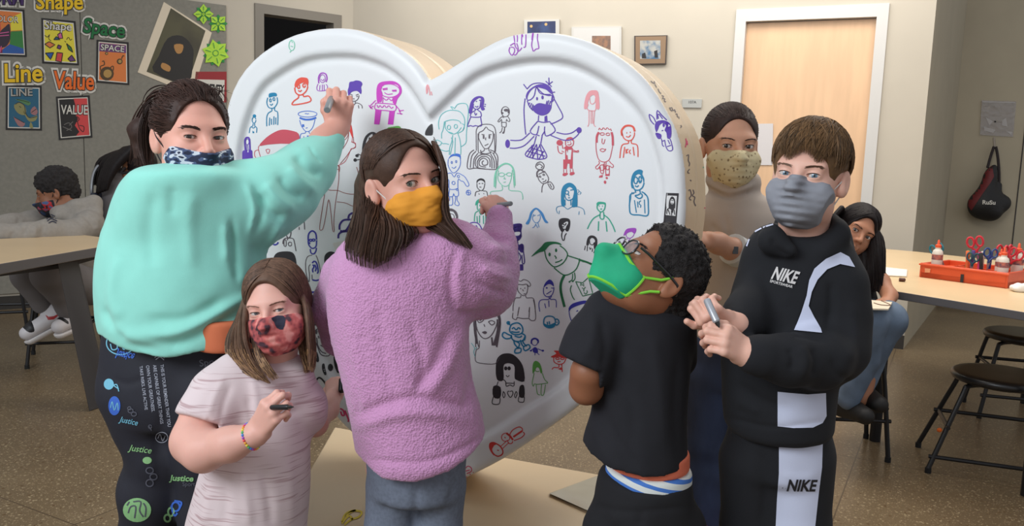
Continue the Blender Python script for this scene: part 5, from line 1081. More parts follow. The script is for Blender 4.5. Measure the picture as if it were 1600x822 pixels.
    def cut(X): return ((np.interp(X[:, 0], [v[0] for v in qq], [v[2] for v in qq])-X[:, 2])*.9).astype(np.float32)
    S.fn(cut, lo, hi, op='i')
    fl = [(-7, 7, [(555, 650), (600, 632), (650, 622), (700, 630), (730, 640)]), (8, 9, [(560, 668), (610, 650), (660, 645), (720, 655)]), (-8, 9, [(700, 520), (680, 570), (650, 610)]), (8, 10, [(725, 510), (700, 570), (670, 615)]), (-7, 8, [(740, 560), (735, 600), (728, 640)]),
          (-6, 6, [(716, 385), (704, 430), (706, 470), (716, 492)]), (5, 7, [(725, 385), (716, 430), (722, 470)]), (-9, 6, [(716, 488), (740, 492), (770, 484)]), (-8, 6, [(760, 400), (776, 408), (800, 412)]), (8, 6, [(752, 418), (770, 428), (798, 436)]), (-8, 6, [(745, 440), (768, 452), (790, 458)]), (6, 6, [(766, 385), (780, 390), (798, 392)]), (-6, 5, [(764, 368), (780, 374), (798, 374)]),
          (-4, 10, [(590, 470), (600, 560), (620, 640)]), (5, 14, [(550, 470), (555, 560), (570, 640)]), (-5, 3, [(572, 716), (620, 722), (670, 720), (715, 704), (758, 680)]), (3.5, 9, [(572, 735), (640, 740), (700, 728), (758, 700)]), (-5, 8, [(640, 500), (660, 560), (655, 610)]), (-3, 5, [(545, 560), (560, 610), (556, 650)])]
    fm = bpy.data.materials.new('pink_sherpa'); fm.use_nodes = True; nt = fm.node_tree; bb = nt.nodes['Principled BSDF']; bb.inputs['Roughness'].default_value = .95; bb.inputs['Sheen Weight'].default_value = .35
    bb.inputs['Base Color'].default_value = (*lin((204, 146, 190)), 1); tc = nt.nodes.new('ShaderNodeTexCoord'); vo = nt.nodes.new('ShaderNodeTexVoronoi'); vo.inputs['Scale'].default_value = 190; nz = nt.nodes.new('ShaderNodeTexNoise'); nz.inputs['Scale'].default_value = 300
    mx = nt.nodes.new('ShaderNodeMath'); mx.operation = 'ADD'; bp = nt.nodes.new('ShaderNodeBump'); bp.inputs['Strength'].default_value = .7; bp.inputs['Distance'].default_value = .003
    nt.links.new(tc.outputs['Object'], vo.inputs['Vector']); nt.links.new(tc.outputs['Object'], nz.inputs['Vector']); nt.links.new(vo.outputs['Distance'], mx.inputs[0]); nt.links.new(nz.outputs[0], mx.inputs[1]); nt.links.new(mx.outputs[0], bp.inputs['Height']); nt.links.new(bp.outputs[0], bb.inputs['Normal'])
    cloth('fleece_top', S, .005, fm, t, fl, [(.0045, (8, 8, 7), 3), (.0012, (120, 120, 120), 7)], 1)
    marker_pen('marker', P(799, 318, 2.03), P(766, 322, 2.10), mat('grey_plastic', (110, 114, 116), .35), mat('teal_nib', (20, 120, 110), .6), 'grey marker held by the girl in pink fleece', r=.006)
build_pink()
# ---------------------------------------------------------------- small girl in the pale striped tee
def build_small():
    t = thing('person', 'smaller girl in a pale pink striped tee and reddish mask holding a black marker', 'person', floorz(390, 760, 1.84))
    sk = skin_mat('fair_pink', (226, 172, 156)); h = Head(rot(-3, 2, -11), .87, (0, 0, -.003), 433, 480, 1.85)
    S = Sdf(); head_ops(S, h, fat=.005, ears=(0, 0)); S.cone(h.L(0, .02, -.05), P(425, 580, 1.86), .044, .05, .03); eye_open(S, h, .0034, 3)
    # bare right arm (left in view) and hand with the marker
    S2 = Sdf(); S2.chain([P(325, 620, 1.80), P(303, 690, 1.73), P(318, 704, 1.70), P(360, 694, 1.67), P(398, 680, 1.655)], [.047, .046, .043, .034, .026], .02)
    T, tips = hand_ops(S2, P(400, 678, 1.655), P(424, 640, 1.63), TOCAM(-.55, -.2, .8), -1, .80, ((42, 70, 40), (40, 70, 40), (52, 75, 40), (60, 75, 40)), thumb=((.034, .044, -.020), (.030, .066, -.030), (.018, .084, -.034)))
    S4 = Sdf(); S4.chain([P(470, 645, 1.90), P(492, 662, 1.94), P(512, 640, 2.05), P(521, 620, 2.11)], [.030, .028, .025, .022], .02)
    hand_ops(S4, P(522, 620, 2.115), P(524, 594, 2.16), TOCAM(-.3, .2, .9), -1, .78, ((50, 80, 40), (60, 80, 40), (65, 80, 40), (70, 80, 40)))
    S3 = Sdf(); S3.loft([(425, 565, 1.86, 60, .06), (405, 640, 1.86, 60, .07), (390, 822, 1.86, 70, .08)], .02)
    for x in (360, 425): S3.chain([P(x, 830, 1.86), P(x, 950, 1.86), P(x, 1140, 1.88)], [.062, .045, .035], .02)
    V, F = meshes([(S, .002), (S2, .002), (S4, .002), (S3, .012)]); b = obj_sdf('body', V, F, sk, t); bv = bvh_of(b)
    hm = hair_mats('light_brown', (98, 74, 60), dk=.5); tipm = mat('hair_tip_blonde', (158, 122, 88), .45, bump=.3, bscale=260, var=.15, vscale=60)
    brows(h, bv, t, mat('brow_light', (130, 92, 76), .6), w=.0014, n=40); lashes(h, bv, t, mat('lash_soft', (70, 48, 42), .6), .0034, 3, w=.0007); eyes(h, t, iris_mat('grey_blue', (88, 92, 98)))
    mk = bpy.data.materials.new('red_tie_dye_cloth'); mk.use_nodes = True; nt = mk.node_tree; bb = nt.nodes['Principled BSDF']; bb.inputs['Roughness'].default_value = .8
    tc = nt.nodes.new('ShaderNodeTexCoord'); nz = nt.nodes.new('ShaderNodeTexNoise'); nz.inputs['Scale'].default_value = 38; nz.inputs['Detail'].default_value = 2
    c_ = nt.nodes.new('ShaderNodeValToRGB'); e = c_.color_ramp.elements; e[0].position = .36; e[0].color = (*lin((70, 44, 54)), 1); e[1].position = .64; e[1].color = (*lin((228, 150, 142)), 1); q = e.new(.46); q.color = (*lin((180, 86, 86)), 1); q = e.new(.55); q.color = (*lin((208, 112, 106)), 1)
    nt.links.new(tc.outputs['Object'], nz.inputs['Vector']); nt.links.new(nz.outputs[0], c_.inputs[0]); nt.links.new(c_.outputs[0], bb.inputs['Base Color'])
    mo = cloth('face_mask', mask_sdf(h, wide=.010, top=-.014, drop=.10, wr=.0016, yback=-.012, bot=-.126, pleat=.0022, tent=.006), .0022, mk, t)
    mb = MB()
    bm_ = bvh_of(mo); sf = lambda x, y, o: cast(bm_, x, y, o)
    fill_poly(mb, sf, [(424, 497), (440, 492), (446, 500), (442, 515), (432, 512), (428, 503)], .0008, 4, smooth=2); mb.build('navy_blot', mat('navy_blot', (44, 44, 62), .8), mo, smooth=False)
    E = Ell(h, r=(.080, .097, .090))
    gl = [[(394, 450, 1.85), (384, 482, 1.81), (382, 520, 1.77), (392, 560, 1.75), (414, 590, 1.745), (424, 600, 1.745)], [(392, 445, 1.83), (376, 490, 1.83), (366, 530, 1.82), (368, 555, 1.80), (392, 580, 1.765), (408, 596, 1.75)],
          [(388, 460, 1.90), (372, 500, 1.90), (358, 530, 1.88), (358, 556, 1.84), (372, 575, 1.80), (392, 588, 1.77)]]
    gl2 = [[(400, 500, 1.80), (404, 540, 1.775), (420, 570, 1.75), (438, 594, 1.745)], [(392, 500, 1.80), (396, 545, 1.77), (410, 575, 1.75), (428, 598, 1.745)]]
    gr = [[(468, 456, 1.85), (478, 480, 1.82), (482, 520, 1.80), (484, 560, 1.80), (482, 585, 1.80)], [(468, 450, 1.86), (483, 485, 1.86), (489, 530, 1.85), (491, 565, 1.84), (487, 590, 1.83)], [(466, 520, 1.84), (470, 550, 1.83), (476, 575, 1.82), (474, 584, 1.82)]]
    S = Sdf(); S.ell(h.L(*E.c), E.r*h.sc, h.R, .01); S.ell(h.L(.0, -.090, -.034), A_(.064, .072, .110)*h.sc, h.R, .005, 's')
    sheet_core(S, gl, .007); sheet_core(S, gr, .006); S.chain([h.L(0, .07, 0), P(425, 560, 1.92)], [.06, .04], .03)
    V, F = S.mesh(.003); V = noise_disp(V, F, [(.0016, (50, 50, 20), 2)]); ho_ = link('hair', mesh_np('hair', V, F), hm[0], t)
    mb = MB()
    for i in range(620):
        yv = random.uniform(-.80, .9); s_ = random.choice((-1, 1)); d0 = A_(.10+s_*random.uniform(.01, .05), yv, 1.0-.35*abs(yv)); z1 = random.uniform(-.5, .1)
        strand(mb, arc(E, d0, A_(s_*.98, max(-.52, yv*.6), z1), 10, 1.01, 1.015, .025), .0013)
    nb = len(mb.F); sheet(mb, gl, 420, .008, .0013, .08, lenj=.2); sheet(mb, gl2, 110, .005, .0012, .1, lenj=.2); sheet(mb, gr, 300, .007, .0012, .08, lenj=.2)
    # lighter ends
    for i in range(nb, len(mb.F)):
        z = mb.V[mb.F[i][0]][2]; y = proj(mb.V[mb.F[i][0]])[1]
        if y > 545+random.uniform(-14, 14): mb.mi[i] = 3 if random.random() < .55 else mb.mi[i]
    mb.build('hair_strands', hm+[tipm], ho_)
    # tee
    tm = bpy.data.materials.new('slub_striped_jersey'); tm.use_nodes = True; nt = tm.node_tree; bb = nt.nodes['Principled BSDF']; bb.inputs['Roughness'].default_value = .9
    tc = nt.nodes.new('ShaderNodeTexCoord'); mp = nt.nodes.new('ShaderNodeMapping'); mp.inputs['Scale'].default_value = (9, 9, 210); mp.inputs['Rotation'].default_value = (0, math.radians(-4), 0); nz = nt.nodes.new('ShaderNodeTexNoise'); nz.inputs['Scale'].default_value = 1.0; nz.inputs['Detail'].default_value = 2
    c_ = nt.nodes.new('ShaderNodeValToRGB'); e = c_.color_ramp.elements; e[0].position = .33; e[0].color = (*lin((186, 158, 160)), 1); e[1].position = .44; e[1].color = (*lin((220, 202, 203)), 1)
    nt.links.new(tc.outputs['Object'], mp.inputs[0]); nt.links.new(mp.outputs[0], nz.inputs['Vector']); nt.links.new(nz.outputs[0], c_.inputs[0]); nt.links.new(c_.outputs[0], bb.inputs['Base Color'])
    S = Sdf(); S.loft([(424, 556, 1.86, 50, .055), (416, 572, 1.86, 68, .075), (408, 600, 1.86, 77, .095), (407, 650, 1.86, 78, .105), (404, 700, 1.86, 82, .115), (396, 760, 1.86, 90, .125), (386, 822, 1.86, 97, .13), (384, 880, 1.86, 100, .13)], .03, round_=.025)
    S.chain([P(370, 592, 1.83), P(343, 618, 1.80), P(322, 652, 1.765), P(316, 668, 1.755)], [.060, .060, .057, .056], .03)
    S.chain([P(455, 600, 1.86), P(474, 632, 1.88), P(481, 648, 1.91)], [.05, .046, .044], .03)
    lo, hi = S.bounds()
    def cuts(X):   # sleeve opening
        a = fr(P(335, 662, 1.76)); n = fr(P(316, 700, 1.74)-P(350, 610, 1.80)); n = n/np.linalg.norm(n); d = (X-a)@n; fx = 800+FPX*((X-fr(CAM))@fr(_rc))/((X-fr(CAM))@fr(_fw))
        return np.where((fx < 398) & (X[:, 1] < 1.785) & (X[:, 2] > P(300, 702, 1.76)[2]) , d, -1).astype(np.float32)
    S.fn(lambda X: np.where(X[:, 0] < P(352, 640, 1.76)[0], cuts(X), -1).astype(np.float32), lo, hi, op='i')
    fl = [(-4, 5, [(388, 620), (392, 650), (396, 680)]), (4, 6, [(395, 590), (402, 640), (404, 690)]), (-4, 6, [(420, 660), (440, 650), (470, 640)]), (5, 9, [(330, 730), (326, 780), (318, 822)]), (-5, 9, [(350, 735), (352, 780), (350, 822)]), (5, 8, [(380, 735), (385, 780), (390, 822)]), (-5, 8, [(410, 730), (420, 780), (424, 822)]), (3, 5, [(350, 590), (335, 620), (325, 650)]), (-3, 5, [(362, 600), (350, 630), (345, 655)]), (4, 9, [(450, 720), (455, 770), (455, 822)])]
    cloth('t_shirt', S, .005, tm, t, fl, [(.0035, (10, 10, 6), 3), (.0012, (30, 30, 16), 5)], 1)
    S = Sdf(); S.loft([(386, 850, 1.86, 92, .11), (386, 900, 1.86, 90, .11)], .02); 
    for x in (352, 424): S.chain([P(x, 870, 1.86), P(x, 980, 1.86), P(x, 1130, 1.88)], [.07, .055, .045], .02)
    cloth('leggings', S, .009, mat('dark_leggings', (40, 40, 48), .8), t)
    # rainbow bracelet
    c = P(393, 682, 1.657); ax = P(400, 678, 1.655)-P(360, 694, 1.67); ax /= np.linalg.norm(ax); u = np.cross(ax, (0, 0, 1)); u /= np.linalg.norm(u); v = np.cross(ax, u); mb = MB(); cols = [(230, 80, 90), (240, 160, 60), (235, 220, 80), (90, 190, 120), (80, 140, 220), (170, 90, 200)]
    for i in range(30):
        a = i/30*2*math.pi; mb.ball(c+.0275*(math.cos(a)*u+math.sin(a)*v), .0030, 8, mi=i % 6)
    mb.build('bracelet', [mat(f'bead_{i}', q, .4) for i, q in enumerate(cols)], t)
    marker_pen('marker', P(414, 637, 1.64), P(459, 636, 1.585), mat('black_plastic', (26, 26, 30), .4), M_pupil, 'black marker pinched by the small girl in the striped tee', r=.0055)
    marker_pen('marker', P(534, 612, 2.10), P(535, 588, 2.135), mat('black_plastic', (26, 26, 30), .4), M_pupil, 'black marker the small girl holds against the heart, beside the pink fleece', r=.009)
build_small()
# ---------------------------------------------------------------- boy in the black tee, head thrown back
def build_tee():
    t = thing('person', 'boy in a plain black tee, glasses and green mask tilting his head back', 'person', floorz(1000, 740, 1.80))
    sk = skin_mat('brown', (150, 98, 70)); h = Head(rot(-74, 42, 0), .98, (.078, .016, -.010), 1050, 449, 1.70)
    S = Sdf(); head_ops(S, h); S.cone(h.L(0, .03, -.045), P(1008, 490, 1.80), .052, .056, .03); eye_open(S, h, .0035, 4)
    S2 = Sdf(); S2.chain([P(934, 530, 1.765), P(919, 582, 1.735), P(916, 606, 1.75), P(935, 612, 1.86), P(950, 600, 1.96)], [.026, .034, .033, .030, .024], .02)
    hand_ops(S2, P(952, 600, 1.965), P(965, 590, 2.03), TOCAM(0, 1, .2), 1, .8)
    S3 = Sdf(); S3.loft([(1000, 490, 1.80, 46, .055), (1000, 600, 1.80, 52, .07), (1013, 740, 1.80, 48, .07)], .02)
    for x in (980, 1042): S3.chain([P(x, 790, 1.80), P(x, 950, 1.80), P(x, 1160, 1.82)], [.052, .045, .035], .02)
    V, F = meshes([(S, .0021), (S2, .003), (S3, .012)]); b = obj_sdf('body', V, F, sk, t); bv = bvh_of(b)
    hb = mat('black_curls', (30, 25, 24), .75, var=.35, vscale=160, bump=1.0, bscale=420, bdist=.004)
    brows(h, bv, t, hb, w=.002); lashes(h, bv, t, M_pupil, .0035, 4, w=.0012); eyes(h, t, iris_mat('dark_brown', (44, 28, 20)), target=P(900, 200, 2.2))
    E = Ell(h, r=(.080, .098, .090))
    S = Sdf(); S.ell(h.L(*E.c), E.r*h.sc, h.R, .01); S.cone(h.L(0, .070, -.015), h.L(0, .055, -.050), .052*h.sc, .044*h.sc, .02)
    S.ell(h.L(0, -.094, -.006), A_(.088, .064, .088)*h.sc, h.R, .006, 's')
    for s_ in (-1, 1): S.ell(h.L(s_*.085, -.012, -.048), A_(.045, .058, .052)*h.sc, h.R, .004, 's')
    V, F = S.mesh(.0026); V = noise_disp(V, F, [(.0035, (150, 150, 150), 1), (.0025, (70, 70, 70), 4)]); ho_ = link('hair', mesh_np('hair', V, F), hb, t)
    mb = MB()   # short curls
    N = vnormals(V, F); idx = np.random.choice(len(V), 1300, replace=False)
    for i in idx:
        q = ((V[i]-h.o)@h.R)/h.sc
        if q[2] > -.02 or q[1] > .04:
            n = N[i]; a = random.uniform(0, 6.28); u = np.cross(n, (0.3, .2, 1)); u /= np.linalg.norm(u); v = np.cross(n, u); r = .0028
            pts = [V[i]-n*.001+r*(math.cos(a+k*1.2)*u+math.sin(a+k*1.2)*v)*(1-.1*k)+n*(.0007*k) for k in range(6)]; mb.tube(pts, .0008, 3, cap=False)
    mb.build('curls', hb, ho_)
    # green mask with lime binding
    gm = mat('green_mask_cloth', (30, 168, 122), .8, var=.08, vscale=20, bump=.15, bscale=700); lm = mat('lime_binding', (128, 206, 58), .8, bump=.1, bscale=600)
    S = Sdf(); c = h.sc
    S.cone(h.L(0, -.084, -.004), h.L(0, -.125, -.042), .008*c, .012*c, .03*c); S.ell(h.L(0, -.050, -.058), A_(.058, .064, .062)*c, h.R, .02*c); S.cone(h.L(0, -.118, -.050), h.L(0, -.085, -.100), .014*c, .020*c, .03*c)
    for s_ in (-1, 1): S.ell(h.L(s_*.036, -.052, -.050), A_(.028, .030, .036)*c, h.R, .02*c)
    top = lambda x: -.006-.42*np.abs(x); bot = lambda x: -.112+.35*np.abs(x)
    def reg(X):
        q = h.loc(X); x, y, z = q.T; return (np.maximum(np.maximum(z-top(x), y+.036-.0*z), bot(x)-z)*c).astype(np.float32)
    S.fn(reg, *_bb(h), op='i'); mo = cloth('face_mask', S, .0021, gm, t); bm_ = bvh_of(mo)
    mb = MB()
    def ms(x, z, off=.0006):
        a = h.L(x, -.3, z); d = h.R@A_(0, 1, 0); r = bm_.ray_cast(Vector(a), Vector(d)); return None if r[0] is None else np.array(r[0])-d*off
    def sd(s_, z, y=-.039):
        a = h.L(s_*.2, y, z); d = h.R@A_(-s_, 0, 0); r = bm_.ray_cast(Vector(a), Vector(d)); return None if r[0] is None else np.array(r[0])-d*.0006
    for s_ in (-1, 1):
        up = [p for p in (ms(s_*x, top(x)-.003) for x in np.linspace(0, .050, 9)) if p is not None]
        side_ = [p for p in (sd(s_, z) for z in np.linspace(-.034, -.088, 9)) if p is not None]
        dn = [p for p in (ms(s_*x, bot(x)+.005) for x in np.linspace(.044, 0, 8)) if p is not None]
        mb.tube(up+[side_[0], h.L(s_*.070, -.010, -.014), h.L(s_*.077, .004, .006)], .0031, 6)
        mb.tube(side_, .0031, 6); mb.tube([h.L(s_*.077, .002, -.036), h.L(s_*.071, -.012, -.048), side_[-1]]+dn, .0031, 6)
    mb.build('mask_binding', lm, mo)
    # glasses
    fm = mat('black_glasses', (16, 16, 18), .25, coat=.4); gl_ = mat('glasses_lens', (200, 205, 215), .05, trans=.0, alpha=.22, spec=.8); mb = MB(); ml = MB()
    yy = -.098
    for s_ in (-1, 1):
        cx, cz = s_*.033, -.004; pts = []
        for a in np.arange(22)*2*math.pi/22:
            rx = .0245; rz = .0185; e_ = .8; x = cx+rx*np.sign(math.cos(a))*abs(math.cos(a))**e_; z = cz+rz*np.sign(math.sin(a))*abs(math.sin(a))**e_; pts.append(h.L(x, yy+.30*(abs(x)**2)*10*.35, z))
        mb.tube(pts, .0021, 6, closed=True); ml.add(pts, [tuple(range(22))])
        mb.tube([h.L(s_*.058, yy+.010, .006), h.L(s_*.070, -.070, .006), h.L(s_*.079, -.01, .004), h.L(s_*.083, .020, .000), h.L(s_*.080, .036, -.018)], .0030, 6)
    mb.tube([h.L(-.010, yy, .002), h.L(0, yy-.004, .005), h.L(.010, yy, .002)], .002, 6)
    go = mb.build('glasses', fm, t); ml.build('lens', gl_, go, smooth=False)
    # tee
    tm = mat('black_cotton', (27, 27, 33), .9, var=.06, vscale=30, bump=.15, bscale=800)
    S = Sdf(); S.loft([(1000, 462, 1.80, 55, .055), (1000, 474, 1.80, 70, .075), (1001, 500, 1.80, 77, .09), (1004, 560, 1.80, 75, .10), (999, 640, 1.80, 76, .105), (992, 700, 1.80, 85, .11), (992, 790, 1.80, 86, .11)], .03, round_=.025)
    S.chain([P(950, 490, 1.78), P(925, 530, 1.75), P(914, 562, 1.735), P(912, 576, 1.73)], [.055, .052, .050, .050], .03); S.chain([P(1056, 500, 1.80), P(1060, 560, 1.86)], [.045, .045], .03)
    lo, hi = S.bounds()
    qa = [P(x, y, 1.70) for x, y in ((900, 710), (918, 719), (950, 734), (1010, 744), (1060, 744), (1090, 742))]
    def cut(X):
        low = (np.interp(X[:, 0], [v[0] for v in qa], [v[2] for v in qa])-X[:, 2])*.9
        a = fr(P(912, 570, 1.70)); n = fr(-_uc+_rc*(-.42)); n = n/np.linalg.norm(n); d = (X-a)@n; sl = np.where((X[:, 0] < P(936, 570, 1.72)[0]) & (X[:, 2] > P(920, 640, 1.72)[2]), d, -1)
        return np.maximum(low, sl).astype(np.float32)
    S.fn(cut, lo, hi, op='i')
    fl = [(-4, 7, [(940, 500), (946, 540), (942, 575)]), (4, 8, [(930, 490), (925, 530), (915, 560)]), (-4, 10, [(960, 560), (985, 620), (990, 700)]), (4, 12, [(1020, 520), (1030, 600), (1040, 700)]), (-4, 9, [(935, 620), (960, 680), (1000, 735)]), (4, 9, [(925, 660), (945, 710), (975, 738)]), (-3, 8, [(1060, 560), (1055, 640), (1060, 720)]), (-3, 6, [(1000, 480), (1030, 492), (1060, 500)])]
    ts = cloth('t_shirt', S, .005, tm, t, fl, [(.0035, (9, 9, 6), 3), (.0015, (28, 28, 14), 5)], 1)
    _b = bvh_of(ts); q = cast(_b, 921, 716, .002); mb = MB(); mb.box(q, (.012, .004, .008)); mb.build('hem_tag', M_white, ts)
    S = Sdf(); S.loft([(1013, 700, 1.80, 66, .094), (1013, 729, 1.80, 66, .095)], .02, round_=.008); cloth('undershirt_hem', S, .005, mat('coral_jersey', (226, 118, 88), .9), t)
    sm_ = bpy.data.materials.new('blue_white_striped_waistband'); sm_.use_nodes = True; nt = sm_.node_tree; bb = nt.nodes['Principled BSDF']; bb.inputs['Roughness'].default_value = .8
    tc = nt.nodes.new('ShaderNodeTexCoord'); mp = nt.nodes.new('ShaderNodeMapping'); mp.inputs['Rotation'].default_value = (0, math.radians(-14), 0); wv = nt.nodes.new('ShaderNodeTexWave'); wv.bands_direction = 'Z'; wv.inputs['Scale'].default_value = 15; wv.inputs['Distortion'].default_value = .6
    c_ = nt.nodes.new('ShaderNodeValToRGB'); c_.color_ramp.interpolation = 'CONSTANT'; e = c_.color_ramp.elements; e[0].color = (*lin((70, 120, 200)), 1); e[1].position = .34; e[1].color = (*lin((222, 226, 222)), 1)
    nt.links.new(tc.outputs['Object'], mp.inputs[0]); nt.links.new(mp.outputs[0], wv.inputs['Vector']); nt.links.new(wv.outputs[0], c_.inputs[0]); nt.links.new(c_.outputs[0], bb.inputs['Base Color'])
    S = Sdf(); S.loft([(1013, 727, 1.80, 69, .098), (1013, 745, 1.80, 70, .100), (1010, 780, 1.80, 68, .098)], .02, round_=.01); cloth('waistband', S, .005, sm_, t)
    S = Sdf(); S.loft([(1008, 735, 1.80, 74, .104), (1006, 770, 1.80, 80, .110), (1006, 800, 1.80, 82, .112), (1006, 840, 1.80, 80, .11)], .02, round_=.02)
    for x in (968, 1044): S.chain([P(x, 830, 1.80), P(x, 980, 1.80)], [.085, .085], .02)
    lo, hi = S.bounds(); qb = [P(x, y, 1.70) for x, y in ((924, 733), (945, 754), (990, 772), (1040, 773), (1085, 762))]
    S.fn(lambda X: ((X[:, 2]-np.interp(X[:, 0], [v[0] for v in qb], [v[2] for v in qb]))*.9).astype(np.float32), lo, hi, op='i')
    cloth('shorts', S, .005, mat('black_jersey', (24, 24, 28), .9, bump=.15, bscale=600), t, [(-3, 5, [(930, 790), (980, 800), (1080, 792)]), (-4, 7, [(1000, 800), (1002, 822)]), (4, 8, [(960, 800), (962, 822)])], [(.003, (20, 20, 6), 2)])
build_tee()
# ---------------------------------------------------------------- boy in the black and white tracksuit
def build_track():
    t = thing('person', 'boy in black and white hooded tracksuit and grey pleated mask holding a pen', 'person', floorz(1215, 760, 1.86))
    sk = skin_mat('fair_rosy', (228, 178, 158)); h = Head(rot(-34, 3, 4), .96, (0, 0, -.003), 1262, 277, 1.80)
    S = Sdf(); head_ops(S, h); S.cone(h.L(0, .02, -.05), P(1255, 372, 1.83), .050, .056, .03); eye_open(S, h, .0042, 3)
    S2 = Sdf(); S2.chain([P(1225, 565, 1.66), P(1180, 556, 1.63), P(1168, 552, 1.625)], [.034, .030, .028], .02)
    hand_ops(S2, P(1166, 552, 1.625), P(1132, 530, 1.60), TOCAM(.1, .35, .95), 1, .86, ((48, 60, 30), (50, 62, 32), (54, 64, 34), (58, 62, 34)), thumb=((.036, .046, -.012), (.040, .072, -.014), (.036, .094, -.020)))
    S4 = Sdf(); S4.chain([P(1166, 498, 1.735), P(1150, 506, 1.70), P(1142, 508, 1.695)], [.026, .027, .026], .02)
    hand_ops(S4, P(1138, 508, 1.69), P(1106, 492, 1.665), TOCAM(-.5, -.3, .9), -1, .84, ((50, 70, 30), (56, 74, 34), (62, 74, 34), (66, 70, 34)), thumb=((.040, .044, -.010), (.050, .068, -.006), (.050, .092, -.008)))
    S3 = Sdf(); S3.loft([(1250, 380, 1.85, 60, .07), (1225, 500, 1.85, 80, .09), (1215, 680, 1.85, 60, .08)], .02)
    for x in (1185, 1245): S3.chain([P(x, 700, 1.86), P(x, 850, 1.86), P(x, 1130, 1.9)], [.055, .05, .04], .02)
    V, F = meshes([(S, .0021), (S2, .002), (S4, .002), (S3, .012)]); b = obj_sdf('body', V, F, sk, t); bv = bvh_of(b)
    hm = hair_mats('ash_brown', (106, 80, 54), dk=.45); brows(h, bv, t, mat('brow_ash', (104, 76, 58), .6), w=.0022, z0=.0125); lashes(h, bv, t, mat('lash_soft', (70, 48, 42), .6), .0042, 3, w=.0008); eyes(h, t, iris_mat('blue', (96, 122, 140)))
    mk = mat('grey_pleated_mask', (140, 142, 150), .75, bump=.12, bscale=500); mo = cloth('face_mask', mask_sdf(h, wide=.007, top=-.006, drop=.22, wr=.0014, yback=-.014, bot=-.124, pleat=.0050, tent=.012, taper=.36), .0021, mk, t)
    ear_loops(h, t, mat('white_elastic', (214, 210, 204), .8), .0015, sides=(1,))
    E = Ell(h, r=(.080, .098, .092))
    S = Sdf(); S.ell(h.L(*E.c), E.r*h.sc, h.R, .01); S.ell(h.L(0, -.096, -.030), A_(.082, .072, .098)*h.sc, h.R, .005, 's')
    S.ell(h.L(.086, .006, -.020), A_(.030, .045, .040)*h.sc, h.R, .004, 's')
    def low(X): q = h.loc(X); return ((-.040-q[:, 2]-.2*np.clip(q[:, 1], 0, .1))*h.sc).astype(np.float32)
    S.fn(low, *_bb(h), op='i'); V, F = S.mesh(.003); V = noise_disp(V, F, [(.0015, (60, 60, 30), 2)]); ho_ = link('hair', mesh_np('hair', V, F), hm[0], t)
    mb = MB(); crown = A_(.10, .45, .95)
    for i in range(2100):
        a = random.uniform(-math.pi, math.pi); f = math.cos(a)   # a=0 is the front
        ze = (.07+.10*math.sin(a*8+1)+random.uniform(-.09, .07)) if f > .45 else (-.35+random.uniform(-.12, .1) if abs(a) < 2.1 else -.62+random.uniform(-.1, .1))
        if .9 < abs(a) < 1.3: ze = -.05+random.uniform(-.15, .1)
        if 1.3 <= abs(a) < 1.75: ze = .12+random.uniform(-.06, .04)
        rr = math.sqrt(max(.02, 1-ze*ze)); d = A_(math.sin(a)*rr, -math.cos(a)*rr, ze)
        c0 = crown+A_(random.uniform(-.45, .45), random.uniform(-.9, .35), 0); pts = arc(E, c0, d, 10, 1.0+random.uniform(0, .02), 1.01+random.uniform(0, .05), .045+random.uniform(0, .04)); strand(mb, pts, .0014, taper=(.5, 1, .15))
    mb.build('hair_strands', hm, ho_)
    # trousers
    bk = mat('black_fleece', (22, 23, 28), .9, var=.05, vscale=20, bump=.18, bscale=700); wh = mat('white_fleece_panel', (205, 210, 232), .9, bump=.1, bscale=600)
    S = Sdf(); S.loft([(1216, 630, 1.86, 80, .11), (1216, 690, 1.86, 80, .115), (1213, 740, 1.86, 74, .11)], .03, round_=.02)
    S.chain([P(1180, 720, 1.86), P(1178, 822, 1.88), P(1180, 1120, 1.9)], [.085, .078, .06], .02); S.chain([P(1242, 715, 1.85), P(1240, 822, 1.85), P(1236, 1120, 1.88)], [.092, .082, .06], .02)
    tr = cloth('joggers', S, .0055, bk, t, [(-4, 8, [(1190, 700), (1196, 760), (1192, 822)]), (3, 6, [(1225, 740), (1250, 748), (1275, 742)])], [(.004, (9, 9, 6), 3)])
    bt = bvh_of(tr); sf = lambda x, y, o: cast(bt, x, y, o)
    mb = MB(); fill_poly(mb, sf, [(1217, 696), (1285, 694), (1284, 730), (1279, 770), (1273, 826), (1212, 826), (1214, 780), (1217, 740)], .0016, 5); wp = mb.build('white_panel', wh, tr)
    def nike(mb, s2, x, y, w_, hh, ang, off=.003):
        text_on(mb, s2, 'NIKE', x, y, w_, hh, ang, off, 5, 0, .03, .22)
    mb = MB(); nike(mb, sf, 1229, 766, 44, 17, 1); mb.build('logo', mat('logo_black', (32, 30, 34), .7), tr, smooth=False)
    # hoodie
    S = Sdf(); S.loft([(1252, 348, 1.84, 44, .05), (1250, 362, 1.84, 66, .07), (1248, 392, 1.84, 84, .095), (1244, 440, 1.84, 91, .115), (1228, 500, 1.84, 98, .125), (1220, 570, 1.84, 92, .13), (1216, 630, 1.84, 88, .13), (1216, 676, 1.84, 84, .125)], .03, round_=.025)
    S.chain([P(1286, 418, 1.82), P(1306, 450, 1.80), P(1310, 500, 1.79), P(1306, 545, 1.77)], [.054, .060, .061, .064], .04)
    S.chain([P(1306, 545, 1.77), P(1278, 560, 1.70), P(1232, 562, 1.655), P(1192, 556, 1.635)], [.064, .058, .052, .046], .03)
    S.cone(P(1194, 556, 1.635), P(1178, 554, 1.63), .043, .040, .006)
    S.chain([P(1208, 414, 1.84), P(1188, 458, 1.81), P(1166, 491, 1.748), P(1150, 505, 1.71)], [.054, .050, .046, .040], .03)
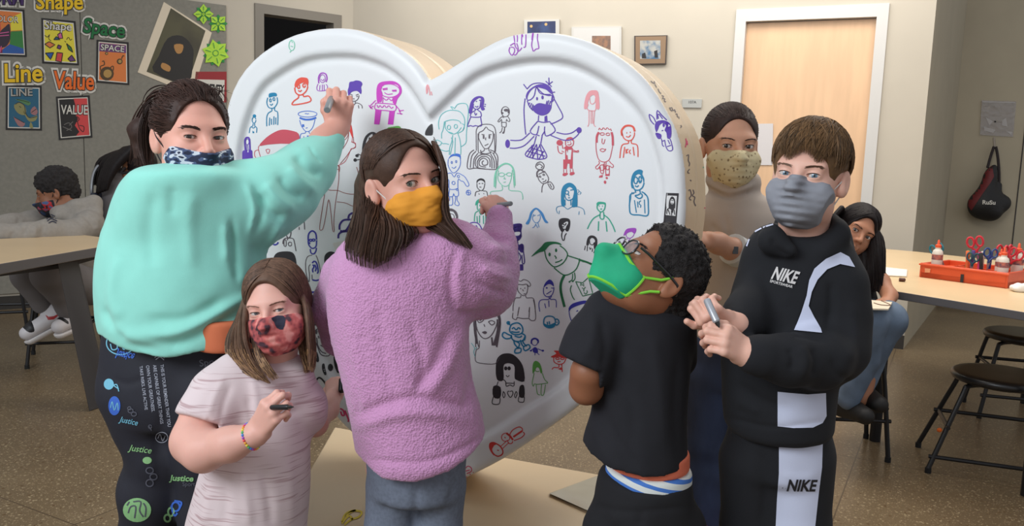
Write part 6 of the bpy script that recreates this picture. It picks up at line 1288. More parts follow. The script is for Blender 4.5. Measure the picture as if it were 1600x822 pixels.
    # hood lying behind the neck and standing collar
    S.chain([P(1212, 360, 1.78), P(1206, 376, 1.76), P(1232, 392, 1.74)], [.020, .026, .018], .02)
    S.chain([P(1296, 352, 1.83), P(1300, 364, 1.86), P(1306, 396, 1.87)], [.022, .030, .036], .03); S.chain([P(1296, 350, 1.82), P(1304, 366, 1.79), P(1286, 392, 1.76)], [.020, .028, .020], .02)
    S.chain([P(1230, 352, 1.92), P(1270, 350, 1.95), P(1290, 362, 1.92)], [.030, .042, .032], .03)
    S.ell(P(1250, 345, 1.80), A_(.066, .075, .036), None, .012, 's')
    fl = [(-7, 7, [(1290, 530), (1262, 524), (1240, 520)]), (-6, 6, [(1232, 545), (1240, 560), (1236, 580)]), (6, 7, [(1250, 540), (1258, 560), (1252, 590)]), (-6, 6, [(1268, 545), (1276, 565), (1270, 590)]), (-7, 7, [(1298, 440), (1300, 480), (1292, 520)]), (6, 10, [(1330, 470), (1335, 520), (1325, 570)]), (-4, 10, [(1190, 420), (1205, 470), (1200, 520)]), (4, 12, [(1230, 420), (1228, 480)]), (-4, 3.5, [(1135, 652), (1210, 668), (1300, 656)]), (-5, 6, [(1300, 560), (1310, 585), (1330, 596)]), (-6, 6, [(1206, 370), (1215, 392), (1240, 404)]), (-5, 8, [(1150, 600), (1190, 625), (1240, 640)]), (5, 9, [(1150, 625), (1190, 645)])]
    ho2 = cloth('hoodie', S, .0048, bk, t, fl, [(.004, (9, 9, 7), 3), (.0012, (30, 30, 24), 6)], 1)
    bh_ = bvh_of(ho2); sf2 = lambda x, y, o: cast(bh_, x, y, o)
    mb = MB(); fill_poly(mb, sf2, [(1312, 394), (1326, 402), (1335, 418), (1312, 413), (1292, 421), (1277, 437), (1268, 456), (1263, 478), (1272, 496), (1282, 514), (1284, 521), (1262, 519), (1241, 517), (1246, 503), (1252, 487), (1260, 462), (1264, 438), (1272, 420), (1290, 404)], .0035, 5, maxe=.03); mb.build('white_panel', wh, ho2)
    mb = MB(); fill_poly(mb, sf2, [(1215, 612), (1235, 614), (1262, 616), (1290, 614), (1291, 650), (1285, 661), (1270, 668), (1240, 669), (1215, 666)], .0016, 5, maxe=.03); mb.build('white_panel', wh, ho2)
    mb = MB(); stroke(mb, sf2, [(1167, 385), (1175, 367), (1190, 357), (1208, 351)], 2.2, .0016, 3, maxe=.03); mb.build('piping', wh, ho2)
    mb = MB(); nike(mb, sf2, 1205, 435, 38, 19, 13); text_on(mb, sf2, 'SPORTSWEAR', 1203, 441, 36, 4, 15, .003, 5, 0, .02); mb.build('logo', mat('logo_white', (214, 210, 208), .7), ho2, smooth=False)
    marker_pen('marker', P(1104, 468, 1.635), P(1124, 512, 1.60), mat('silver_plastic', (176, 178, 184), .3, metal=.3), M_pupil, 'silver grey pen in the fists of the boy in the tracksuit', r=.0075)
build_track()
# ---------------------------------------------------------------- girl in the beige turtleneck behind the heart
def build_beige():
    Y = 2.7
    t = thing('person', 'girl in a beige turtleneck and blue jeans standing behind the edge of the heart', 'person', floorz(1140, 700, Y))
    sk = skin_mat('tan', (196, 146, 120)); h = Head(rot(2, 0, 0), 1.14, (0, 0, -.003), 1141, 229, Y)
    S = Sdf(); head_ops(S, h); S.cone(h.L(0, .02, -.05), P(1145, 310, Y), .055, .06, .03); eye_open(S, h, .0048, 3)
    S2 = Sdf(); S2.chain([P(1180, 412, 2.62), P(1150, 392, 2.55), P(1122, 380, 2.50), P(1108, 376, 2.47)], [.040, .036, .030, .028], .02)
    hand_ops(S2, P(1106, 376, 2.465), P(1082, 368, 2.43), TOCAM(0, .6, .8), 1, .85)
    S3 = Sdf(); S3.loft([(1150, 310, Y, 50, .07), (1150, 420, Y, 58, .09), (1150, 540, Y, 50, .09)], .02)
    for x in (1112, 1160): S3.chain([P(x, 545, Y), P(x-4, 680, Y), P(x-6, 838, Y)], [.07, .05, .04], .02)
    V, F = meshes([(S, .003), (S2, .003), (S3, .014)]); b = obj_sdf('body', V, F, sk, t); bv = bvh_of(b)
    hm = hair_mats('espresso', (52, 38, 34)); brows(h, bv, t, hm[0], w=.0016, n=40); lashes(h, bv, t, M_pupil, .0048, 3, w=.0010); eyes(h, t, iris_mat('dark_brown', (44, 28, 20)))
    mk = bpy.data.materials.new('printed_khaki_cloth'); mk.use_nodes = True; nt = mk.node_tree; bb = nt.nodes['Principled BSDF']; bb.inputs['Roughness'].default_value = .85
    tc = nt.nodes.new('ShaderNodeTexCoord'); v = nt.nodes.new('ShaderNodeTexVoronoi'); v.inputs['Scale'].default_value = 75; n2 = nt.nodes.new('ShaderNodeTexNoise'); n2.inputs['Scale'].default_value = 60
    ad = nt.nodes.new('ShaderNodeMath'); ad.operation = 'MULTIPLY'; c_ = nt.nodes.new('ShaderNodeValToRGB'); e = c_.color_ramp.elements; e[0].position = .08; e[0].color = (*lin((128, 108, 78)), 1); e[1].position = .16; e[1].color = (*lin((202, 188, 150)), 1)
    nt.links.new(tc.outputs['Object'], v.inputs['Vector']); nt.links.new(tc.outputs['Object'], n2.inputs['Vector']); nt.links.new(v.outputs['Distance'], ad.inputs[0]); nt.links.new(n2.outputs[0], ad.inputs[1]); nt.links.new(ad.outputs[0], c_.inputs[0]); nt.links.new(c_.outputs[0], bb.inputs['Base Color'])
    cloth('face_mask', mask_sdf(h, wide=.008, top=-.014, drop=-.02, wr=.0012, yback=-.016, bot=-.122, pleat=.002, taper=.34), .003, mk, t)
    E = Ell(h, r=(.0755, .092, .085)); S = cap_sdf(h, E, 1.0, front=(-.090, -.014, .064, .074, .090), nape=-.035, extra=lambda S: S.ell(h.L(0, .10, .0), (.03, .035, .05), None, .02))
    V, F = S.mesh(.0035); ho_ = link('hair', mesh_np('hair', V, F), hm[0], t); mb = MB()
    for i in range(420):
        a = random.uniform(-1.9, 1.9); z = random.uniform(.45, .8) if abs(a) < 1.0 else random.uniform(-.2, .7); r = math.sqrt(1-z*z); strand(mb, arc(E, A_(math.sin(a)*r, -math.cos(a)*r, z), A_(0, 1, .1), 8, 1.005, 1.02, .03), .0016)
    mb.build('hair_strands', hm, ho_)
    # jeans
    S = Sdf(); S.loft([(1142, 525, Y, 62, .12), (1142, 560, Y, 64, .125), (1140, 600, Y, 60, .12)], .03, round_=.02)
    S.chain([P(1112, 590, Y), P(1108, 690, Y), P(1106, 812, Y)], [.092, .075, .062], .02); S.chain([P(1166, 590, Y), P(1162, 690, Y), P(1158, 812, Y)], [.092, .075, .062], .02)
    cloth('jeans', S, .008, mat('dark_denim', (44, 56, 84), .85, var=.3, vscale=9, bump=.2, bscale=500, stretch=(1, 1, .4)), t, [(-4, 8, [(1138, 600), (1136, 700), (1134, 800)])], [(.004, (14, 14, 20), 2)])
    for x in (1098, 1150):
        S = Sdf(); shoe(S, floorz(x+6, 800, Y+.03)+A_(0, 0, .05), floorz(x-2, 800, Y-.13)+A_(0, 0, .035), .046); S.cone(P(x+6, 810, Y), floorz(x+6, 800, Y+.02)+A_(0, 0, .05), .045, .045, .02); planecut(S, (0, 0, .006), (0, 0, -1), *S.bounds())
        cloth('shoe', S, .005, mat('pink_shoe', (196, 84, 104), .7), t)
    # turtleneck
    S = Sdf(); S.loft([(1146, 268, Y, 38, .085), (1146, 284, Y, 42, .09), (1148, 300, Y, 40, .085), (1152, 316, Y, 56, .095), (1156, 345, Y, 70, .115), (1156, 400, Y, 68, .125), (1154, 480, Y, 65, .13), (1148, 548, Y, 64, .13)], .02, round_=.02)
    S.chain([P(1206, 345, Y), P(1214, 400, 2.66), P(1206, 424, 2.63), P(1176, 408, 2.60)], [.07, .062, .058, .048], .03); S.chain([P(1108, 345, Y), P(1098, 400, 2.72), P(1100, 460, 2.72)], [.06, .055, .05], .03)
    fl = [(11, 4, [(1108, 284), (1140, 300), (1176, 288)]), (-10, 3.5, [(1108, 294), (1140, 308), (1180, 298)]), (9, 3.5, [(1110, 272), (1140, 290), (1172, 276)]), (-4, 6, [(1130, 330), (1140, 380), (1136, 430)]), (5, 5, [(1190, 370), (1180, 400), (1166, 415)]), (-5, 5, [(1196, 390), (1186, 415), (1170, 425)]), (-4, 5, [(1110, 350), (1125, 365), (1150, 370)])]
    cloth('turtleneck', S, .006, mat('beige_fleece', (176, 164, 154), .9, bump=.15, bscale=500, var=.03), t, fl, [(.005, (8, 8, 7), 3)])
    # white wristband
    mb = MB(); a = P(1150, 392, 2.55); d = P(1122, 380, 2.50)-P(1180, 412, 2.62); d /= np.linalg.norm(d); mb.lathe(a-d*.02, [(.045, 0), (.0485, .002), (.0485, .040), (.045, .042)], 20, d); wb = mb.build('wristband', mat('white_band', (196, 198, 196), .7), t); fixn(wb.data)
    mb = MB(); mb.box(P(1149, 391, 2.497), (.016, .006, .022), 0, 0); mb.build('band_mark', M_pupil, wb)
build_beige()
# ---------------------------------------------------------------- seated girl on the right
def build_right():
    Y = 3.72
    t = thing('person', 'seated girl with long black hair leaning out behind the tracksuit boy', 'person', floorz(1330, 600, Y))
    sk = skin_mat('tan_warm', (178, 124, 96)); h = Head(rot(0, -2, 29), 1.02, (0, 0, -.003), 1336, 362, 3.6)
    S = Sdf(); head_ops(S, h); S.cone(h.L(0, .02, -.05), P(1322, 420, 3.7), .05, .055, .03); eye_open(S, h, .0055, 3)
    S2 = Sdf(); S2.chain([P(1356, 425, 3.62), P(1376, 440, 3.56), P(1390, 462, 3.48), P(1386, 474, 3.42)], [.042, .036, .030, .026], .02); hand_ops(S2, P(1387, 472, 3.43), P(1378, 478, 3.36), TOCAM(.4, .7, .5), -1, .9, ((30, 40, 20),)*4)
    S3 = Sdf(); S3.chain([P(1318, 430, 3.72), P(1325, 525, 3.78)], [.11, .12], .03); S3.chain([P(1330, 530, 3.76), P(1375, 505, 3.45), P(1345, 620, 3.40)], [.07, .05, .04], .02)
    V, F = meshes([(S, .0035), (S2, .004), (S3, .014)]); b = obj_sdf('body', V, F, sk, t); bv = bvh_of(b)
    hm = hair_mats('black', (28, 22, 22)); brows(h, bv, t, hm[0], w=.003, n=40); lashes(h, bv, t, M_pupil, .0055, 3, w=.0012); eyes(h, t, iris_mat('dark_brown', (44, 28, 20)))
    E = Ell(h, r=(.082, .098, .092)); gr = [[(1362, 340, 3.58), (1370, 366, 3.54), (1374, 400, 3.51), (1376, 440, 3.50), (1368, 462, 3.50)], [(1350, 340, 3.62), (1376, 372, 3.60), (1380, 410, 3.58), (1378, 445, 3.56), (1372, 462, 3.56)], [(1358, 392, 3.55), (1358, 420, 3.52), (1352, 445, 3.50), (1350, 462, 3.50)], [(1322, 408, 3.58), (1328, 430, 3.54), (1330, 450, 3.52), (1332, 462, 3.52)]]
    gl = [[(1315, 325, 3.58), (1300, 345, 3.56), (1296, 380, 3.56), (1296, 420, 3.56)], [(1318, 330, 3.66), (1294, 352, 3.66), (1290, 390, 3.66), (1290, 430, 3.66)]]
    S = Sdf(); S.ell(h.L(*E.c), E.r*h.sc, h.R, .01); S.ell(h.L(.0, -.092, -.034), A_(.062, .072, .108)*h.sc, h.R, .005, 's'); sheet_core(S, [gr[0], gr[1]], .014); sheet_core(S, [gr[0], gr[2], gr[3]], .014); sheet_core(S, gl, .012); S.chain([h.L(0, .06, -.02), P(1335, 430, 3.66)], [.07, .07], .03)
    V, F = S.mesh(.0045); ho_ = link('hair', mesh_np('hair', V, F), hm[0], t); mb = MB()
    for i in range(300):
        yv = random.uniform(-.8, .9); s_ = random.choice((-1, 1)); strand(mb, arc(E, A_(.05+s_*.03, yv, 1-.35*abs(yv)), A_(s_, max(-.5, yv*.6), random.uniform(-.5, .1)), 8, 1.0, 1.01, .02), .002)
    sheet(mb, [gr[1], gr[0], gr[2], gr[3]], 360, .012, .002, .15, lenj=.08); sheet(mb, gl, 80, .01, .002, .15); mb.build('hair_strands', hm, ho_)
    S = Sdf(); S.chain([P(1316, 430, 3.72), P(1322, 480, 3.74), P(1326, 520, 3.78)], [.13, .13, .13], .03); S.chain([P(1345, 425, 3.66), P(1366, 436, 3.60)], [.065, .055], .03); cloth('t_shirt', S, .008, mat('black_cotton', (27, 27, 33), .9), t)
    S = Sdf(); S.chain([P(1322, 515, 3.80), P(1355, 502, 3.58), P(1386, 500, 3.40)], [.11, .095, .078], .03); S.chain([P(1386, 500, 3.40), P(1368, 540, 3.42), P(1345, 606, 3.44)], [.078, .062, .05], .02)
    S.chain([P(1310, 515, 3.80), P(1332, 500, 3.55), P(1356, 500, 3.36)], [.11, .09, .075], .03); S.chain([P(1356, 500, 3.36), P(1350, 560, 3.38), P(1325, 622, 3.38)], [.075, .062, .05], .02)
    cloth('jeans', S, .007, mat('light_denim', (96, 112, 132), .85, var=.2, vscale=9, bump=.2, bscale=400), t, None, [(.005, (18, 18, 18), 2)])
    for a, bq in (((1342, 612, 3.50), (1374, 632, 3.34)), ((1318, 632, 3.46), (1352, 650, 3.30))):
        S = Sdf(); S.cone(P(*a), P(*bq), .052, .036, .03); S.cone(P(*a), P(a[0]-2, a[1]-14, a[2]), .05, .048, .02); cloth('shoe', S, .006, mat('black_shoe', (24, 22, 22), .6), t)
    p0 = P(1372, 472, 3.33); c = [P(1350, 470, 3.36), P(1394, 474, 3.36), P(1388, 485, 3.26), P(1346, 484, 3.26)]; mb = MB(); mb.prism(c, [q+A_(0, 0, .006) for q in c]); o = mb.build('sketch_card', M_cream, None); fixn(o.data); tag(o, 'cream sketch card held in the lap of the seated long-haired girl', 'card')
    mb = MB(); q = [c[0]*.6+c[2]*.4+A_(0, 0, .007), c[0]*.4+c[2]*.6+A_(.01, 0, .007), c[1]*.5+c[2]*.5+A_(0, 0, .007), c[1]*.6+c[0]*.4+A_(0, 0, .007)]; mb.tube(cr(q, 5), .0018, 5); mb.build('pencil_line', mat('pencil_brown', (120, 80, 60), .7), o)
build_right()
# ---------------------------------------------------------------- seated boy on the left
def build_leftboy():
    Y = 4.68
    t = thing('person', 'seated boy in grey hoodie and sweatpants leaning on the left table', 'person', floorz(110, 560, Y))
    sk = skin_mat('brown_left', (140, 92, 66)); h = Head(rot(-72, -16, 0), 1.06, (-.0, 0, 0), 87, 300, Y)
    S = Sdf(); head_ops(S, h, fat=.003); S.cone(h.L(0, .03, -.05), P(112, 335, Y), .055, .06, .03); eye_open(S, h, .0035, 3)
    S3 = Sdf(); S3.chain([P(122, 350, Y+.02), P(130, 440, Y+.12)], [.10, .11], .03); S3.chain([P(128, 440, Y+.1), P(48, 432, Y-.25), P(78, 480, Y-.1)], [.06, .045, .035], .02); S3.chain([P(130, 440, Y+.1), P(75, 432, Y-.3), P(112, 488, Y-.1)], [.06, .045, .035], .02)
    V, F = meshes([(S, .0038), (S3, .014)]); b = obj_sdf('body', V, F, sk, t); bv = bvh_of(b)
    hb = mat('black_curls', (30, 25, 24), .75); brows(h, bv, t, hb, w=.003, n=30); lashes(h, bv, t, M_pupil, .0035, 3, w=.0016); eyes(h, t, iris_mat('dark_brown', (44, 28, 20)), target=P(0, 380, 4.2))
    mk = bpy.data.materials.new('cartoon_print_cloth'); mk.use_nodes = True; nt = mk.node_tree; bb = nt.nodes['Principled BSDF']; bb.inputs['Roughness'].default_value = .8; tc = nt.nodes.new('ShaderNodeTexCoord'); nz = nt.nodes.new('ShaderNodeTexNoise'); nz.inputs['Scale'].default_value = 22
    c_ = nt.nodes.new('ShaderNodeValToRGB'); c_.color_ramp.interpolation = 'CONSTANT'; e = c_.color_ramp.elements; e[0].color = (*lin((34, 52, 84)), 1); e[1].position = .44; e[1].color = (*lin((30, 30, 38)), 1); q = e.new(.58); q.color = (*lin((170, 40, 46)), 1); q = e.new(.64); q.color = (*lin((70, 90, 130)), 1)
    nt.links.new(tc.outputs['Object'], nz.inputs['Vector']); nt.links.new(nz.outputs[0], c_.inputs[0]); nt.links.new(c_.outputs[0], bb.inputs['Base Color'])
    cloth('face_mask', mask_sdf(h, wide=.006, top=-.032, drop=.05, bot=-.120), .0036, mk, t); ear_loops(h, t, mat('black_elastic', (26, 26, 30), .8), .002, sides=(1,))
    E = Ell(h, c=(0, .016, .044), r=(.088, .106, .092)); S = Sdf(); S.ell(h.L(*E.c), E.r*h.sc, h.R, .01); S.ell(h.L(0, -.100, -.030), A_(.090, .068, .092)*h.sc, h.R, .006, 's'); S.cone(h.L(0, .075, -.015), h.L(0, .062, -.045), .048*h.sc, .038*h.sc, .02)
    for s_ in (-1, 1): S.ell(h.L(s_*.085, -.018, -.046), A_(.045, .056, .052)*h.sc, h.R, .004, 's')
    V, F = S.mesh(.0045); V = noise_disp(V, F, [(.007, (90, 90, 90), 1), (.005, (40, 40, 40), 3)]); link('hair', mesh_np('hair', V, F), hb, t)
    gm = mat('grey_marl_hoodie', (142, 136, 128), .92, var=.05, vscale=60, bump=.15, bscale=300)
    S = Sdf(); S.loft([(118, 322, Y+.03, 26, .09), (124, 340, Y+.04, 36, .13), (128, 370, Y+.08, 36, .14), (132, 420, Y+.12, 36, .15), (134, 450, Y+.14, 38, .16)], .04, round_=.03)
    S.chain([P(138, 352, Y-.06), P(112, 366, Y-.20), P(78, 362, Y-.28), P(40, 366, Y-.38), P(0, 366, Y-.45), P(-24, 366, Y-.5)], [.085, .070, .066, .060, .055, .045], .03)
    S.chain([P(84, 338, Y+.12), P(52, 346, Y+.0), P(20, 352, Y-.1), P(-10, 352, Y-.18)], [.07, .058, .055, .05], .03); S.chain([P(98, 330, Y-.05), P(120, 324, Y-.02), P(146, 318, Y+.02), P(152, 332, Y)], [.035, .045, .045, .035], .03); S.chain([P(86, 326, Y-.02), P(92, 338, Y-.08)], [.04, .04], .03)
    fl = [(-8, 4, [(70, 352), (66, 362), (70, 372)]), (8, 4, [(56, 354), (54, 364), (56, 372)]), (-8, 4, [(40, 356), (38, 366)]), (-7, 4, [(126, 330), (140, 345), (150, 356)]), (-6, 4, [(30, 340), (28, 352)]), (-8, 5, [(130, 350), (118, 342), (112, 336)]), (7, 5, [(150, 340), (152, 360)]), (-6, 4, [(20, 362), (20, 372)])]
    hd_ = cloth('hoodie', S, .006, gm, t, fl, [(.008, (9, 9, 9), 2)]); bh2 = bvh_of(hd_); sf = lambda x, y, o: cast(bh2, x, y, o)
    mb = MB(); [stroke(mb, sf, pp, 1.5, .004, 2, maxe=.05) for pp in ([(73, 340), (78, 335), (86, 338)], [(73, 343), (79, 338), (88, 342)], [(74, 346), (80, 342), (89, 346)], [(76, 349), (82, 346), (88, 349)])]; mb.build('print', mat('navy_print', (40, 42, 60), .8), hd_, smooth=False)
    S = Sdf(); S.chain([P(134, 445, Y+.12), P(90, 436, Y-.1), P(40, 428, Y-.25)], [.11, .095, .075], .03); S.chain([P(40, 428, Y-.25), P(54, 452, Y-.2), P(66, 474, Y-.15)], [.075, .065, .06], .02)
    S.chain([P(138, 448, Y), P(110, 438, Y-.2), P(74, 430, Y-.35)], [.11, .095, .078], .03); S.chain([P(74, 430, Y-.35), P(92, 458, Y-.25), P(108, 482, Y-.18)], [.078, .068, .062], .02); cloth('sweatpants', S, .008, mat('grey_sweatpants', (112, 108, 108), .92, bump=.15, bscale=300), t, None, [(.008, (12, 12, 12), 4)])
    sw_ = mat('white_leather', (206, 202, 204), .5); bl_ = mat('black_leather', (26, 25, 28), .5); rd_ = mat('red_leather', (170, 40, 44), .5)
    for (an, he, to, vis) in ((P(72, 478, Y-.14), P(98, 492, Y-.12), P(42, 522, Y-.22), 1), (P(112, 486, Y-.18), P(118, 500, Y-.14), P(92, 512, Y-.24), 0)):
        s_ = thing('x', 'x', 'x') if False else None
        S = Sdf(); S.cone(he+A_(0, 0, .02), to+A_(0, 0, .005), .048, .038, .03); S.cone(an, he+A_(0, 0, .02), .046, .05, .03); so = cloth('shoe', S, .005, sw_, t)
        d = to-he; L_ = np.linalg.norm(d); d /= L_; up = A_(0, 0, 1)-d*d[2]; up /= np.linalg.norm(up); sd = np.cross(d, up)
        S = Sdf(); S.cone(he-up*.032, to-up*.030, .036, .034, .02); planecut(S, he-up*.030, up, *S.bounds()); cloth('sole', S, .005, mat('white_rubber', (214, 210, 208), .6), so)
        S = Sdf(); S.cone(to-d*.035+up*.012, to-d*.005+up*.004, .041, .037, .01); cloth('toe_cap', S, .005, bl_, so)
        S = Sdf(); S.cone(an-A_(0, 0, .004), an+A_(0, 0, .012), .050, .050, .01); cloth('ankle_collar', S, .005, bl_, so)
        bs = bvh_of(so); sf3 = lambda x, y, o: cast(bs, x, y, o)
        if vis: mb = MB(); fill_poly(mb, sf3, [(71, 492), (75, 500), (84, 499), (100, 486), (84, 494), (76, 495)], .002, 4); mb.build('swoosh', rd_, so, smooth=False)
build_leftboy()
# ---------------------------------------------------------------- girl seated behind on the left, mostly hidden
def build_leftgirl():
    Y = 5.3
    t = thing('person', 'girl with long dark hair in pale grey shirt bent over behind the mint sweatshirt', 'person', floorz(205, 560, Y))
    sk = skin_mat('tan_left', (176, 126, 98)); h = Head(rot(70, -30, 20), 1.05, (0, 0, 0), 216, 262, Y-.05)
    S = Sdf(); head_ops(S, h); S.cone(h.L(0, .03, -.05), P(200, 300, Y), .05, .06, .03); S.chain([P(196, 310, Y), P(196, 420, Y+.05)], [.10, .11], .03); S.chain([P(196, 430, Y+.05), P(230, 430, Y-.35), P(226, 530, Y-.3)], [.07, .05, .04], .02)
    V, F = S.mesh(.006); obj_sdf('body', V, F, sk, t); hm = hair_mats('black_left', (32, 27, 27)); E = Ell(h, r=(.086, .100, .095))
    gl = [[(196, 236, Y-.12), (172, 256, Y-.14), (158, 280, Y-.16), (152, 306, Y-.16)], [(206, 234, Y-.16), (184, 256, Y-.18), (172, 278, Y-.19), (166, 300, Y-.19)], [(196, 238, Y-.06), (160, 252, Y-.04), (150, 276, Y-.04), (146, 290, Y-.04)]]
    S = Sdf(); S.ell(h.L(*E.c), E.r*h.sc, h.R, .01); sheet_core(S, gl, .03, cutk=.95); V, F = S.mesh(.007); ho_ = link('hair', mesh_np('hair', V, F), hm[0], t); mb = MB(); sheet(mb, gl, 200, .02, .003, .2)
    mb.tube(cr([P(196, 262, Y-.22), P(190, 270, Y-.22), P(204, 268, Y-.22), P(214, 262, Y-.2)], 4), .009, 5); mb.build('hair_strands', hm, ho_)
    S = Sdf(); S.loft([(200, 262, Y, 20, .08), (194, 285, Y, 34, .12), (192, 330, Y, 38, .14), (194, 400, Y+.05, 36, .15)], .03, round_=.03); cloth('shirt', S, .009, mat('pale_grey_jersey', (140, 136, 138), .9, bump=.1, bscale=200), t, [(-6, 4, [(166, 276), (190, 282), (212, 272)])], [(.006, (9, 9, 9), 1)])
    S = Sdf(); S.chain([P(196, 425, Y+.05), P(236, 425, Y-.35)], [.11, .08], .03); S.chain([P(236, 425, Y-.35), P(230, 520, Y-.3)], [.08, .06], .03); cloth('trousers', S, .01, mat('navy_trousers', (34, 40, 58), .9), t)
    for dx in (0, 14): S = Sdf(); S.cone(floorz(222+dx, 500, Y-.3)+A_(0, 0, .05), floorz(240+dx, 500, Y-.4)+A_(0, 0, .04), .05, .04, .02); planecut(S, (0, 0, .005), (0, 0, -1), *S.bounds()); cloth('shoe', S, .007, mat('camel_shoe', (150, 130, 104), .8), t)
    c = thing('chair', 'dark chair with chrome frame holding the girl in the grey shirt', 'chair', floorz(185, 560, Y+.05))
    fz = lambda x, y, Yy: floorz(x, 500, Yy)
    mb = MB(); mb.tube(cr([P(146, 330, Y-.14), P(143, 296, Y-.14), P(147, 270, Y-.10), P(158, 257, Y-.04), P(172, 262, Y+.05)], 6), .012, 8); mb.build('back_frame', mat('chrome', (170, 172, 176), .2, metal=.9), c)
    mb = MB(); s0 = P(190, 440, Y+.05); mb.box((s0[0], s0[1], .45), (.42, .42, .04)); mb.build('seat', mat('navy_plastic', (34, 40, 58), .5), c, bevel=.012)
    mb = MB(); bq = P(170, 345, Y+.0); mb.box((bq[0], bq[1]+.0, .80), (.03, .40, .34)); mb.build('backrest', mat('navy_plastic', (34, 40, 58), .5), c, bevel=.01)
    for dx in (-.19, .19):
        for dy in (-.19, .19): mb = MB(); mb.tube([(s0[0]+dx, s0[1]+dy, 0), (s0[0]+dx, s0[1]+dy, .45)], .012, 8); mb.build('leg', mat('chrome', (170, 172, 176), .2, metal=.9), c)
build_leftgirl()
# ================================================================ wall decorations
def wl(x, y, o): return LW.pt(x, y, 0.02+o)
class _S:   # pxprism-compatible wrapper
    def __init__(s, f): s.pt = f
SL = _S(wl); SB = _S(lambda x, y, o: BW.pt(x, y, o)); SR = _S(lambda x, y, o: RW.pt(x, y, o))
PM = lambda n, c, **k: mat('print_ink_'+n, c, .75, **k)
c_or, c_ye, c_gr, c_bl, c_re, c_pu, c_te, c_bk, c_wh, c_pk = PM('orange', (216, 124, 66)), PM('yellow', (222, 208, 66)), PM('green', (60, 128, 66)), PM('blue', (50, 92, 160)), PM('red', (206, 72, 72)), PM('purple', (112, 66, 120)), PM('teal', (44, 96, 122)), PM('black', (42, 40, 40)), PM('white', (212, 208, 198)), PM('pink', (206, 96, 150))
def fillo(name, m, polys, off, par, surf=wl, smooth=0):
    mb = MB(); [fill_poly(mb, surf, p, off, 0, smooth=smooth) for p in polys]; return mb.build(name, m, par, smooth=False)
def stro(name, m, lines, off, par, w_=1.2, surf=wl, **k):
    mb = MB(); [stroke(mb, surf, p, w_, off, 3, **k) for p in lines]; return mb.build(name, m, par, smooth=False)
def poster(quad, label, face, group=None, name='poster', backing=None, grow=3, margin=1.6):
    cx = sum(p[0] for p in quad)/4; cy = sum(p[1] for p in quad)/4
    def sc(k): return [(cx+(x-cx)*(1+k/abs(x-cx)), cy+(y-cy)*(1+k/abs(y-cy))) for x, y in quad]
    o = pxprism(SL, sc(grow), 0.0, 0.004, name, backing or c_bk); tag(o, label, 'poster', group)
    fillo('paper', c_wh, [quad], .0048, o); fillo('printed_area', face, [sc(-margin)], .0054, o); return o
def word(s, x, y, w_, h_, ang, m, label, grp='cut-out art words on the grey panel'):
    mb = MB(); text_on(mb, lambda a, b, c: wl(a, b, c), s, x, y, w_, h_, ang, .004, 0, 0, .16)
    V, F = text2d(s, .16); 
    o = thing('word_cutout', label, 'wall lettering', wl(x, y, 0), grp)
    for nm, bold, off, mm in (('paper_backing', .14, .006, c_wh), ('outline', .055, .009, c_bk), ('letters', .022, .012, m)):
        mb = MB(); xs = [v[0] for v in text2d(s, 0)[0]]; full = [v[0] for v in text2d(s, bold)[0]]
        k = w_/(max(xs)-min(xs)); ww = (max(full)-min(full))*k; dx = (min(full)-min(xs))*k
        a = math.radians(ang); text_on(mb, wl, s, x+dx*math.cos(a), y+dx*math.sin(a), ww, h_, ang, off, 0, 0, bold); mb.build(nm, mm, o, smooth=False)
word('FORM', -28, 5, 64, 24, 2, mat('cutout_purple', (74, 52, 100), .8), 'purple cut-out word Form at the top left edge of the grey panel')
word('Shape', 57, 14, 72, 24, 0, mat('cutout_yellow', (232, 190, 40), .8), 'yellow cut-out word Shape above the yellow poster')
word('Space', 130, 50, 64, 22, 8, mat('cutout_green', (34, 110, 62), .8), 'green cut-out word Space above the orange poster')
word('Line', 8, 128, 58, 28, -1, mat('cutout_yellow', (232, 190, 40), .8), 'yellow cut-out word Line above the fish poster')
word('Value', 84, 138, 62, 27, 2, mat('cutout_orange', (232, 110, 44), .8), 'orange cut-out word Value above the black and red poster')
p = poster([(-18, 14), (35, 18), (39, 86), (-16, 84)], 'rainbow coloured poster titled Color at the left edge', c_or)
fillo('yellow_field', c_ye, [[(16, 28), (33.5, 20), (35, 47), (17, 48)]], .006, p); fillo('green_field', c_gr, [[(17, 49), (35, 48), (37, 76), (15, 69)]], .006, p); fillo('blue_field', c_bl, [[(15, 69), (37, 76), (37.5, 84), (-4, 83)]], .006, p); fillo('red_field', c_re, [[(-16, 40), (0, 30), (4, 83), (-16, 82)]], .006, p)
fillo('creature', PM('darkgrey', (60, 50, 62)), [[(0, 50), (8, 42), (15, 38), (16, 60), (10, 72), (0, 74), (-8, 66)]], .0066, p, smooth=3); stro('creature_stripes', c_pk, [[(0, 52), (14, 50)], [(0, 56), (14, 55)], [(2, 72), (0, 82)]], .0072, p, 1.4)
mb = MB(); text_on(mb, wl, 'COLOR', -14, 33, 43, 10, 4, .0068, 0, 0, .03); mb.build('title', c_bk, p, smooth=False); mb = MB(); text_on(mb, wl, 'COLOR', -14, 32.5, 43, 9, 4, .0076, 0, 0, .0); mb.build('title_fill', c_wh, p, smooth=False)
p = poster([(67.5, 31), (115, 36), (120.5, 99), (69, 96)], 'yellow poster of small shapes titled Shape', c_ye)
def title(p, s, x, y, w_, h_, ang, a=c_bk, b=c_wh):
    mb = MB(); text_on(mb, wl, s, x, y, w_, h_, ang, .0066, 0, 0, .07); mb.build('title', a, p, smooth=False); mb = MB(); text_on(mb, wl, s, x, y, w_, h_, ang, .0076, 0, 0, .015); mb.build('title_fill', b, p, smooth=False)
title(p, 'Shape', 69, 45, 43, 12, 4)
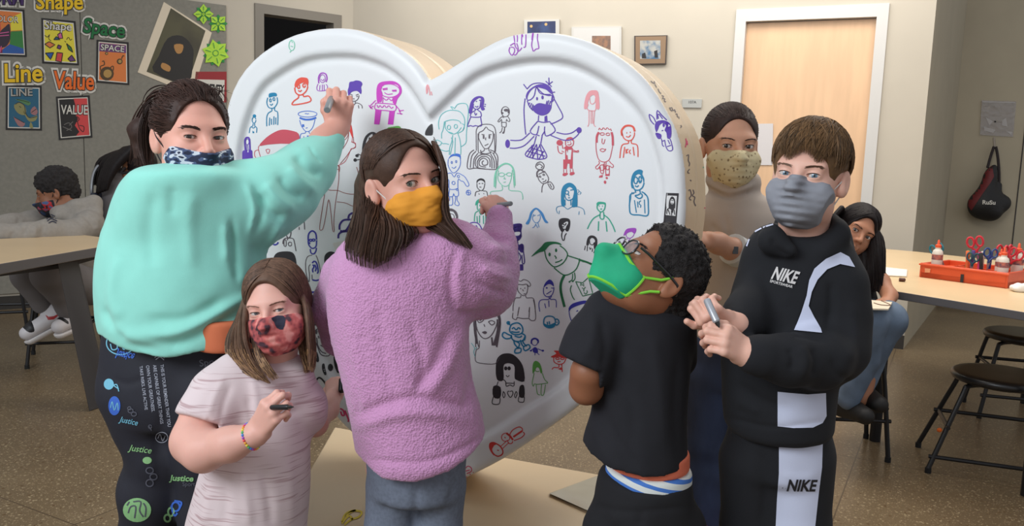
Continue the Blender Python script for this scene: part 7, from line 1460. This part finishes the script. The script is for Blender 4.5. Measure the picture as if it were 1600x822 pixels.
for nm, m, pl in (('triangle_shape', c_bl, [(71, 83), (84, 82), (79, 93)]), ('rectangle_shape', c_re, [(89, 82), (98, 83), (96, 97), (87, 95)]), ('kite_shape', c_or, [(70, 69), (77, 65), (86, 70), (78, 75)]), ('square_shape', c_pu, [(91, 70), (96, 72), (94, 77), (89, 75)]), ('leaf_shape', c_gr, [(104, 68), (111, 74), (114, 82), (107, 77)]), ('heart_shape', c_pk, [(90, 54), (96, 50), (98, 60), (92, 60)]), ('cone_shape', c_te, [(84, 62), (88, 57), (94, 62)]), ('blob_shape', c_pu, [(106, 92), (112, 86), (118, 95), (110, 96)])):
    stro(nm+'_outline', c_bk, [pl], .0066, p, 1.4, smooth=0, closed=True); fillo(nm, m, [pl], .006, p)
stro('squiggle', c_bk, [[(70, 55), (74, 58), (78, 53), (76, 60), (80, 64)], [(104, 62), (107, 58), (110, 63), (113, 60)], [(101, 64), (103, 66)]], .0066, p, 1)
p = poster([(154, 65), (198, 69), (199, 130), (153, 126)], 'orange poster with round creatures titled Space', c_or)
fillo('purple_band', c_pu, [[(155.5, 67), (197, 71), (197, 83), (155, 80)]], .006, p); title(p, 'SPACE', 157, 78, 37, 9, 5)
for cx, cy, r in ((167, 115, 11), (187, 96, 4.6), (166.5, 83.5, 2.5)):
    fillo('round_creature', PM('umber', (84, 66, 44)), [[(cx+r*math.cos(a), cy+r*math.sin(a)) for a in np.arange(14)*math.pi/7]], .0062, p); fillo('creature_face', PM('tan', (176, 140, 80)), [[(cx+r*.1+r*.6*math.cos(a), cy+r*.6*math.sin(a)) for a in np.arange(12)*math.pi/6]], .0068, p)
stro('creature_tail', PM('umber', (84, 66, 44)), [[(158, 112), (157, 104), (163, 101), (162, 95), (159, 97)], [(190, 92), (192, 87), (194, 88)], [(172, 106), (177, 103), (177, 110)]], .0064, p, 1.6)
p = poster([(12.5, 136), (62, 137), (62.5, 201), (12, 200)], 'dark blue poster of drawn fish titled Line', c_te)
title(p, 'LINE', 17, 150, 34, 11, -1, c_bk, PM('greywhite', (170, 168, 160)))
ol = PM('olive', (140, 136, 90)); pg = PM('pinkgrey', (158, 112, 112)); lg_ = PM('leafgreen', (88, 130, 84))
fillo('fish', ol, [[(22, 164), (30, 160), (38, 164), (41, 174), (38, 180), (30, 178), (24, 172)], [(36, 172), (46, 184), (58, 180), (56, 188), (46, 190), (40, 182)], [(48, 190), (52, 200), (46, 199)]], .006, p, smooth=2); fillo('pink_fish', pg, [[(48, 172), (54, 166), (59, 174), (56, 180), (49, 178)], [(21, 182), (30, 188), (39, 192), (36, 198), (28, 196)]], .0062, p, smooth=2); fillo('green_fish', lg_, [[(24, 155), (38, 156), (48, 160), (44, 165), (30, 158)]], .0061, p, smooth=2)
stro('fish_lines', c_bk, [[(24, 163), (30, 160), (38, 165), (40, 176), (46, 184), (58, 182)], [(49, 176), (57, 170)], [(22, 183), (38, 192)], [(30, 166), (33, 168)], [(26, 155), (46, 160)]], .0068, p, .9)
p = poster([(90.5, 154), (137, 152), (141.5, 212), (95, 216)], 'half black half red poster titled Value', c_bk)
fillo('red_field', c_re, [[(115, 154), (136, 153.5), (139.5, 211), (119, 212), (124, 206), (117, 196), (122, 186), (116, 176), (118, 165)]], .006, p); title(p, 'VALUE', 95, 178, 42, 14, 1)
stro('sketch_lines', PM('greyline', (120, 116, 112)), [[(100, 195), (108, 192), (112, 199), (104, 204)], [(98, 198), (112, 204)], [(108, 196), (114, 190)]], .0064, p, 1); stro('sketch_figure', c_bk, [[(120, 182), (124, 186), (120, 190), (118, 185), (122, 182)], [(121, 190), (124, 200), (130, 206), (131, 198), (124, 196)]], .0066, p, 1.2)
# tilted cream-bordered art print: a plain dark stand-in
p = pxprism(SL, [(256, 3), (331, 51), (300, 148), (215, 113)], 0.0, .004, 'art_print', M_cream); tag(p, 'large tilted art print with a cream border and dark brown picture', 'poster')
dk_ = mat('dark_painting', (48, 42, 32), .5, col2=(82, 78, 52), vscale=3); fillo('picture', dk_, [[(267, 12.6), (321, 48), (292, 136), (229, 112)]], .0048, p)
fillo('dark_form', mat('dark_form', (26, 22, 20), .5), [[(262, 60), (284, 56), (300, 72), (302, 92), (292, 130), (240, 112), (248, 88)]], .0054, p, smooth=3); [fillo('warm_patch', mat('warm_patch', (176, 128, 72), .6), [q_], .006, p, smooth=3) for q_ in ([(272, 70), (286, 70), (284, 82), (276, 83)], [(254, 98), (266, 104), (264, 112), (252, 106)])]
# green paper stars
lime = mat('lime_paper', (176, 220, 70), .8); dgp = mat('green_paper', (56, 140, 74), .8)
def star(cx, cy, R, n, rot0, label):
    t = thing('paper_star', label, 'paper star', wl(cx, cy, 0), 'folded green paper stars')
    for k, (m, ph, rr, off) in enumerate(((dgp, .5, .92, .004), (lime, 0, 1.0, .010))):
        mb = MB()
        for i in range(n):
            a = (i+ph)*2*math.pi/n+rot0; u = (math.cos(a), math.sin(a)); v = (-u[1], u[0]); q = .36*R
            pl = [(cx, cy), (cx+u[0]*R*rr*.55+v[0]*q, cy+u[1]*R*rr*.55+v[1]*q), (cx+u[0]*R*rr*.72+v[0]*q*.6, cy+u[1]*R*rr*.72+v[1]*q*.6), (cx+u[0]*R*rr, cy+u[1]*R*rr), (cx+u[0]*R*rr*.72-v[0]*q*.6, cy+u[1]*R*rr*.72-v[1]*q*.6), (cx+u[0]*R*rr*.55-v[0]*q, cy+u[1]*R*rr*.55-v[1]*q)]
            V = [wl(*pl[0], off+.004)]+[wl(x, y, off if j % 2 else off+.003) for j, (x, y) in enumerate(pl[1:])]; mb.add(V, [(0, j, j+1) for j in range(1, 5)])
        mb.build('petals', m, t, smooth=False)
    mb = MB(); stroke(mb, wl, [(cx+R*.2*math.cos(a), cy+R*.2*math.sin(a)) for a in np.arange(10)*.628], 1.0, .017, 2, closed=True); [stroke(mb, wl, [(cx+R*.35*math.cos(a), cy+R*.35*math.sin(a)), (cx+R*.75*math.cos(a), cy+R*.75*math.sin(a))], 1.0, .0165, 3, smooth=0) for a in rot0+np.arange(n)*2*math.pi/n]; mb.build('creases', dgp, t, smooth=False)
star(318, 22, 16, 4, math.pi/2, 'lime and green folded paper star, topmost beside the art print'); star(341, 37, 16, 4, math.pi/4, 'lime and green folded paper star at the panel edge, second from the top')
star(337, 83, 22, 6, .3, 'largest lime and green paper star above the red creativity sign')
p = pxprism(SL, [(306, 112), (354, 112), (354, 160), (300, 160)], 0.0, .004, 'wall_sign', mat('sign_red', (150, 50, 54), .8)); tag(p, 'red bordered white sign lettered creativity at the panel edge', 'sign')
fillo('sign_paper', c_wh, [[(308, 124), (351, 125), (350, 158), (304, 158)]], .005, p); mb = MB(); text_on(mb, wl, 'CREATIVITY', 308, 141, 42, 11, 5, .006, 0, 0, .05); mb.build('lettering', c_bk, p, smooth=False)
# framed pictures on the back wall
def framed(quad, inner, mf, mm, mp, label, d=.025):
    p = pxprism(SB, quad, 0.0, d, 'picture_frame', mf); tag(p, label, 'picture frame')
    cx = sum(q[0] for q in quad)/4; cy = sum(q[1] for q in quad)/4; mat_ = [(cx+(x-cx)*.92, cy+(y-cy)*.94) for x, y in quad]
    fillo('picture_mat', mm, [mat_], d+.001, p, SB.pt); fillo('picture', mp, [inner], d+.002, p, SB.pt); return p
navy = mat('night_picture', (36, 46, 84), .5, col2=(50, 74, 120), vscale=9); brn = mat('brown_wood_frame', (60, 50, 44), .5); tanm = mat('tan_picture_mat', (136, 112, 88), .8)
p = framed([(819, 31), (874, 30), (874, 106), (819, 107)], [(824, 34), (868, 33), (868, 100), (824, 101)], mat('white_frame', (192, 190, 184), .5), mat('white_frame', (192, 190, 184), .5), navy, 'white framed picture of a dark blue night, mostly behind the heart')
fillo('stars', mat('picture_star', (190, 160, 110), .6), [[(x+2.4*math.cos(a), y+2.4*math.sin(a)) for a in np.arange(8)*.785] for x, y in ((830, 41), (853, 38))], .0285, p, SB.pt)
framed([(893, 42), (971, 41), (971, 120), (893, 121)], [(925, 56), (954, 56), (954, 90), (925, 90)], mat('white_frame', (192, 190, 184), .5), mat('white_picture_mat', (200, 198, 194), .8), mat('terracotta_picture', (150, 110, 84), .6, col2=(110, 90, 80), vscale=30), 'large white framed print with a small terracotta picture')
p = framed([(991, 56), (1043, 55), (1041, 100), (991, 101)], [(1000, 63.5), (1032, 63), (1032, 92), (1000, 92)], brn, tanm, mat('blue_tree_picture', (66, 104, 136), .6, col2=(170, 168, 160), vscale=22), 'small brown framed picture with a blue tree design')
fillo('dark_marks', c_bk, [[(1003, 84), (1008, 82), (1010, 91), (1003, 91)], [(1022, 80), (1027, 78), (1028, 90), (1023, 90)]], .0285, p, SB.pt)
p = pxprism(SB, [(1066, 154.5), (1097, 155), (1096, 168.5), (1066, 168)], 0.0, .012, 'name_plate', mat('brushed_silver', (164, 164, 158), .4, metal=.2)); tag(p, 'small silver room number plate beside the wooden door', 'sign'); mb = MB(); text_on(mb, SB.pt, '107A', 1076, 161.5, 12, 4, 0, .0135, 0); mb.build('lettering', c_bk, p, smooth=False)
p = pxprism(SB, [(1181, 193.5), (1208, 193), (1207, 258), (1180, 258)], -.035, -.033, 'notice_sheet', mat('notice_paper', (204, 200, 200), .8)); tag(p, 'white paper notice taped to the wooden door', 'notice')
# ---- recess wall: plastic pouch and hanging bag
pl_ = thing('plastic_pouch', 'clear crinkled plastic pouch pinned above the hanging bag', 'pouch', RW.pt(1560, 212, 0))
o = pxprism(SR, [(1534, 157), (1588, 158.5), (1583, 214), (1531, 211)], .004, .012, 'pouch_sleeve', mat('clear_plastic', (186, 180, 176), .2, alpha=.42, spec=.8, bump=.8, bscale=25, bdist=.02), pl_)
fillo('glint_patches', mat('plastic_glints', (200, 196, 194), .25, alpha=.6), [[(1537, 198), (1555, 203), (1552, 208), (1538, 204)], [(1540, 183), (1552, 190), (1546, 196)], [(1566, 188), (1572, 184), (1574, 198), (1566, 196)], [(1572, 205), (1582, 206), (1580, 211)], [(1535, 158), (1586, 159.5), (1586, 161), (1535, 160)]], .014, pl_, SR.pt)  # pale patches painted on the pouch as glints of the plastic
mb = MB(); mb.ball(SR.pt(1555, 190, .02), .008); mb.build('pin', M_black, pl_)
bag = thing('drawstring_bag', 'black and dark red drawstring bag hanging on the recess wall', 'bag', RW.pt(1545, 345, .1))
rp = lambda x, y, o=.09: RW.pt(x, y, o+.04)
S = Sdf(); S.ell(rp(1541, 322), A_(.165, .085, .13), None, .04); S.cone(rp(1536, 318), rp(1548, 270, .07), .10, .045, .08); S.cone(rp(1548, 275, .06), rp(1553, 262, .05), .05, .03, .04); S.cone(rp(1550, 330), rp(1560, 290, .07), .09, .03, .05); S.ell(rp(1568, 318), A_(.07, .06, .075), None, .05)
V, F = S.mesh(.008); V = noise_disp(V, F, [(.008, (9, 9, 9), 2)]); o = link('bag_body', mesh_np('bag_body', V, F), mat('black_nylon', (24, 23, 24), .6, bump=.3, bscale=60, bdist=.01), bag)
bb_ = bvh_of(o); sfb = lambda x, y, of: cast(bb_, x, y, of)
mb = MB(); fill_poly(mb, sfb, [(1543, 259), (1550, 258), (1553, 276), (1548, 285), (1534, 305), (1518, 329), (1513, 322), (1514, 308), (1524, 292), (1534, 276)], .003, 4, maxe=.06); mb.build('red_panel', mat('dark_red_nylon', (104, 28, 32), .6), o)
mb = MB(); text_on(mb, sfb, 'RuSu', 1535, 319, 20, 6, 2, .005, 4, 0, .03); mb.build('lettering', c_wh, o, smooth=False)
mb = MB(); mb.tube(cr([rp(1553, 229, .02), rp(1548, 244, .03), rp(1543, 262, .06)], 4), .012, 6); mb.tube(cr([rp(1556, 229, .02), rp(1559, 245, .03), rp(1561, 270, .06), rp(1561, 300, .07)], 4), .012, 6); mb.tube(cr([rp(1561, 305, .09), rp(1568, 305, .1), rp(1577, 314, .1), rp(1572, 322, .1)], 4), .012, 6); mb.build('strap', mat('strap_webbing', (40, 32, 34), .8), bag)
mb = MB(); mb.tube([rp(1553, 215, .01), rp(1554, 230, .02)], .010, 6); mb.build('hook', mat('hook_white', (150, 140, 128), .5), bag)
# ================================================================ tables, stools, props behind
M_edge = mat('grey_edge_band', (92, 90, 92), .4)
def slab(name, poly, z, th, m, par, me_=None):
    mb = MB(); A = [A_(*GZ(x, y, z)[:2], z-th) for x, y in poly]; B = [A_(*a[:2], z) for a in A]; mb.prism(A, B); mb.mi = [0]+[0]+[1]*len(poly)
    o = mb.build(name, [m, me_ or M_edge], par, bevel=.003); fixn(o.data)
    nz_ = np.array([abs(p.normal.z) > .5 for p in o.data.polygons]); o.data.polygons.foreach_set('material_index', (~nz_).astype(np.int32)); return o
TR = .76
tr_ = thing('work_table', 'long cream topped table on the right under the orange caddy', 'table', A_(*GZ(1500, 440, TR)[:2], 0))
slab('tabletop', [(1376, 451), (1690, 502), (1690, 421), (1430, 393), (1384, 389)], TR, .035, mat('cream_worktop', (222, 194, 152), .35, var=.03, vscale=3), tr_)
for x, y in ((1660, 490), (1402, 446), (1640, 425)):
    g = GZ(x, y, TR); mb = MB(); mb.tube([(g[0], g[1]+.08, 0), (g[0], g[1]+.08, TR-.035)], .025, 12); mb.build('leg', M_black, tr_)
TL = .78
tl_ = thing('work_table', 'cream topped table on the left where the boy in grey leans', 'table', A_(*GZ(60, 395, TL)[:2], 0))
slab('tabletop', [(-90, 427), (0, 412), (196, 379), (165, 371.5), (125, 366.5), (-90, 378)], TL, .045, mat('cream_worktop_left', (206, 180, 142), .35, var=.03, vscale=3), tl_)
mb = MB(); a, b = P(92, 408, 3.85), P(122, 405, 4.0); c, d = floorz(140, 600, 3.9), floorz(172, 600, 4.02); n_ = A_(.02, -.05, 0)
mb.prism([a, b, d+A_(0, 0, .0), c], [a+n_, b+n_, d+n_, c+n_]); o = mb.build('leg', mat('leg_graphite', (58, 58, 62), .5), tl_, bevel=.004); fixn(o.data)
mb = MB(); mb.tube([P(-60, 432, 3.4), P(100, 412, 3.95), P(150, 398, 4.1)], .022, 6); mb.build('apron_rail', mat('leg_graphite', (58, 58, 62), .5), tl_)
def stool(cx, cy, z, r, label, feet=(200, 130, 20, 310), fr_=.28, rung=.12, rung2=.27):
    t = thing('stool', label, 'stool', (cx, cy, 0), 'round black stools'); c = A_(cx, cy, 0)
    mb = MB(); mb.lathe((cx, cy, z-.04), [(r*.90, 0), (r*.97, .006), (r, .018), (r*.985, .030), (r*.93, .038), (r*.80, .0395), (.001, .036)], 48); mb.build('seat', mat('black_vinyl', (24, 23, 24), .32, spec=.6), t, auto=50)
    mb = MB(); mb.lathe((cx, cy, z-.055), [(r*.6, 0), (r*.6, .018)], 24); mb.build('seat_plate', M_black, t)
    F = []
    for a in feet:
        q = math.radians(a); u = A_(math.cos(q), math.sin(q), 0); f = c+u*fr_; tp = c+u*r*.45+A_(0, 0, z-.05); F.append((f, u))
        mb = MB(); mb.tube(cr([tp, c+u*r*.86+A_(0, 0, z-.055), c+u*(r*.98)+A_(0, 0, z-.10), f+A_(0, 0, .02)], 6), .0105, 10); mb.build('leg', M_black, t)
        mb = MB(); mb.lathe(f, [(.013, 0), (.013, .022)], 10); mb.build('foot', M_pupil_, t)
    def at(i, zz): f, u = F[i]; tpp = c+u*r*.98+A_(0, 0, z-.10); k = (zz-.02)/(z-.12); return (f+A_(0, 0, .02))*(1-k)+tpp*k
    for i, j, zz in ((0, 3, rung), (1, 2, rung2), (0, 1, rung2), (3, 2, rung2)):
        a, b = at(i, zz), at(j, zz); e = (b-a)/np.linalg.norm(b-a)*.02; mb = MB(); mb.tube([a-e, b+e], .009, 8); mb.build('rung', M_black, t)
    return t
M_pupil_ = mat('rubber_foot', (20, 20, 20), .8)
q = P(1566, 590, 3.5); st_ = stool(q[0], q[1], .43, .20, 'round black stool nearest the right edge, in front of the table', (193, 128, 12, 308), .325, .07, .20)
mb = MB(); a_ = P(1468, 672, 3.45); mb.ball(a_, (.012, .008, .010), 8); mb.build('orange_sticker', mat('orange_sticker', (226, 104, 30), .6), st_)
q = P(1604, 510, 4.35); stool(q[0], q[1], .45, .20, 'round black stool tucked under the right table, behind the front stool', (200, 130, 20, 310), .27)
q = P(1318, 560, 3.72); stool(q[0], q[1], .50, .19, 'stool the long-haired girl sits on, mostly hidden by the tracksuit boy', (225, 135, 35, 312), .24, .18, .24)
q = P(98, 470, 4.80); stool(q[0], q[1], .50, .19, 'stool carrying the seated boy in the grey hoodie', (250, 160, 60, 330), .25, .14, .22)
q = P(-2, 470, 5.15); stool(q[0], q[1], .50, .19, 'dark stool at the left edge beyond the table', (340, 250, 160, 60), .25, .14, .22)
# orange caddy with supplies
M_or = mat('orange_plastic', (212, 84, 44), .4, var=.04, vscale=12)
cad = thing('supply_caddy', 'orange plastic caddy marked 1 holding glue, scissors and markers', 'caddy', GZ(1505, 440, TR))
A0 = GZ(1437, 433, TR); B0 = GZ(1572, 451, TR); ex = B0-A0; W_ = np.linalg.norm(ex); ex /= W_; ey = A_(-ex[1], ex[0], 0); D_c = .30; H_ = .072
def cp(u, v, z): return A0+ex*u+ey*v+A_(0, 0, z)
def cbox(u0, u1, v0, v1, z0, z1, name, m, par, bev=.004):
    mb = MB(); mb.prism([cp(u0, v0, z0), cp(u1, v0, z0), cp(u1, v1, z0), cp(u0, v1, z0)], [cp(u0, v0, z1), cp(u1, v0, z1), cp(u1, v1, z1), cp(u0, v1, z1)]); o = mb.build(name, m, par, bevel=bev); fixn(o.data); return o
cbox(0, W_, 0, D_c, 0, .030, 'base', M_or, cad); cbox(.008, .11, .008, D_c-.008, .030, .046, 'raised_tray', M_or, cad); cbox(.306, W_-.008, .008, D_c-.008, .030, .046, 'raised_tray', M_or, cad)
cbox(-.004, W_+.004, 0, .010, 0, H_, 'front_wall', M_or, cad); cbox(-.004, W_+.004, D_c-.01, D_c, 0, H_, 'back_wall', M_or, cad); cbox(0, .010, 0, D_c, 0, H_, 'side_wall', M_or, cad); cbox(W_-.01, W_, 0, D_c, 0, H_, 'side_wall', M_or, cad)
for u in (.11, .30): cbox(u, u+.006, .01, D_c-.01, .008, H_-.008, 'divider', M_or, cad, .001)
cbox(.11, .30, .14, .147, .008, H_-.008, 'divider', M_or, cad, .001); cbox(-.008, W_+.008, -.006, .012, H_-.012, H_-.004, 'rim', M_or, cad, .002)
csf = lambda x, y, o: (lambda d: CAM+d*(((cp(0, -.0008-o, 0)-CAM)@(-ey))/(d@(-ey))))(ray(x, y))
mb = MB(); text_on(mb, csf, '1', 1500, 440, 5, 11, 6, .004, 0, 0, .05); mb.build('number', c_bk, cad, smooth=False)
fillo('label_patch', mat('tape_patch', (222, 150, 110), .7), [[(1445, 419), (1454, 420), (1453, 426), (1445, 426)]], .004, cad, csf)
gw = mat('glue_bottle_white', (214, 206, 194), .4); go_ = mat('glue_cap_orange', (226, 86, 44), .4)
def glue(u, v, sc, label):
    b = cp(u, v, .0465); t = thing('glue_bottle', label, 'glue bottle', b, 'white glue bottles in the caddy')
    mb = MB(); mb.lathe(b, [(.020*sc, 0), (.024*sc, .004), (.025*sc, .03*sc), (.025*sc, .075*sc), (.021*sc, .090*sc), (.013*sc, .097*sc), (.013*sc, .105*sc)], 20); o = mb.build('bottle', gw, t); o.scale = (1, 1, 1)
    mb = MB(); mb.lathe(b+A_(0, 0, .105*sc), [(.014*sc, 0), (.014*sc, .012*sc), (.007*sc, .016*sc), (.005*sc, .034*sc), (.002*sc, .038*sc)], 14); mb.build('cap', go_, t)
    mb = MB(); mb.lathe(b+A_(0, 0, .045*sc), [(.0254*sc, 0), (.0254*sc, .026*sc)], 20); mb.build('label_band', mat('glue_label', (196, 112, 92), .6, col2=(90, 70, 84), vscale=60), t)
glue(.055, .045, 1.0, 'white glue bottle with orange cap at the left end of the caddy'); glue(W_-.042, .215, 1.05, 'white glue bottle at the back right corner of the caddy')
glue(W_-.045, .06, .95, 'white glue bottle at the front right corner of the caddy'); glue(W_-.085, .13, .85, 'smaller glue bottle between the two right-hand ones')
def scissors(u, v, ang, tilt, m, label, sc=1.0, z0=.02):
    sc *= .85
    b = cp(u, v, z0+.030); t = thing('scissors', label, 'scissors', b, 'scissors standing in the caddy')
    a = math.radians(ang); U = ex*math.cos(a)+ey*math.sin(a); tl = math.radians(tilt); Z = A_(0, 0, 1)*math.cos(tl)+U*math.sin(tl); X = U*math.cos(tl)-A_(0, 0, 1)*math.sin(tl)
    for s_ in (-1, 1):
        mb = MB(); c = b+Z*.125*sc+X*s_*.021*sc; mb.tube([c+Z*.026*sc*math.cos(k)+X*.016*sc*math.sin(k) for k in np.arange(16)*math.pi/8], .0058*sc, 8, closed=True); mb.tube([c-Z*.024*sc, b+Z*.080*sc+X*s_*.004*sc, b+Z*.062*sc], .006*sc, 8); mb.build('handle', m, t)
    mb = MB(); mb.prism([b, b+Z*.07*sc-X*.008, b+Z*.07*sc+X*.008], [b+ey*.002, b+Z*.07*sc-X*.008+ey*.002, b+Z*.07*sc+X*.008+ey*.002]); o = mb.build('blade', mat('steel', (150, 150, 152), .3, metal=.8), t); fixn(o.data)
rd = mat('scissor_red', (196, 40, 54), .35); tlm = mat('scissor_teal', (22, 108, 122), .35); blm = mat('scissor_blue', (30, 62, 120), .35); dpt = mat('scissor_dark_teal', (34, 78, 92), .35)
scissors(.090, .06, 0, -28, tlm, 'teal handled scissors leaning at the left of the caddy'); scissors(.185, .20, 20, -12, rd, 'red handled scissors at the back middle of the caddy', 1.1, .04); scissors(.275, .20, 60, 8, rd, 'red handled scissors in the middle right of the caddy')
scissors(.32, .17, 0, 22, rd, 'red handled scissors tipped to the right in the caddy', 1.0); scissors(.31, .22, 80, -5, rd, 'red handled scissors behind the other red pairs', .95, .03); scissors(.20, .08, 10, 4, dpt, 'dark teal handled scissors at the front middle of the caddy', .85, .0); scissors(.26, .11, 30, 6, blm, 'navy handled scissors in the middle of the caddy', .9)
pc = [(PM('m_green', (60, 150, 80)), .165, .12, 'green'), (PM('m_orange', (226, 110, 60)), .178, .10, 'orange'), (PM('m_purple', (88, 70, 130)), .17, .16, 'purple'), (PM('m_pink', (200, 60, 120)), .235, .09, 'pink'), (PM('m_blue', (40, 60, 140)), .24, .18, 'blue'), (c_bk, .255, .07, 'black'), (gw, .215, .17, 'white'), (go_, .33, .06, 'orange-capped')]
for m, u, v, nm in pc:
    b = cp(u, v, .031); d = A_(random.uniform(-.18, .18), random.uniform(-.1, .1), 1); d /= np.linalg.norm(d); t = thing('marker', f'{nm} marker standing in the orange caddy', 'marker', b, 'markers in the caddy')
    mb = MB(); mb.lathe(b, [(.007, 0), (.008, .003), (.008, .085)], 12, d); mb.build('barrel', gw if nm == 'white' else m, t); mb = MB(); mb.lathe(b+d*.085, [(.0086, 0), (.0086, .026), (.006, .030)], 12, d); mb.build('cap', m, t)
# small things on the right table
S = Sdf(); b = GZ(1600, 456, TR)
for i in range(7): S.ell(b+A_(random.uniform(-.03, .06), random.uniform(-.02, .03), .012+random.uniform(0, .012)), A_(.035, .022, .016), rot(random.uniform(-40, 40), 0, random.uniform(-20, 20)), .01)
o = cloth('crumpled_tissue', S, .004, M_white, None, None, [(.004, (60, 60, 60), 1)]); tag(o, 'crumpled white tissue at the right end of the table', 'tissue')
mb = MB(); b = GZ(1409, 440, TR)+A_(0, 0, .009); mb.lathe(b-A_(.014, 0, 0), [(.007, 0), (.009, .002), (.009, .024), (.006, .028)], 14, A_(1, -.3, 0)); o = mb.build('marker_cap', mat('brown_plastic', (84, 44, 34), .4), None); tag(o, 'small dark brown marker cap lying near the table edge', 'marker cap')  # loose brown cap off a marker
o = slab('paper_sheet', [(1368, 428.5), (1417, 431), (1418, 421), (1372, 416)], TR+.008, .007, M_white, None, M_white); tag(o, 'white sheet of paper lying on the right table by the girl', 'paper')
# white paper tucked on the heart by the pink shoulder
mb = MB(); fill_poly(mb, lambda x, y, o: HP.pt(x, y, -.012+o), [(520, 380), (546, 374), (560, 392), (546, 412), (528, 402)], .012, 0); o = mb.build('paper_scrap', M_white, None, smooth=False); md = o.modifiers.new('s', 'SOLIDIFY'); md.thickness = .002; tag(o, 'white paper scrap taped on the heart beside the pink shoulder', 'paper')
